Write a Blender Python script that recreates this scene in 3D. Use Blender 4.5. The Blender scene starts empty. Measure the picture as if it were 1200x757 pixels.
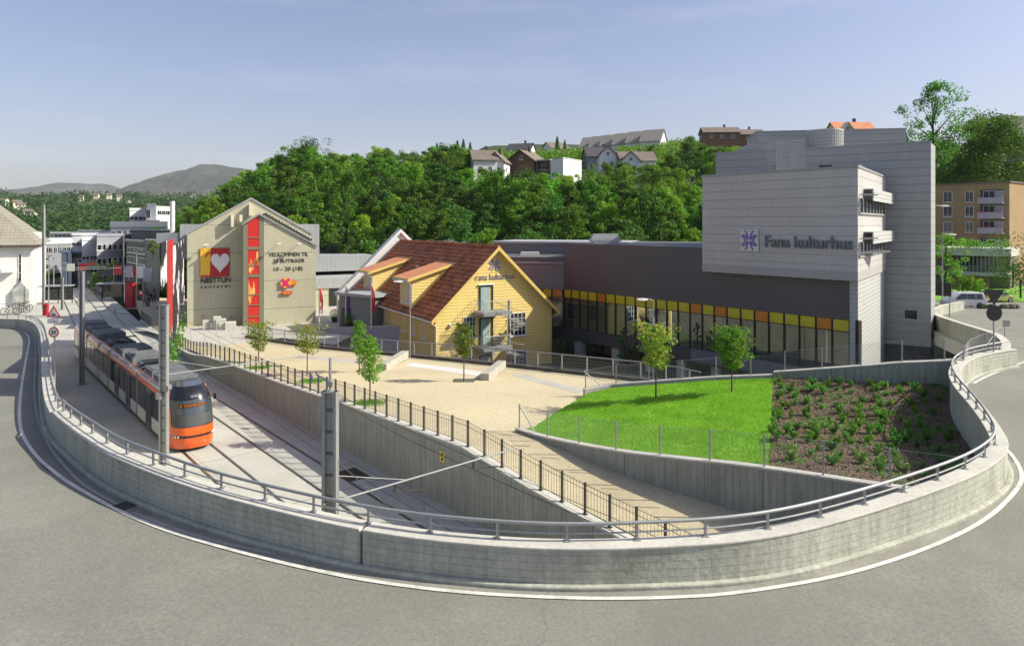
import bpy, bmesh, math, random
from mathutils import Vector, Matrix, noise
from mathutils.geometry import delaunay_2d_cdt
R = math.radians
random.seed(7)
SC = bpy.context.scene
COL = SC.collection
# ---------------------------------------------------------------- camera, sky, sun
E = 12.0; F = 800.0; HY = 262.0; CX = 600.0      # eye height (m), focal length / horizon row / centre column measured on the photograph
cam_d = bpy.data.cameras.new('camera'); cam = bpy.data.objects.new('camera', cam_d); COL.objects.link(cam)
cam.location = (0, 0, E); cam.rotation_euler = (R(90), 0, 0)
cam_d.sensor_width = 36; cam_d.lens = 36*F/1200; cam_d.shift_y = -(378.5-HY)/1200
cam_d.clip_start = 0.1; cam_d.clip_end = 20000
SC.camera = cam
SC.render.resolution_x = 1024; SC.render.resolution_y = 645
SUN_EL = 38.0; SUN_AZ = (1.0, -0.03)
world = bpy.data.worlds.new('World'); SC.world = world; world.use_nodes = True
wn = world.node_tree; wn.nodes.clear()
w_out = wn.nodes.new('ShaderNodeOutputWorld'); w_bg = wn.nodes.new('ShaderNodeBackground'); w_sky = wn.nodes.new('ShaderNodeTexSky')
w_sky.sky_type = 'NISHITA'; w_sky.sun_disc = False
w_sky.sun_elevation = R(SUN_EL); w_sky.sun_rotation = math.atan2(SUN_AZ[0], SUN_AZ[1])
w_sky.altitude = 50; w_sky.air_density = 1.0; w_sky.dust_density = 2.4; w_sky.ozone_density = 2.2
w_bg.inputs['Strength'].default_value = 0.088
w_tc = wn.nodes.new('ShaderNodeTexCoord'); w_mp = wn.nodes.new('ShaderNodeMapping'); w_nz = wn.nodes.new('ShaderNodeTexNoise')
w_mp.inputs['Scale'].default_value = (1.2, 1.2, 9.0)
w_nz.inputs['Scale'].default_value = 1.5; w_nz.inputs['Detail'].default_value = 7; w_nz.inputs['Roughness'].default_value = 0.6
w_mr = wn.nodes.new('ShaderNodeMapRange'); w_mr.inputs['From Min'].default_value = 0.53; w_mr.inputs['From Max'].default_value = 0.80
w_mr.inputs['To Min'].default_value = 0.0; w_mr.inputs['To Max'].default_value = 0.16
w_mx = wn.nodes.new('ShaderNodeMixRGB'); w_mx.inputs['Color2'].default_value = (8.0, 7.8, 8.2, 1)
w_l = wn.links.new
w_l(w_tc.outputs['Generated'], w_mp.inputs['Vector']); w_l(w_mp.outputs[0], w_nz.inputs['Vector']); w_l(w_nz.outputs['Fac'], w_mr.inputs['Value'])
w_l(w_mr.outputs[0], w_mx.inputs['Fac']); w_l(w_sky.outputs[0], w_mx.inputs['Color1'])
w_tn = wn.nodes.new('ShaderNodeMixRGB'); w_tn.blend_type = 'MULTIPLY'; w_tn.inputs['Fac'].default_value = 1.0; w_tn.inputs['Color2'].default_value = (1.10, 1.02, 1.12, 1)
w_l(w_mx.outputs[0], w_tn.inputs['Color1']); w_l(w_tn.outputs[0], w_bg.inputs['Color']); w_l(w_bg.outputs[0], w_out.inputs['Surface'])
sun_d = bpy.data.lights.new('sun', 'SUN'); sun = bpy.data.objects.new('sun', sun_d); COL.objects.link(sun)
sun_d.energy = 4.1; sun_d.angle = R(0.5); sun_d.color = (1.0, 0.965, 0.83)
_v = Vector((SUN_AZ[0]*math.cos(R(SUN_EL)), SUN_AZ[1]*math.cos(R(SUN_EL)), math.sin(R(SUN_EL))))
sun.rotation_euler = _v.to_track_quat('Z', 'Y').to_euler(); sun.location = (60, 0, 80)
SC.view_settings.view_transform = 'Standard'; SC.view_settings.look = 'None'
SC.view_settings.exposure = 0.70; SC.view_settings.gamma = 1.0; SC.view_settings.use_curve_mapping = False

# ---------------------------------------------------------------- measuring helpers
def P(px, py, H):            # pixel measured on a level H metres below the eye
    Y = F*H/(py-HY); return Vector(((px-CX)/F*Y, Y, E-H))
def G(px, Y, z=0.0): return Vector(((px-CX)/F*Y, Y, z))
def ZP(py, Y): return E-(py-HY)*Y/F
D = Vector((0.645, -0.764)); D.normalize(); NV = Vector((-D.y, D.x))       # along / across the tram line
def shift(u):
    t = max(0.0, -55-u); return 0.085*t*t/(t+8)
def TR(u, v, z=0.0):
    p = D*u + NV*(v+shift(u)); return Vector((p.x, p.y, z))
ZT = 0.4
def interp(x, tab):
    if x <= tab[0][0]: return tab[0][1]
    for (a, b), (c, d) in zip(tab, tab[1:]):
        if x <= c: return b+(d-b)*(x-a)/(c-a)
    return tab[-1][1]
def z_plaza(x, y): return E-interp(y, [(10, 10.6), (20, 9.62), (24, 9.35), (28, 9.0), (35.5, 9.24), (47.4, 9.95), (51.2, 10.2), (60.8, 11.05), (75, 11.25), (90, 11.45), (120, 11.58)])
def z_lawn(x, y): return E-(7.95-0.1125*x+0.04*y)
def z_road(x, y):
    if x < 0:
        t = max(0, y-20); return E-(7.2+0.06*t)
    t = max(0, min(y, 90)-34); return E-(7.2+0.054*t)

# ---------------------------------------------------------------- object helpers
KIDS = {}
def put(o, parent=None):
    COL.objects.link(o)
    if parent is not None:
        o.parent = parent; KIDS.setdefault(parent.name, []).append(o)
    return o
def tag(o, label=None, cat=None, group=None, kind=None):
    if label: o['label'] = label
    if cat: o['category'] = cat
    if group: o['group'] = group
    if kind: o['kind'] = kind
    return o
def thing(name, label, cat, loc=(0, 0, 0), group=None, rotz=0):
    o = bpy.data.objects.new(name, None); o.empty_display_size = 0.3; o.location = loc; o.rotation_euler = (0, 0, rotz)
    put(o); return tag(o, label, cat, group)
def dup(root, loc, rotz=0, scale=1, label=None, group=None, kids=True):
    r = root.copy(); COL.objects.link(r); r.location = loc; r.rotation_euler = (0, 0, rotz)
    r.scale = (scale,)*3 if isinstance(scale, (int, float)) else scale
    if label: r['label'] = label
    if group: r['group'] = group
    if kids:
        def rec(a, b):
            for ch in KIDS.get(a.name, []):
                c = ch.copy(); c.parent = b; COL.objects.link(c); KIDS.setdefault(b.name, []).append(c); rec(ch, c)
        rec(root, r)
    return r
class MB:
    def __init__(s): s.v = []; s.f = []
    def face(s, *pts):
        n = len(s.v); s.v += [tuple(p) for p in pts]; s.f.append(tuple(range(n, n+len(pts)))); return s
    def hexa(s, c):      # 8 corners: bottom 4 then top 4
        n = len(s.v); s.v += [tuple(p) for p in c]
        for q in ((0, 3, 2, 1), (4, 5, 6, 7), (0, 1, 5, 4), (1, 2, 6, 5), (2, 3, 7, 6), (3, 0, 4, 7)): s.f.append(tuple(n+i for i in q))
        return s
    def box(s, c, d, rot=0):
        cx, cy, cz = c; x, y, z = d[0]/2, d[1]/2, d[2]/2; ca, sa = math.cos(rot), math.sin(rot)
        P8 = [(cx+a*x*ca-b*y*sa, cy+a*x*sa+b*y*ca, cz+e*z) for e in (-1, 1) for a, b in ((-1, -1), (1, -1), (1, 1), (-1, 1))]
        return s.hexa(P8)
    def prism(s, pts, z0, z1):
        n = len(s.v); m = len(pts); f0 = z0 if callable(z0) else (lambda x, y: z0); f1 = z1 if callable(z1) else (lambda x, y: z1)
        s.v += [(p[0], p[1], f0(p[0], p[1])) for p in pts]+[(p[0], p[1], f1(p[0], p[1])) for p in pts]
        s.f.append(tuple(n+i for i in reversed(range(m)))); s.f.append(tuple(n+m+i for i in range(m)))
        for i in range(m):
            j = (i+1) % m; s.f.append((n+i, n+j, n+m+j, n+m+i))
        return s
    def solid(s, poly, off):       # polygon of 3-D points extruded by vector
        n = len(s.v); m = len(poly); off = Vector(off)
        s.v += [tuple(p) for p in poly]+[tuple(Vector(p)+off) for p in poly]
        s.f.append(tuple(n+i for i in reversed(range(m)))); s.f.append(tuple(n+m+i for i in range(m)))
        for i in range(m):
            j = (i+1) % m; s.f.append((n+i, n+j, n+m+j, n+m+i))
        return s
    def tube(s, pts, r, n=8, r2=None, cap=True):
        pts = [Vector(p) for p in pts]; k = len(pts); base = len(s.v); up = Vector((0, 0, 1)); pr = None
        for i, p in enumerate(pts):
            t = (pts[min(i+1, k-1)]-pts[max(i-1, 0)])
            if t.length < 1e-9: t = up.copy()
            t.normalize()
            if pr is None:
                a = t.cross(up) if abs(t.z) < 0.95 else t.cross(Vector((1, 0, 0)))
            else: a = pr - t*pr.dot(t)
            if a.length < 1e-6: a = t.orthogonal()
            a.normalize(); b = t.cross(a); pr = a
            rr = r if r2 is None else r+(r2-r)*i/max(1, k-1)
            for j in range(n):
                an = 2*math.pi*j/n; s.v.append(tuple(p+a*math.cos(an)*rr+b*math.sin(an)*rr))
        for i in range(k-1):
            for j in range(n):
                q = (j+1) % n; s.f.append((base+i*n+j, base+i*n+q, base+(i+1)*n+q, base+(i+1)*n+j))
        if cap:
            s.f.append(tuple(base+j for j in reversed(range(n)))); s.f.append(tuple(base+(k-1)*n+j for j in range(n)))
        return s
    def lathe(s, c, prof, n=16, ax='z'):
        base = len(s.v)
        for r, h in prof:
            for j in range(n):
                a = 2*math.pi*j/n
                q = (r*math.cos(a), r*math.sin(a), h) if ax == 'z' else ((h, r*math.cos(a), r*math.sin(a)) if ax == 'x' else (r*math.cos(a), h, r*math.sin(a)))
                s.v.append((c[0]+q[0], c[1]+q[1], c[2]+q[2]))
        for i in range(len(prof)-1):
            for j in range(n):
                q = (j+1) % n; s.f.append((base+i*n+j, base+i*n+q, base+(i+1)*n+q, base+(i+1)*n+j))
        s.f.append(tuple(base+j for j in range(n))); s.f.append(tuple(base+(len(prof)-1)*n+j for j in range(n)))
        return s
    def fbox(s, fc, s0, s1, z0, z1, o0, o1):
        return s.hexa([fc.pt(a, z, o) for z in (z0, z1) for a, o in ((s0, o1), (s1, o1), (s1, o0), (s0, o0))])
    def fpoly(s, fc, pts, o0, o1):  # polygon (s,z) extruded between offsets
        return s.solid([fc.pt(a, z, o0) for a, z in pts], fc.n3*(o1-o0))
    def loft(s, rings, closed=True, caps=True):
        base = len(s.v); m = len(rings[0])
        for r in rings: s.v += [tuple(p) for p in r]
        for i in range(len(rings)-1):
            for j in range(m if closed else m-1):
                q = (j+1) % m; s.f.append((base+i*m+j, base+i*m+q, base+(i+1)*m+q, base+(i+1)*m+j))
        if caps and closed:
            s.f.append(tuple(base+j for j in reversed(range(m)))); s.f.append(tuple(base+(len(rings)-1)*m+j for j in range(m)))
        return s
    def build(s, name, mat, parent=None, smooth=False, fix=True, bevel=0, label=None, local=False):
        me = bpy.data.meshes.new(name)
        off = Vector((0, 0, 0))
        if parent is not None and not local:
            q = parent
            while q is not None: off += q.location; q = q.parent
        me.from_pydata([(a[0]-off.x, a[1]-off.y, a[2]-off.z) for a in s.v], [], s.f); me.validate()
        if fix and len(s.f) < 30000:
            bm = bmesh.new(); bm.from_mesh(me)
            bmesh.ops.recalc_face_normals(bm, faces=bm.faces); bm.to_mesh(me); bm.free()
        if mat is not None: me.materials.append(mat)
        if smooth:
            me.shade_smooth(); me.set_sharp_from_angle(angle=R(38))
        o = bpy.data.objects.new(name, me); put(o, parent)
        if bevel:
            b = o.modifiers.new('bevel', 'BEVEL'); b.width = bevel; b.segments = 2; b.limit_method = 'ANGLE'
        if label: o['label'] = label
        return o
class Face:
    """a vertical facade: a left end, a direction seen from outside, an outward normal"""
    def __init__(s, a, b=None, d=None):
        s.a = Vector((a[0], a[1])); s.d = (Vector((b[0], b[1]))-s.a) if b is not None else Vector(d[:2])
        s.w = s.d.length; s.d = s.d.normalized(); s.n = Vector((s.d.y, -s.d.x)); s.n3 = Vector((s.n.x, s.n.y, 0)); s.d3 = Vector((s.d.x, s.d.y, 0))
    def pt(s, t, z, o=0.0):
        q = s.a+s.d*t+s.n*o; return Vector((q.x, q.y, z))
    def s_at(s, px, o=0.0):
        r = (px-CX)/F; q = s.a+s.n*o
        return (r*q.y-q.x)/(s.d.x-r*s.d.y)
    def pp(s, px, py, o=0.0):
        t = s.s_at(px, o); return t, ZP(py, (s.a+s.d*t+s.n*o).y)
    def off(s, o): return Face(s.a+s.n*o, d=s.d*1.0)
    def mat(s, t, z, o):
        m = Matrix((( s.d.x, 0, s.n.x, 0), (s.d.y, 0, s.n.y, 0), (0, 1, 0, 0), (0, 0, 0, 1)))
        m.translation = s.pt(t, z, o); return m

# ---------------------------------------------------------------- materials
class NT:
    def __init__(s, name):
        s.m = bpy.data.materials.new(name); s.m.use_nodes = True; s.t = s.m.node_tree; s.t.nodes.clear()
        s.out = s.t.nodes.new('ShaderNodeOutputMaterial')
    def n(s, ty, **kw):
        nd = s.t.nodes.new('ShaderNode'+ty)
        for k, v in kw.items():
            if k.startswith('_'): setattr(nd, k[1:], v)
            else:
                key = k.replace('__', ' ')
                try: inp = nd.inputs[key]
                except KeyError: inp = nd.inputs[int(k[1:])] if k[0] == 'i' else None
                if hasattr(v, 'is_output'): s.t.links.new(v, inp)
                else: inp.default_value = v
        return nd
    def math(s, op, a, b=0.0, c=None, clamp=False):
        nd = s.t.nodes.new('ShaderNodeMath'); nd.operation = op; nd.use_clamp = clamp
        for i, v in enumerate((a, b) if c is None else (a, b, c)):
            if hasattr(v, 'is_output'): s.t.links.new(v, nd.inputs[i])
            else: nd.inputs[i].default_value = v
        return nd.outputs[0]
    def mix(s, fac, a, b, mode='MIX'):
        nd = s.t.nodes.new('ShaderNodeMixRGB'); nd.blend_type = mode
        for k, v in (('Fac', fac), ('Color1', a), ('Color2', b)):
            if hasattr(v, 'is_output'): s.t.links.new(v, nd.inputs[k])
            else: nd.inputs[k].default_value = (tuple(v)+(1,))[:4] if k != 'Fac' else v
        return nd.outputs[0]
    def noise(s, co, scale, detail=4, rough=0.55, stretch=None):
        if stretch:
            mp = s.n('Mapping', Vector=co, Scale=stretch); co = mp.outputs[0]
        return s.n('TexNoise', Vector=co, Scale=scale, Detail=detail, Roughness=rough).outputs['Fac']
    def rng(s, v, a, b, c=0.0, d=1.0):
        return s.n('MapRange', Value=v, From__Min=a, From__Max=b, To__Min=c, To__Max=d).outputs[0]
def surf(name, col, rough=0.8, var=0.12, vs=0.6, fine=0.08, fs=12.0, streak=0.0, bump=0.0, bs=30.0, seams=(), metal=0.0, spec=0.3,
         stain=None, stain_amt=0.0, stain_s=0.35, clap=0.0, cracks=False, alt=None, alt_s=1.0, alt_lo=0.45, alt_hi=0.6, waves=None, stretch=None):
    """procedural surface: large and fine variation, vertical weather streaks, panel seams, lap boards, stains"""
    t = NT(name); co = t.n('TexCoord').outputs['Object']; c = tuple(col)+(1,)
    cur = t.mix(0, c, c)
    if alt is not None:
        a = t.rng(t.noise(co, alt_s, 5, 0.6, stretch), alt_lo, alt_hi); cur = t.mix(a, cur, tuple(alt)+(1,))
    f = t.rng(t.noise(co, vs, 5, 0.6), 0.3, 0.7, 1-var, 1+var); 
    g = t.rng(t.noise(co, fs, 3, 0.6), 0.3, 0.7, 1-fine, 1+fine)
    m = t.math('MULTIPLY', f, g)
    if streak:
        k = t.rng(t.noise(co, 3.0, 5, 0.7, (1.6, 1.6, 0.12)), 0.3, 0.7, 1-streak, 1+streak*0.6); m = t.math('MULTIPLY', m, k)
    cur = t.mix(1.0, cur, t.n('CombineXYZ', X=m, Y=m, Z=m).outputs[0], 'MULTIPLY')
    if stain is not None:
        a = t.rng(t.noise(co, stain_s, 6, 0.65), 0.5, 0.72, 0.0, stain_amt); cur = t.mix(a, cur, tuple(stain)+(1,))
    if cracks:
        w_ = t.n('VectorMath', _operation='ADD', i0=co, i1=t.n('VectorMath', _operation='SCALE', i0=t.n('TexNoise', Vector=co, Scale=1.2, Detail=4.0).outputs['Color'], Scale=0.9).outputs[0]).outputs[0]
        vo = t.n('TexVoronoi', _feature='DISTANCE_TO_EDGE', Vector=w_, Scale=0.13).outputs['Distance']
        a_ = t.math('MULTIPLY', t.rng(vo, 0.0012, 0.004, 1.0, 0.0), t.rng(t.noise(co, 0.08, 2), 0.5, 0.58, 0.0, 0.16)); cur = t.mix(a_, cur, (0.07, 0.068, 0.06, 1))
    h = None
    def addh(x, hh): return x if hh is None else t.math('ADD', hh, x)
    for (dr, per, wid, depth) in seams:
        dt = t.n('VectorMath', _operation='DOT_PRODUCT', i0=co); dt.inputs[1].default_value = dr
        fr = t.math('FRACT', t.math('DIVIDE', t.math('ADD', dt.outputs['Value'], 500.0), per))
        ln = t.math('LESS_THAN', fr, wid/per)
        k = t.math('SUBTRACT', 1.0, t.math('MULTIPLY', ln, depth))
        cur = t.mix(1.0, cur, t.n('CombineXYZ', X=k, Y=k, Z=k).outputs[0], 'MULTIPLY')
        h = addh(t.math('MULTIPLY', ln, -0.02), h)
    if clap:
        sp = t.n('SeparateXYZ', Vector=co).outputs['Z']; fr = t.math('FRACT', t.math('DIVIDE', t.math('ADD', sp, 500.0), clap))
        h = addh(t.math('MULTIPLY', fr, -0.03), h)
    if waves:
        dr, per, amp = waves
        dt = t.n('VectorMath', _operation='DOT_PRODUCT', i0=co); dt.inputs[1].default_value = dr
        h = addh(t.math('MULTIPLY', t.math('SINE', t.math('MULTIPLY', dt.outputs['Value'], 6.2832/per)), amp), h)
    if bump: h = addh(t.math('MULTIPLY', t.noise(co, bs, 4, 0.6), bump), h)
    p = t.n('BsdfPrincipled', Base__Color=cur, Roughness=rough, Metallic=metal); p.inputs['Specular IOR Level'].default_value = spec
    if h is not None:
        b = t.n('Bump', Height=h, Strength=1.0, Distance=1.0); t.t.links.new(b.outputs[0], p.inputs['Normal'])
    t.t.links.new(p.outputs[0], t.out.inputs['Surface']); return t.m
def foliage(name, col, alt, trans=0.25, vs=1.5, tint=None):
    t = NT(name); co = t.n('TexCoord').outputs['Object']; oi = t.n('ObjectInfo').outputs['Random']
    a = t.rng(t.noise(co, vs, 3, 0.6), 0.4, 0.62)
    c = t.mix(a, tuple(col)+(1,), tuple(alt)+(1,))
    if tint is not None:
        c = t.mix(t.rng(t.noise(co, 7.0, 2, 0.5), 0.56, 0.66), c, tuple(tint)+(1,))
    k = t.math('ADD', 0.62, t.math('MULTIPLY', oi, 0.75))
    k2 = t.math('ADD', 0.75, t.math('MULTIPLY', t.math('FRACT', t.math('MULTIPLY', oi, 7.31)), 0.55))
    c = t.mix(1.0, c, t.n('CombineXYZ', X=t.math('MULTIPLY', k, k2), Y=k, Z=t.math('MULTIPLY', k, 0.95)).outputs[0], 'MULTIPLY')
    d = t.n('BsdfPrincipled', Base__Color=c, Roughness=0.6); d.inputs['Specular IOR Level'].default_value = 0.25
    tr = t.n('BsdfTranslucent', Color=t.mix(1.0, c, (1.3, 1.5, 0.6, 1), 'MULTIPLY'))
    mx = t.n('MixShader', Fac=trans); t.t.links.new(d.outputs[0], mx.inputs[1]); t.t.links.new(tr.outputs[0], mx.inputs[2])
    t.t.links.new(mx.outputs[0], t.out.inputs['Surface']); return t.m
def plain(name, col, rough=0.5, metal=0.0, spec=0.5, ior=1.5, coat=0.0):
    return surf(name, col, rough, var=0.07, vs=1.3, fine=0.03, fs=20, metal=metal, spec=spec) if not coat else _coat(name, col, rough, coat)
def _coat(name, col, rough, coat):
    m = surf(name, col, rough, var=0.05, vs=0.8, fine=0.02, spec=0.5)
    for n in m.node_tree.nodes:
        if n.type == 'BSDF_PRINCIPLED': n.inputs['Coat Weight'].default_value = coat; n.inputs['Coat Roughness'].default_value = 0.08
    return m
def glass(name, col=(0.012, 0.016, 0.018), rough=0.03, ior=1.7):
    t = NT(name); co = t.n('TexCoord').outputs['Object']
    c = t.mix(t.noise(co, 0.9, 2), tuple(col)+(1,), tuple(x*2.2 for x in col)+(1,))
    p = t.n('BsdfPrincipled', Base__Color=c, Roughness=rough, IOR=ior)
    t.t.links.new(p.outputs[0], t.out.inputs['Surface']); return t.m
def emit(name, col, s):
    t = NT(name); e = t.n('Emission', Color=tuple(col)+(1,), Strength=s); t.t.links.new(e.outputs[0], t.out.inputs['Surface']); return t.m

UP = (0, 0, 1)
M = {}
M['asphalt'] = surf('asphalt', (0.212, 0.208, 0.172), 0.9, var=0.06, vs=0.16, fine=0.20, fs=18, bump=0.005, bs=60, stain=(0.165, 0.162, 0.135), stain_amt=0.5, stain_s=0.10, alt=(0.24, 0.235, 0.195), alt_s=0.25, stretch=(1, 1, 1), cracks=True)
M['asphalt_dark'] = surf('asphalt_dark', (0.07, 0.07, 0.07), 0.9, var=0.2, vs=0.3, fine=0.15, bump=0.004)
M['concrete_bed'] = surf('concrete_bed', (0.49, 0.475, 0.405), 0.85, var=0.10, vs=0.25, fine=0.05, fs=6, stain=(0.30, 0.29, 0.25), stain_amt=0.5, stain_s=0.2,
                         seams=(((D.x, D.y, 0), 7.5, 0.05, 0.55),), bump=0.002)
M['concrete_wall'] = surf('concrete_wall', (0.37, 0.375, 0.315), 0.9, var=0.08, vs=0.35, fine=0.08, fs=7, streak=0.24, bump=0.012, bs=9,
                          seams=(((D.x, D.y, 0), 5.0, 0.03, 0.5), ((D.x, D.y, 0), 0.24, 0.02, 0.22)), stain=(0.25, 0.255, 0.20), stain_amt=0.45, stain_s=0.5)
M['parapet'] = surf('parapet', (0.44, 0.44, 0.36), 0.9, var=0.12, vs=0.5, fine=0.13, fs=9, streak=0.22, bump=0.016, bs=7,
                    seams=((UP, 0.155, 0.012, 0.10),), stain=(0.22, 0.22, 0.155), stain_amt=0.65, stain_s=0.7)
M['coping'] = surf('coping', (0.52, 0.50, 0.43), 0.85, var=0.12, vs=0.8, fine=0.10, fs=9, bump=0.006, bs=12)
M['gravel'] = surf('gravel', (0.54, 0.465, 0.295), 0.95, var=0.06, vs=0.15, fine=0.16, fs=9, bump=0.004, bs=50, stain=(0.40, 0.32, 0.21), stain_amt=0.5, stain_s=0.22)
M['paving'] = surf('paving', (0.46, 0.44, 0.38), 0.85, var=0.10, vs=0.4, fine=0.08, fs=5, seams=(((0.9, 0.43, 0), 1.2, 0.04, 0.25), ((-0.43, 0.9, 0), 1.2, 0.04, 0.25)), stain=(0.34, 0.33, 0.29), stain_amt=0.5, stain_s=0.15)
M['lawn'] = surf('lawn', (0.13, 0.30, 0.018), 0.95, var=0.16, vs=0.5, fine=0.22, fs=14, bump=0.03, bs=14, alt=(0.19, 0.38, 0.03), alt_s=0.9)
M['blade'] = foliage('grass_blade', (0.15, 0.35, 0.018), (0.21, 0.42, 0.03), 0.35, 0.8)
M['soil'] = surf('soil', (0.135, 0.095, 0.06), 1.0, var=0.3, vs=1.2, fine=0.35, fs=14, bump=0.08, bs=9, alt=(0.20, 0.155, 0.11), alt_s=7.0, alt_lo=0.55, alt_hi=0.68)
M['terrain'] = surf('terrain', (0.05, 0.075, 0.025), 1.0, var=0.3, vs=0.02, fine=0.3, fs=0.5, alt=(0.10, 0.09, 0.06), alt_s=0.05, alt_lo=0.55, alt_hi=0.7)
M['mountain'] = surf('mountain', (0.028, 0.042, 0.028), 1.0, var=0.25, vs=0.002, fine=0.3, fs=0.02, alt=(0.06, 0.062, 0.055), alt_s=0.004, alt_lo=0.42, alt_hi=0.62, bump=30, bs=0.01)
M['rock'] = surf('rock', (0.13, 0.12, 0.105), 0.95, var=0.3, vs=0.3, fine=0.3, fs=2, bump=0.5, bs=0.8, alt=(0.03, 0.05, 0.02), alt_s=0.25)
M['white_line'] = surf('white_line', (0.66, 0.65, 0.58), 0.8, var=0.12, vs=2, fine=0.2, fs=20, stain=(0.33, 0.32, 0.28), stain_amt=0.7, stain_s=2.5)
M['galv'] = surf('galvanised', (0.34, 0.345, 0.335), 0.55, var=0.08, vs=2, fine=0.1, metal=0.45, spec=0.5)
M['steel'] = plain('steel', (0.36, 0.37, 0.38), 0.42, 0.6)
M['rail_head'] = plain('rail_head', (0.42, 0.40, 0.36), 0.3, 0.9)
M['groove'] = surf('groove', (0.10, 0.075, 0.045), 0.9, var=0.2, vs=0.5)
M['dark_metal'] = plain('dark_metal', (0.035, 0.038, 0.036), 0.45, 0.3)
M['fence_dark'] = plain('fence_dark', (0.055, 0.056, 0.05), 0.5, 0.2)
M['glass'] = glass('glass'); M['shopglass'] = surf('shopglass', (0.52, 0.56, 0.49), 0.02, var=0.03, metal=0.9, fine=0.0)
M['white'] = surf('white_paint', (0.72, 0.71, 0.67), 0.7, var=0.06, vs=0.4, streak=0.05)
M['white_wood'] = plain('white_wood', (0.74, 0.73, 0.70), 0.6)
M['beige'] = surf('beige_concrete', (0.485, 0.455, 0.315), 0.9, var=0.07, vs=0.35, fine=0.05, fs=5, streak=0.08, bump=0.008, bs=8, stain=(0.38, 0.36, 0.27), stain_amt=0.3, stain_s=0.5)
M['beige_dark'] = plain('beige_dark', (0.20, 0.20, 0.13), 0.8)
M['red'] = plain('red_paint', (0.62, 0.025, 0.015), 0.5); M['darkred'] = plain('darkred_paint', (0.42, 0.012, 0.016), 0.5)
M['orange'] = plain('orange_paint', (0.75, 0.16, 0.02), 0.5); M['yellow'] = plain('yellow_paint', (0.80, 0.48, 0.03), 0.5)
M['black'] = plain('black_paint', (0.015, 0.015, 0.015), 0.5); M['cream'] = plain('cream_paint', (0.75, 0.70, 0.50), 0.6)
M['grey_roof'] = surf('grey_roof', (0.36, 0.37, 0.37), 0.6, var=0.08, vs=0.2, seams=(((0.92, 0.39, 0), 0.6, 0.05, 0.15),))
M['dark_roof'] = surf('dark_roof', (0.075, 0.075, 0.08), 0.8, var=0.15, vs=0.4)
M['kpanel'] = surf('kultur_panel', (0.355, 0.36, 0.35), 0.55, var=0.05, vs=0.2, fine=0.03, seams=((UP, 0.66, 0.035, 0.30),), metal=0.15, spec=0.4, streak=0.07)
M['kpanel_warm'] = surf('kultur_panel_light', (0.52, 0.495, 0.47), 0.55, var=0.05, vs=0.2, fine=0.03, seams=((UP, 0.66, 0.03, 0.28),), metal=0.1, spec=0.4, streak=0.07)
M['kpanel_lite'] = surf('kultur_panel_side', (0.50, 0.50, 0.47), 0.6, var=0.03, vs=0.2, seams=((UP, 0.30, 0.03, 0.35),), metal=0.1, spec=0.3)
M['kbrown'] = surf('kultur_brown', (0.135, 0.126, 0.120), 0.55, var=0.06, vs=0.2, fine=0.04, seams=((UP, 0.24, 0.03, 0.35),), metal=0.2, spec=0.4)
M['kslate'] = surf('kultur_slate', (0.22, 0.23, 0.225), 0.6, var=0.06, vs=0.2, seams=((UP, 0.24, 0.03, 0.35),))
M['kyellow'] = plain('k_yellow', (0.62, 0.52, 0.03), 0.25); M['korange'] = plain('k_orange', (0.62, 0.22, 0.025), 0.25); M['kgreen'] = plain('k_lime', (0.42, 0.46, 0.02), 0.25)
M['sign_grey'] = plain('sign_grey', (0.14, 0.165, 0.17), 0.5); M['purple'] = plain('purple', (0.16, 0.09, 0.42), 0.5)
M['clap'] = surf('yellow_clapboard', (0.80, 0.60, 0.205), 0.75, var=0.05, vs=0.5, fine=0.04, streak=0.04, clap=0.27, seams=((UP, 0.27, 0.035, 0.28),))
M['clap_shade'] = surf('yellow_clapboard_shade', (0.78, 0.56, 0.18), 0.75, var=0.06, vs=0.5, fine=0.04, streak=0.05, clap=0.27, seams=((UP, 0.27, 0.035, 0.25),))  # same yellow boards for the side wall, its shade put into the colour
M['trim_y'] = plain('yellow_trim', (0.74, 0.53, 0.15), 0.6)
M['tiles'] = surf('roof_tiles', (0.50, 0.165, 0.065), 0.85, var=0.25, vs=0.6, fine=0.25, fs=6, seams=((UP, 0.33, 0.08, 0.55),), alt=(0.27, 0.10, 0.05), alt_s=1.3, alt_lo=0.45, alt_hi=0.62, waves=((-0.503, 0.864, 0), 0.30, 0.02))
M['tiles_o'] = surf('orange_tiles', (0.60, 0.25, 0.12), 0.85, var=0.15, vs=1.0, fine=0.15, fs=8)
M['slate_tiles'] = surf('slate_tiles', (0.30, 0.275, 0.22), 0.85, var=0.12, vs=0.5, seams=((UP, 0.42, 0.06, 0.30), ((0.9, 0.43, 0), 0.5, 0.06, 0.15)))
M['door_glass'] = glass('door_glass', (0.22, 0.28, 0.26), 0.1, 1.5)
M['bark'] = surf('bark', (0.13, 0.105, 0.08), 0.95, var=0.25, vs=3, fine=0.3, fs=20)
M['bark_dark'] = surf('bark_dark', (0.07, 0.058, 0.045), 0.95, var=0.25, vs=1)
M['leaf_a'] = foliage('leaf_a', (0.085, 0.195, 0.02), (0.145, 0.28, 0.03), 0.33, 0.35)
M['leaf_b'] = foliage('leaf_b', (0.13, 0.26, 0.022), (0.20, 0.36, 0.035), 0.35, 0.35)
M['leaf_c'] = foliage('leaf_c', (0.06, 0.135, 0.022), (0.095, 0.19, 0.028), 0.28, 0.35)
M['leaf_y'] = foliage('leaf_young', (0.12, 0.22, 0.025), (0.19, 0.32, 0.04), 0.3, 2.0, tint=(0.36, 0.15, 0.06))
M['leaf_y2'] = foliage('leaf_young_green', (0.12, 0.27, 0.02), (0.20, 0.38, 0.03), 0.3, 2.0)
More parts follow.
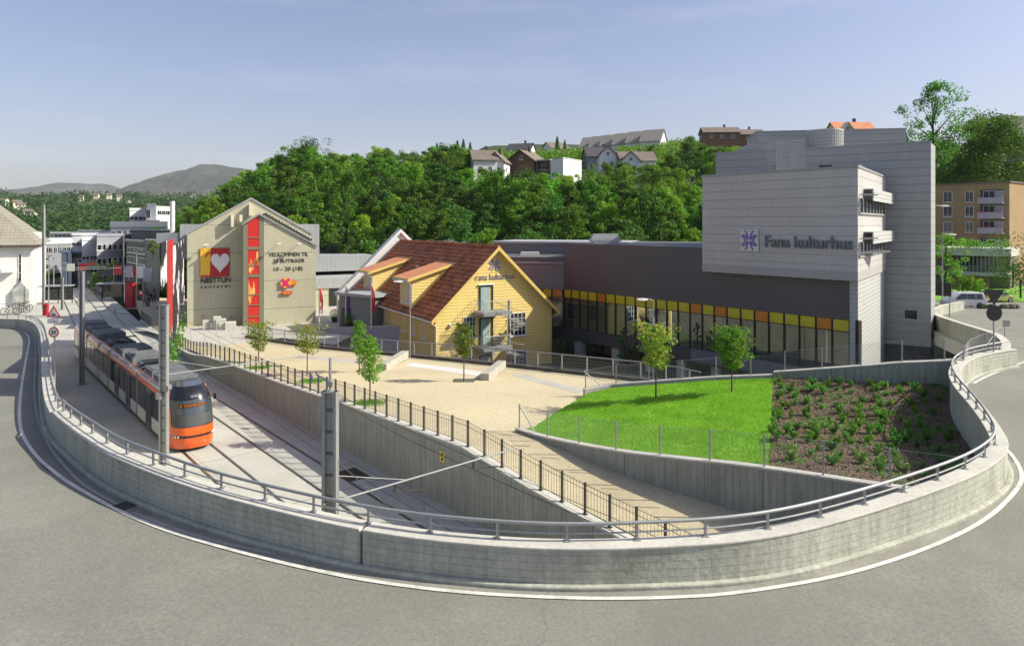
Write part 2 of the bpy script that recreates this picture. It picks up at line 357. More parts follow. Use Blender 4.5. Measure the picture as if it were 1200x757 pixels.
M['leaf_s'] = foliage('leaf_shrub', (0.08, 0.21, 0.025), (0.17, 0.35, 0.05), 0.3, 3.0)
M['lilac'] = surf('lilac_render', (0.43, 0.38, 0.43), 0.85, var=0.05, vs=0.5)
M['tram_white'] = _coat('tram_white', (0.70, 0.70, 0.66), 0.3, 0.5)
M['tram_orange'] = _coat('tram_orange', (0.80, 0.115, 0.012), 0.3, 0.6)
M['tram_pink'] = _coat('tram_roof_edge', (0.76, 0.12, 0.06), 0.35, 0.5)
M['tram_glass'] = glass('tram_glass', (0.010, 0.011, 0.012), 0.04, 1.6)
M['tram_grey'] = surf('tram_roof_grey', (0.15, 0.16, 0.165), 0.6, var=0.25, vs=1.5, fine=0.1)
M['tram_black'] = _coat('tram_black', (0.012, 0.012, 0.014), 0.2, 0.6)
M['amber'] = emit('amber_display', (1.0, 0.30, 0.03), 0.35)
M['rubber'] = plain('rubber', (0.02, 0.02, 0.02), 0.85)
M['brick'] = surf('tan_brick', (0.40, 0.27, 0.14), 0.9, var=0.08, vs=0.4, fine=0.12, fs=4, seams=((UP, 0.3, 0.05, 0.12),))
M['brown_roof'] = surf('brown_roof', (0.20, 0.165, 0.135), 0.85, var=0.12, vs=0.5, seams=((UP, 0.3, 0.06, 0.25),)); M['dark_tile'] = surf('dark_tile', (0.085, 0.075, 0.08), 0.8, var=0.1, seams=((UP, 0.3, 0.06, 0.25),))
M['skin'] = plain('skin', (0.55, 0.34, 0.25), 0.6)

# ---------------------------------------------------------------- sheets, walls, text, trees
def inside(p, poly):
    c = False; x, y = p; j = len(poly)-1
    for i in range(len(poly)):
        xi, yi = poly[i][0], poly[i][1]; xj, yj = poly[j][0], poly[j][1]
        if (yi > y) != (yj > y) and x < (xj-xi)*(y-yi)/(yj-yi)+xi: c = not c
        j = i
    return c
def sheet(name, outline, zf, step, mat, label=None, cat=None, kind='structure', parent=None, smooth=True, dz=0.0, group=None):
    pts = [Vector((p[0], p[1])) for p in outline]; poly = list(pts)
    xs = [p.x for p in pts]; ys = [p.y for p in pts]; allp = []
    m = len(pts)
    for i in range(m):
        a, b = pts[i], pts[(i+1) % m]; k = max(1, int((b-a).length/step))
        for q in range(k): allp.append(a+(b-a)*(q/k))
    nb = len(allp); edges = [(i, (i+1) % nb) for i in range(nb)]
    x = min(xs)+step*0.5
    while x < max(xs):
        y = min(ys)+step*0.5
        while y < max(ys):
            if inside((x, y), poly): allp.append(Vector((x, y)))
            y += step
        x += step
    r = delaunay_2d_cdt(allp, edges, [list(range(nb))], 1, 1e-4)
    mb = MB(); mb.v = [(p.x, p.y, zf(p.x, p.y)+dz) for p in r[0]]
    for f in r[2]:
        a, b, c = (r[0][f[0]], r[0][f[1]], r[0][f[2]]); cr = (b-a).cross(c-a)
        mb.f.append(tuple(f) if cr > 0 else tuple(reversed(f)))
    o = mb.build(name, mat, parent, smooth=smooth, fix=False)
    if parent is None: tag(o, label, cat, group, kind)
    return o
def resample(pts, step):
    pts = [Vector(p) for p in pts]; out = [pts[0]]; acc = 0
    for a, b in zip(pts, pts[1:]):
        L = (b-a).length; k = max(1, int(round(L/step)))
        for i in range(1, k+1): out.append(a+(b-a)*(i/k))
    return out
def smooth_line(pts, it=2):
    pts = [Vector(p) for p in pts]
    for _ in range(it):
        q = [pts[0]]
        for a, b in zip(pts, pts[1:]): q += [a*0.75+b*0.25, a*0.25+b*0.75]
        q.append(pts[-1]); pts = q
    return pts
def by_step(pts, step, start=0.0):      # points every step metres along a line
    out = []; d = start; acc = 0.0
    for a, b in zip(pts, pts[1:]):
        L = (b-a).length
        while d <= acc+L and L > 0:
            out.append(a+(b-a)*((d-acc)/L)); d += step
        acc += L
    return out
def offset_line(pts, o):
    out = []
    for i, p in enumerate(pts):
        a = pts[max(0, i-1)]; b = pts[min(len(pts)-1, i+1)]; t = Vector((b[0]-a[0], b[1]-a[1])); t.normalize()
        out.append(Vector((p[0]+t.y*o, p[1]-t.x*o)))
    return out
def wall_strip(mb, line, o0, o1, zb, zt):    # wall following a plan line, between two offsets; zb, zt are functions(x,y)
    a = offset_line(line, o0); b = offset_line(line, o1)
    rings = []
    for p, q, c in zip(a, b, line):
        z0 = zb(c[0], c[1]); z1 = zt(c[0], c[1])
        rings.append([(p.x, p.y, z0), (q.x, q.y, z0), (q.x, q.y, z1), (p.x, p.y, z1)])
    mb.loft(rings); return mb
def text(name, s, size, mat, parent, mtx, depth=0.05, bold=0.0, sx=1.0, align='LEFT', spacing=1.0, label=None):
    c = bpy.data.curves.new(name, 'FONT'); c.body = s; c.size = size; c.extrude = depth; c.offset = bold*size; c.align_x = align; c.space_character = spacing
    o = bpy.data.objects.new('tmp', c); COL.objects.link(o); bpy.context.view_layer.update()
    me = bpy.data.meshes.new_from_object(o.evaluated_get(bpy.context.evaluated_depsgraph_get())); bpy.data.objects.remove(o)
    me.name = name; me.materials.clear(); me.materials.append(mat)
    off = Vector((0, 0, 0)); q = parent
    while q is not None: off += q.location; q = q.parent
    me.transform(Matrix.Translation(-off) @ mtx @ Matrix.Diagonal((sx, 1, 1, 1)))
    ob = bpy.data.objects.new(name, me); put(ob, parent)
    if label: ob['label'] = label
    return ob
def leaves(mb, c, rad, n, size, rnd, flat=1.0):
    for _ in range(n):
        while True:
            d = Vector((rnd.uniform(-1, 1), rnd.uniform(-1, 1), rnd.uniform(-1, 1)))
            if 0.05 < d.length < 1: break
        d = d*(d.length**-0.35)
        p = Vector(c)+Vector((d.x*rad, d.y*rad, d.z*rad*flat))
        nrm = (d.normalized()*0.6+Vector((rnd.uniform(-1, 1), rnd.uniform(-1, 1), rnd.uniform(-0.4, 1.2)))).normalized()
        a = nrm.orthogonal().normalized(); a.rotate(Matrix.Rotation(rnd.uniform(0, 6.3), 3, nrm)); b = nrm.cross(a)
        s = size*rnd.uniform(0.6, 1.3); w = s*0.62
        mb.face(p-a*s*0.5, p+b*w*0.5, p+a*s*0.5, p-b*w*0.5)
def big_tree(name, label, cat, h, w, mat, seed, leaf=0.42, nclump=70, per=46, base=0.25, narrow=1.0, group=None, bark='bark_dark'):
    rnd = random.Random(seed); t = thing(name, label, cat, (0, 0, 0), group)
    tr = MB(); top = Vector((rnd.uniform(-.5, .5), rnd.uniform(-.5, .5), h*0.86))
    spine = [Vector((0, 0, -1.0)), Vector((0.1, 0, h*0.25)), Vector((top.x*0.5, top.y*0.5, h*0.55)), top]
    tr.tube(spine, h*0.020, 7, r2=0.04)
    cr = MB(); lobes = []
    nl = 9
    for i in range(nl):
        zz = base+(1-base)*(i+0.6)/nl; prof = math.sin(math.pi*min(1, max(0.08, (zz-base)/(1-base)*0.84+0.12)))**0.7
        an = i*2.4+rnd.uniform(-.5, .5); rr = w*0.5*prof*rnd.uniform(0.35, 0.62)
        c = Vector((math.cos(an)*rr, math.sin(an)*rr, h*zz*0.93)); lobes.append((c, w*0.5*prof*rnd.uniform(0.55, 0.85)))
        k = min(3, int(zz*4)); st = spine[1].lerp(spine[3], max(0, zz-0.3)); tr.tube([st, st.lerp(c, 0.55)+Vector((0, 0, 0.2)), c], h*0.008, 5, r2=0.03)
    for i in range(nclump):
        c, r = lobes[i % nl]
        d = Vector((rnd.gauss(0, 1), rnd.gauss(0, 1), rnd.gauss(0, 0.9))).normalized()*r*rnd.uniform(0.7, 1.0)
        q = c+d; q.z = min(q.z, h*rnd.uniform(0.95, 1.02))
        leaves(cr, q, w*rnd.uniform(0.07, 0.13), per, leaf, rnd, 0.75)
    tr.build('trunk', M[bark], t, smooth=True); cr.build('crown', M[mat], t, fix=False)
    return t
# ================================================================ GROUND, ROAD, PARAPETS
BZ = -1.05
g = MB(); 
for (x0, x1, y0, y1) in ((-7000, 7000, -300, 9000),): g.face((x0, y0, BZ), (x1, y0, BZ), (x1, y1, BZ), (x0, y1, BZ))
tag(g.build('ground', M['terrain'], fix=False), kind='structure')

def road_pt(px, py):
    Y = 15.0
    for _ in range(40):
        X = (px-CX)/F*Y; H = E-z_road(X, Y); Y = 0.5*Y+0.5*F*H/(py-HY)
    return Vector(((px-CX)/F*Y, Y))
pp_img = [(0, 384.5), (26, 385.5), (38, 389), (46, 398), (49, 420), (48.6, 450), (50, 478), (54, 500), (62, 516), (78, 532), (112, 563), (159.6, 588), (237.7, 619), (322.6, 642.6), (413, 664.6),
          (502, 678), (580, 686), (640, 689.5), (697, 690), (800, 687), (860, 683), (919, 674.5), (979, 659.6), (1058, 633.8), (1117.6, 611), (1161, 588)]
par_base = [road_pt(*p) for p in pp_img]
par_base = [par_base[0]+(par_base[0]-par_base[1])*1.2]+par_base
par_base += [Vector(p) for p in ((14.05, 19.2), (15.2, 21.3), (16.3, 23.6), (17.7, 26.8), (19.3, 29.5), (21.5, 31.9), (23.4, 33.2), (25.3, 34.2))]
par_line = smooth_line(par_base, 2)
PW = 0.36
def par_h(x, y):
    if y > 24 and x < 0: return 0.80+0.1*min(1, (y-24)/10)
    return 0.80+0.12*max(0, min(1, (abs(x)-2)/8))
def ztop(x, y): return z_road(x, y)+par_h(x, y)
def zbelow(x, y):
    if x < -3.2: return BZ-0.2
    if x > 12.6: return z_road(x, y)-2.2
    return z_road(x, y)-1.15
MAINP = thing('road_parapet', 'long curved concrete parapet wall sweeping along the inner edge of the road', 'parapet wall', (0, 13.4, 4.8))
cut = None
for i, p in enumerate(par_line):
    if cut is None and p.x > P(414, 664, 7.2).x and p.y < 20: cut = i
a = par_line[:cut+1]; b = par_line[cut:]
gap = (b[1]-b[0]).normalized()*0.035
mb = MB(); wall_strip(mb, a[:-1]+[a[-1]-gap], 0, -PW, zbelow, lambda x, y: ztop(x, y)-0.05); mb.build('wall', M['parapet'], MAINP, bevel=0.0)
mb = MB(); wall_strip(mb, [b[0]+gap]+b[1:], 0, -PW, zbelow, lambda x, y: ztop(x, y)-0.05); mb.build('wall', M['parapet'], MAINP)
mb = MB(); wall_strip(mb, a[:-1]+[a[-1]-gap], 0.02, -PW-0.06, lambda x, y: ztop(x, y)-0.052, ztop); wall_strip(mb, [b[0]+gap]+b[1:], 0.02, -PW-0.06, lambda x, y: ztop(x, y)-0.052, ztop); mb.build('coping', M['coping'], MAINP, bevel=0.015)
mb = MB(); wall_strip(mb, par_line, 0.14, -0.002, lambda x, y: z_road(x, y)-0.1, lambda x, y: z_road(x, y)+0.10); mb.build('kerb', M['parapet'], MAINP, bevel=0.03)
# handrail
RL = thing('guard_rail', 'galvanised steel guard rail with two bars on top of the curved concrete parapet', 'guard rail', (0, 13.6, 6))
rl = offset_line(par_line, -PW+0.06)
rl3 = [Vector((p.x, p.y, ztop(q.x, q.y))) for p, q in zip(rl, par_line)]
rl3 = rl3[2:-1]
def up(ps, h): return [Vector((p.x, p.y, p.z+h)) for p in ps]
MB().tube(up(rl3, 0.35), 0.037, 10).build('top_rail', M['galv'], RL, smooth=True)
MB().tube(up(rl3, 0.16), 0.02, 8).build('lower_rail', M['galv'], RL, smooth=True)
posts = by_step(rl3, 1.42, 0.5)
NPOST = len(posts)
keep = posts if NPOST <= 99 else posts[-99:]
for p in keep:
    m = MB(); m.box((p.x, p.y, p.z+0.17), (0.05, 0.05, 0.34)); m.box((p.x, p.y, p.z+0.008), (0.13, 0.13, 0.016)); m.build('post', M['galv'], RL)
if NPOST > 99:
    m = MB()
    for p in posts[:-99]: m.box((p.x, p.y, p.z+0.17), (0.05, 0.05, 0.34))
    m.build('post', M['galv'], RL)['kind'] = 'stuff'
# second parapet beyond the bend
p2 = smooth_line([Vector(p) for p in ((24.9, 34.5), (26.3, 35.9), (28.5, 39.4), (29.9, 42.0), (30.9, 44.9), (32.6, 49.7), (34.6, 55), (36.6, 59), (37.6, 61.0), (39.5, 63.5), (43, 68), (49, 74))], 2)
tz2 = lambda x, y: z_road(x, y)+0.9
PP2 = thing('road_parapet', 'weathered curved concrete parapet running away from the bend towards the parked cars', 'parapet wall', (30, 42, 4.2))
mb = MB(); wall_strip(mb, p2, 0.0, -0.34, lambda x, y: z_road(x, y)-0.35, lambda x, y: tz2(x, y)-0.05); mb.build('wall', M['parapet'], PP2)
mb = MB(); wall_strip(mb, p2, 0.03, -0.37, lambda x, y: tz2(x, y)-0.051, tz2); mb.build('coping', M['coping'], PP2, bevel=0.01)
mb = MB(); wall_strip(mb, p2, -0.30, -0.75, lambda x, y: z_road(x, y)-1.3, lambda x, y: z_road(x, y)-0.36); mb.build('deck_edge', M['coping'], PP2)
# end piece linking both parapets
# road surface
outer = [(60, 34), (64, 74), (120, 90), (160, 60), (120, -30), (-140, -30), (-150, 68)]
far_left = par_line[0]
road_outline = [Vector((p.x, p.y)) for p in offset_line(par_line, 0.05)]+[Vector((p.x, p.y)) for p in p2[2:]]+[Vector((56, 84)), Vector((70, 98)), Vector((140, 98)), Vector((140, -20)), Vector((-120, -20)), Vector((-120, 70)), Vector((far_left.x-1, far_left.y+1))]
sheet('road', road_outline, z_road, 2.5, M['asphalt'])
# underside of the bridge deck above the tram line and the path
ud = [p for p in par_line if p.y < 20 and -3.3 < p.x < 14.4]
deck = [Vector((p.x, p.y)) for p in ud]+[Vector((16.5, 8)), Vector((10, 1)), Vector((1, 1)), Vector((-5, 6))]
sheet('bridge_deck', deck, lambda x, y: z_road(x, y)-0.9, 2.0, M['parapet'])
for (nm, vv, u0, u1) in (('bridge abutment', 7.2, -16.5, 4), ('bridge pier', 21.0, -10.5, 0)):
    fcx = Face(TR(u1, vv), TR(u0, vv)); mb = MB(); mb.fbox(fcx, 0, fcx.w, BZ, 3.9, 0, 0.5)
    tag(mb.build('abutment', M['concrete_wall']), 'concrete abutment holding the road deck beside the '+('tram line' if vv < 10 else 'footpath'), 'abutment')
# edge line painted on the road, gutter slab and manhole
el = offset_line(par_line, 1.0)
el = [p for p in el if p.y < 20.5 or p.x < 0]
def strip(name, line, o0, o1, zf, dz, mat, label=None, cat=None, kind='structure', parent=None):
    A = offset_line(line, o0); B = offset_line(line, o1); mb = MB(); n = len(line)
    for p in A+B: mb.v.append((p.x, p.y, zf(p.x, p.y)+dz))
    for i in range(n-1): mb.f.append((i, i+1, n+i+1, n+i))
    o = mb.build(name, mat, parent, fix=False)
    if mb.f:
        if o.data.polygons[0].normal.z < 0: o.data.flip_normals()
    return tag(o, label, cat, None, kind if parent is None else None)
dense = resample(par_line, 0.5)
def upto(line, f): return [p for p in line if f(p)]
gut = upto(dense, lambda p: p.y < 20.0 or p.x < 0)
M['gutter_l'] = surf('gutter_line', (0.36, 0.35, 0.30), 0.9, var=0.15, vs=1.0, fine=0.15)
M['gutter'] = surf('gutter_concrete', (0.25, 0.24, 0.20), 0.9, var=0.14, vs=0.8, fine=0.14, fs=9, stain=(0.33, 0.32, 0.27), stain_amt=0.6, stain_s=0.6)
eimg = [(0, 386.8), (22, 387.5), (30.5, 389.5), (35, 398), (32, 413), (27, 440), (23, 470), (22.5, 497), (27.6, 514), (43.6, 537), (70, 560), (122, 590), (146, 602), (200, 624.5), (305.6, 654), (400, 675.5), (470, 686.5), (540, 694.5), (620, 699.5), (700, 702), (780, 701), (860, 696.5),
        (979, 677), (1058, 653.6), (1117.6, 630), (1161, 606), (1189, 578), (1199, 562), (1195, 546.6), (1184, 531), (1177, 525)]
ecur = resample(smooth_line([road_pt(*p) for p in eimg], 2), 0.4)
gp_ = [Vector((p.x, p.y)) for p in offset_line(par_line, 0.1) if p.x > -9.0 and p.y < 20.6]
ge_ = [Vector((p.x, p.y)) for p in ecur if p.x > -9.3 and p.y < 20.9]
sheet('gutter', gp_+list(reversed(ge_)), z_road, 1.0, M['gutter'], dz=0.010)
strip('edge_line', ecur, -0.055, 0.055, z_road, 0.018, M['white_line'])
iimg = [(0, 385.6), (26, 386.6), (36, 390), (42, 400), (41.5, 430), (39.5, 456), (43, 490), (58, 526), (84, 558), (110, 577), (137, 591)]
strip('gutter_line', resample(smooth_line([road_pt(*p) for p in iimg], 2), 0.4), -0.05, 0.05, z_road, 0.018, M['gutter_l'])
iimg = [(156, 601), (190, 615), (235, 630), (280, 641), (322, 649.5)]
strip('gutter_line', resample(smooth_line([road_pt(*p) for p in iimg], 2), 0.4), -0.05, 0.05, z_road, 0.018, M['gutter_l'])
# give-way / lane line on the far right part of the road
rr = smooth_line([road_pt(*p) for p in ((1139, 449), (1152, 442), (1168, 435.5), (1190, 427.5), (1215, 417))], 2)
strip('edge_line_far', rr, 0, 0.13, z_road, 0.014, M['white_line'])
mh = road_pt(146, 593); 
m = MB(); m.box((mh.x, mh.y, z_road(mh.x, mh.y)+0.008), (0.5, 0.36, 0.02), -0.55)
for k in range(6):
    q = mh+Vector((math.cos(-0.55), math.sin(-0.55)))*(k-2.5)*0.085; m.box((q.x, q.y, z_road(mh.x, mh.y)+0.02), (0.03, 0.32, 0.01), -0.55)
tag(m.build('drain_cover', M['asphalt_dark']), 'dark cast iron drain cover in the gutter at the left bend of the road', 'drain cover')

# ================================================================ TRAM LINE
u_pts = [0]+[-u for u in range(5, 150, 5)]
bed = [TR(u, 16.0) for u in u_pts]+[TR(-145, 2.0)]+[TR(u, 3.0) for u in (-120, -100)]
leftedge = [Vector((p.x, p.y)) for p in offset_line(par_line, -PW+0.05) if p.x < -3.0]
bed2 = [Vector((p.x, p.y)) for p in [TR(u, 16.0) for u in u_pts]]+[Vector((-84, 118)), Vector((-100, 100)), Vector((-62, 67.5))]+leftedge[4:]+[Vector((TR(2, 8).x, TR(2, 8).y))]
sheet('tram_bed', bed2, lambda x, y: ZT, 4.0, M['concrete_bed'])
for k, (v0, lb) in enumerate(((10.33, 'tram track with grooved rails that the red tram stands on'), (13.5, 'empty tram track with grooved rails beside the high retaining wall'))):
    t = thing('tram_track', lb, 'tram track', TR(-40, v0, ZT), 'tram tracks')
    us = [2-1.5*i for i in range(int(150/1.5))]
    for sgn in (-0.7175, 0.7175):
        for (w, dz, mt, nm) in ((0.075, 0.008, 'groove', 'rail_groove'), (0.032, 0.018, 'rail_head', 'rail')):
            mb = MB(); n = len(us)
            for w2 in (-w, w):
                for u in us:
                    p = TR(u, v0+sgn+w2+(0.02 if nm == 'rail' else 0)); mb.v.append((p.x, p.y, ZT+dz))
            for i in range(n-1): mb.f.append((i, n+i, n+i+1, i+1))
            o = mb.build(nm, M[mt], t, fix=False)
            if o.data.polygons[0].normal.z < 0: o.data.flip_normals()
# dark drain grid beside the track, cable joints
q = P(413, 556, 11.6)
m = MB(); m.box((q.x, q.y, ZT+0.012), (1.5, 1.0, 0.02), -0.87)
for k in range(9):
    r_ = Vector((math.cos(-0.87), math.sin(-0.87)))*(k-4)*0.17; m.box((q.x+r_.x, q.y+r_.y, ZT+0.03), (0.05, 0.95, 0.018), -0.87)
tag(m.build('drain_grate', surf('rust_grate', (0.10, 0.075, 0.045), 0.9, var=0.3)), 'square brown drain grate in the shade between the empty track and the retaining wall', 'drain grate')
# retaining wall of the tram line
WALLTAB = [(-92, 11.35), (-70, 11.2), (-61, 10.9), (-55.7, 10.25), (-50, 9.98), (-40.6, 9.66), (-32.6, 9.22), (-22, 8.86), (-18, 9.3), (-15, 9.52), (-10, 9.75), (0, 10.6)]
def zwall_u(u): return E-interp(u, WALLTAB)
wu = [-2*i for i in range(0, 46)]
RW = thing('retaining_wall', 'high board marked concrete retaining wall between the tram line and the gravel square', 'retaining wall', TR(-30, 16, 0))
ring = []
for u in wu:
    p = TR(u, 16.0); q = TR(u, 16.34); z = zwall_u(u)-0.08; ring.append([(p.x, p.y, ZT-0.5), (q.x, q.y, ZT-0.5), (q.x, q.y, z), (p.x, p.y, z)])
MB().loft(ring).build('wall', M['concrete_wall'], RW)
ring = []
for u in wu:
    p = TR(u, 15.95); q = TR(u, 16.42); z = zwall_u(u); ring.append([(p.x, p.y, z-0.081), (q.x, q.y, z-0.081), (q.x, q.y, z), (p.x, p.y, z)])
MB().loft(ring).build('coping', M['coping'], RW, bevel=0.01)
# steel mesh fence on it
FN = thing('mesh_fence', 'dark wire mesh fence with square posts along the top of the tram retaining wall', 'fence', TR(-30, 16.2, 3), None)
fu = [-8.0-1.07*i for i in range(0, 78)]
def fp(u, h): 
    p = TR(u, 16.2); return Vector((p.x, p.y, zwall_u(u)+h))
for u in fu:
    p = fp(u, 0); m = MB(); m.box((p.x, p.y, p.z+0.52), (0.07, 0.07, 1.04), -0.87); m.box((p.x, p.y, p.z+0.012), (0.16, 0.12, 0.02), -0.87); m.build('post', M['fence_dark'], FN)
m = MB()
for a_, b_ in zip(fu, fu[1:]):
    for h in (0.12, 0.80, 0.98): m.tube([fp(a_, h), fp(b_, h)], 0.010, 4, cap=False)
    if a_ > -58:
        k = 8 if a_ > -40 else 6
        for i in range(1, k):
            u = a_+(b_-a_)*i/k; m.tube([fp(u, 0.10), fp(u, 0.99)], 0.0065, 4, cap=False)
    elif a_ > -92:
        for i in range(1, 4):
            u = a_+(b_-a_)*i/4; m.tube([fp(u, 0.10), fp(u, 0.99)], 0.008, 3, cap=False)
m.build('mesh_panel', M['fence_dark'], FN, fix=False)
# sign plates on the wall and the fence
fw = Face(TR(-60, 16.0), TR(0, 16.0))
sg = thing('warning_sign', 'small yellow sign with black pictogram fixed to the retaining wall below the mesh fence', 'sign', (0, 0, 0)); 
s_, z_ = fw.pp(517.5, 535, 0.1)
MB().fbox(fw, s_-0.16, s_+0.16, z_-0.22, z_+0.2, 0.06, 0.08).build('plate', plain('sign_yellow', (0.85, 0.6, 0.02), 0.4), sg)
m = MB(); m.fpoly(fw, [(s_-0.03, z_-0.02), (s_+0.1, z_+0.14), (s_-0.02, z_+0.16), (s_-0.1, z_+0.02)], 0.081, 0.085); m.fpoly(fw, [(s_-0.08, z_-0.17), (s_+0.06, z_-0.15), (s_+0.1, z_-0.02), (s_-0.02, z_-0.04)], 0.081, 0.085); m.build('pictogram', M['black'], sg)
MB().tube([fw.pt(s_+0.15, z_, 0.07), fw.pt(s_+0.45, z_, 0.02)], 0.015, 5).build('bracket', M['galv'], sg)
sg = thing('tram_sign', 'small purple sign with a white letter T on the mesh fence', 'sign', (0, 0, 0))
q = P(364, 442.5, 0.0001) if False else None
uu = -36.6; ff = Face(TR(-60, 16.1), TR(0, 16.1)); s_, z_ = ff.pp(364.3, 442.5, 0.05)
MB().fbox(ff, s_-0.17, s_+0.17, z_-0.16, z_+0.16, 0.02, 0.04).build('plate', plain('sign_purple', (0.12, 0.035, 0.42), 0.4), sg)
m = MB(); m.fbox(ff, s_-0.10, s_+0.10, z_+0.05, z_+0.10, 0.041, 0.046); m.fbox(ff, s_-0.025, s_+0.025, z_-0.11, z_+0.05, 0.041, 0.046); m.build('letter', M['white_wood'], sg)

# ================================================================ SQUARE, PATH, LAWN, BED
far_edge = [(-26, 66.5), (-17, 60), (-6.4, 51.5), (-0.3, 47.3), (4.3, 44.0), (7.8, 41.3)]
wl = [TR(u, 16.38) for u in (0, -5, -10, -15, -18, -22, -27, -32.6, -36, -40.6, -45, -50, -55.7, -61, -70, -80, -92)]
lw_pts = [(0.35, 29.9), (3.64, 25.8), (6.2, 23.7), (7.3, 22.9), (8.3, 22.0), (10.6, 19.7), (12.25, 18.0)]
lw_s = smooth_line([Vector(p) for p in lw_pts], 2)
def z_path(x, y):
    return z_plaza(x, y)
tip = Vector((0.35, 29.9)); lawn_left = [(1.0, 30.4), (1.6, 31.7), (2.6, 33.5), (4.1, 36.0)]
plaza = [Vector((p.x, p.y)) for p in wl]+[Vector((-60, 108)), Vector((-30, 96)), Vector((-17.5, 74)), Vector((-19, 72)), Vector((-26, 66.6))]+[Vector(p) for p in far_edge[1:]]+[Vector((9.3, 39.4))]+\
        [Vector((4.6, 36.9))]+[Vector(p) for p in reversed(lawn_left)]+[Vector((p.x, p.y)) for p in lw_s]+[Vector((9, 9)), Vector((3.5, 8))]
sheet('square', plaza, z_plaza, 1.5, M['gravel'])
# lighter paving strips on the square
def patch(name, pts, mat, zf=z_plaza, dz=0.006, step=1.5): return sheet(name, [Vector(p) for p in pts], zf, step, mat, dz=dz)
def PZ(px, py):
    Y = 40.0
    for _ in range(60):
        H = E-z_plaza(0, Y); Y = 0.5*Y+0.5*F*H/(py-HY)
    return Vector(((px-CX)/F*Y, Y))
patch('paving_strip', [PZ(474, 428.5), PZ(484, 425), PZ(575, 437), PZ(571, 442)], surf('paving_white', (0.62, 0.61, 0.56), 0.85, var=0.06, vs=0.5))
patch('paving_strip', [PZ(600, 440), PZ(606, 437), PZ(690, 457), PZ(676, 461)], M['paving'])
patch('paving_strip', [PZ(345, 419), PZ(350, 416.5), PZ(428, 423), PZ(424, 426.5)], M['paving'])
patch('paving', [PZ(158, 384), PZ(215, 383.4), PZ(372, 377), PZ(428, 385), PZ(392, 404), PZ(330, 396), PZ(262, 405), PZ(240, 407)], M['paving'], step=2.5)
# path: thin joint lines across it
JL = surf('path_joint', (0.24, 0.19, 0.12), 0.95)
for k, (x0, y0, x1, y1) in enumerate(((584, 508.5, 600, 510.8), (601, 521.5, 622, 522.5), (632, 536, 657, 537.5), (667, 553, 693, 554.6), (705, 572, 731, 573.8), (746, 593.5, 774, 595))):
    a_, b_ = PZ(x0, y0), PZ(x1, y1); n_ = Vector((b_.y-a_.y, a_.x-b_.x)).normalized()*0.02
    patch('path_joint', [a_-n_, b_-n_, b_+n_, a_+n_], JL, dz=0.008, step=0.5)
# lawn retaining wall
def zlw(x, y): return max(z_lawn(x, y)+0.10, z_plaza(x, y)+0.12) if y < 29 else z_plaza(x, y)+0.16
LW = thing('retaining_wall', 'concrete retaining wall rising from a point between the footpath and the green lawn', 'retaining wall', (4, 25, 2))
m = MB(); wall_strip(m, resample(lw_s, 0.7), 0, 0.26, lambda x, y: z_plaza(x, y)-0.6, lambda x, y: zlw(x, y)-0.07); m.build('wall', M['concrete_wall'], LW)
m = MB(); wall_strip(m, resample(lw_s, 0.7), -0.03, 0.29, lambda x, y: zlw(x, y)-0.071, zlw); m.build('coping', M['coping'], LW, bevel=0.01)
lw_in = [Vector((p.x, p.y)) for p in offset_line(lw_s, -0.1)]
SB = Vector((8.35, 22.1)); SF = Vector((13.25, 34.7))
split = min(range(len(lw_in)), key=lambda i: (lw_in[i]-SB).length)
lawn_far = [(13.25, 34.7), (10.8, 35.6), (7.8, 36.2), (5.4, 36.6), (4.3, 36.5)]
lawn_poly = [Vector(p) for p in [(0.6, 30.1)]+lawn_left[:3]+[(4.0, 35.9)]]+[Vector(p) for p in reversed(lawn_far[:-1])]+[lw_in[split]]+list(reversed(lw_in[1:split]))
def z_lawn2(x, y):
    e = 0.10*max(0, 1-((x-0.4)**2+(y-30)**2)/30)
    return max(z_lawn(x, y), z_plaza(x, y)+0.02-e*0) if x < 4.5 else z_lawn(x, y)
lawn_o = sheet('lawn', lawn_poly, z_lawn2, 0.8, M['lawn'])
inn = [Vector((p.x, p.y)) for p in offset_line(par_line, -PW+0.02) if p.x > 12.2 and p.y > 16.8]
bed_poly = [lw_in[split]]+[Vector((13.25, 34.7)), Vector((16, 32.9)), Vector((19.6, 31.4))]+[p for p in reversed(inn) if p.y < 30.8]+[Vector((12.6, 17.6))]+list(reversed([p for p in lw_in[split+1:] if p.y > 17.6]))
def z_soil(x, y): return z_lawn(x, y)-0.75*max(0, min(1, (x-9.5)/4.5))*max(0, min(1, (34-y)/5))+0.05*noise.noise(Vector((x*1.3, y*1.3, 0)))+0.035*noise.noise(Vector((x*4, y*4, 3)))+0.01
sheet('soil_bed', bed_poly, z_soil, 0.28, M['soil'])
# grass blades and clods
rnd = random.Random(3); gb = MB()
xs = [p[0] for p in lawn_poly]; ys = [p[1] for p in lawn_poly]
cnt = 0
while cnt < 42000:
    x = rnd.uniform(min(xs), max(xs)); y = rnd.uniform(min(ys), max(ys))
    if not inside((x, y), lawn_poly): continue
    x += rnd.gauss(0, 0.05); y += rnd.gauss(0, 0.05)
    z = z_lawn2(x, y); h = rnd.uniform(0.035, 0.085); an = rnd.uniform(0, 6.28); w = 0.016
    gb.face((x-w*math.cos(an), y-w*math.sin(an), z-0.01), (x+w*math.cos(an), y+w*math.sin(an), z-0.01), (x+rnd.uniform(-.03, .03), y+rnd.uniform(-.03, .03), z+h)); cnt += 1
tag(gb.build('grass', M['blade'], fix=False), 'short bright green mown grass of the lawn', 'grass', kind='stuff')
cl = MB(); xs = [p[0] for p in bed_poly]; ys = [p[1] for p in bed_poly]; cnt = 0
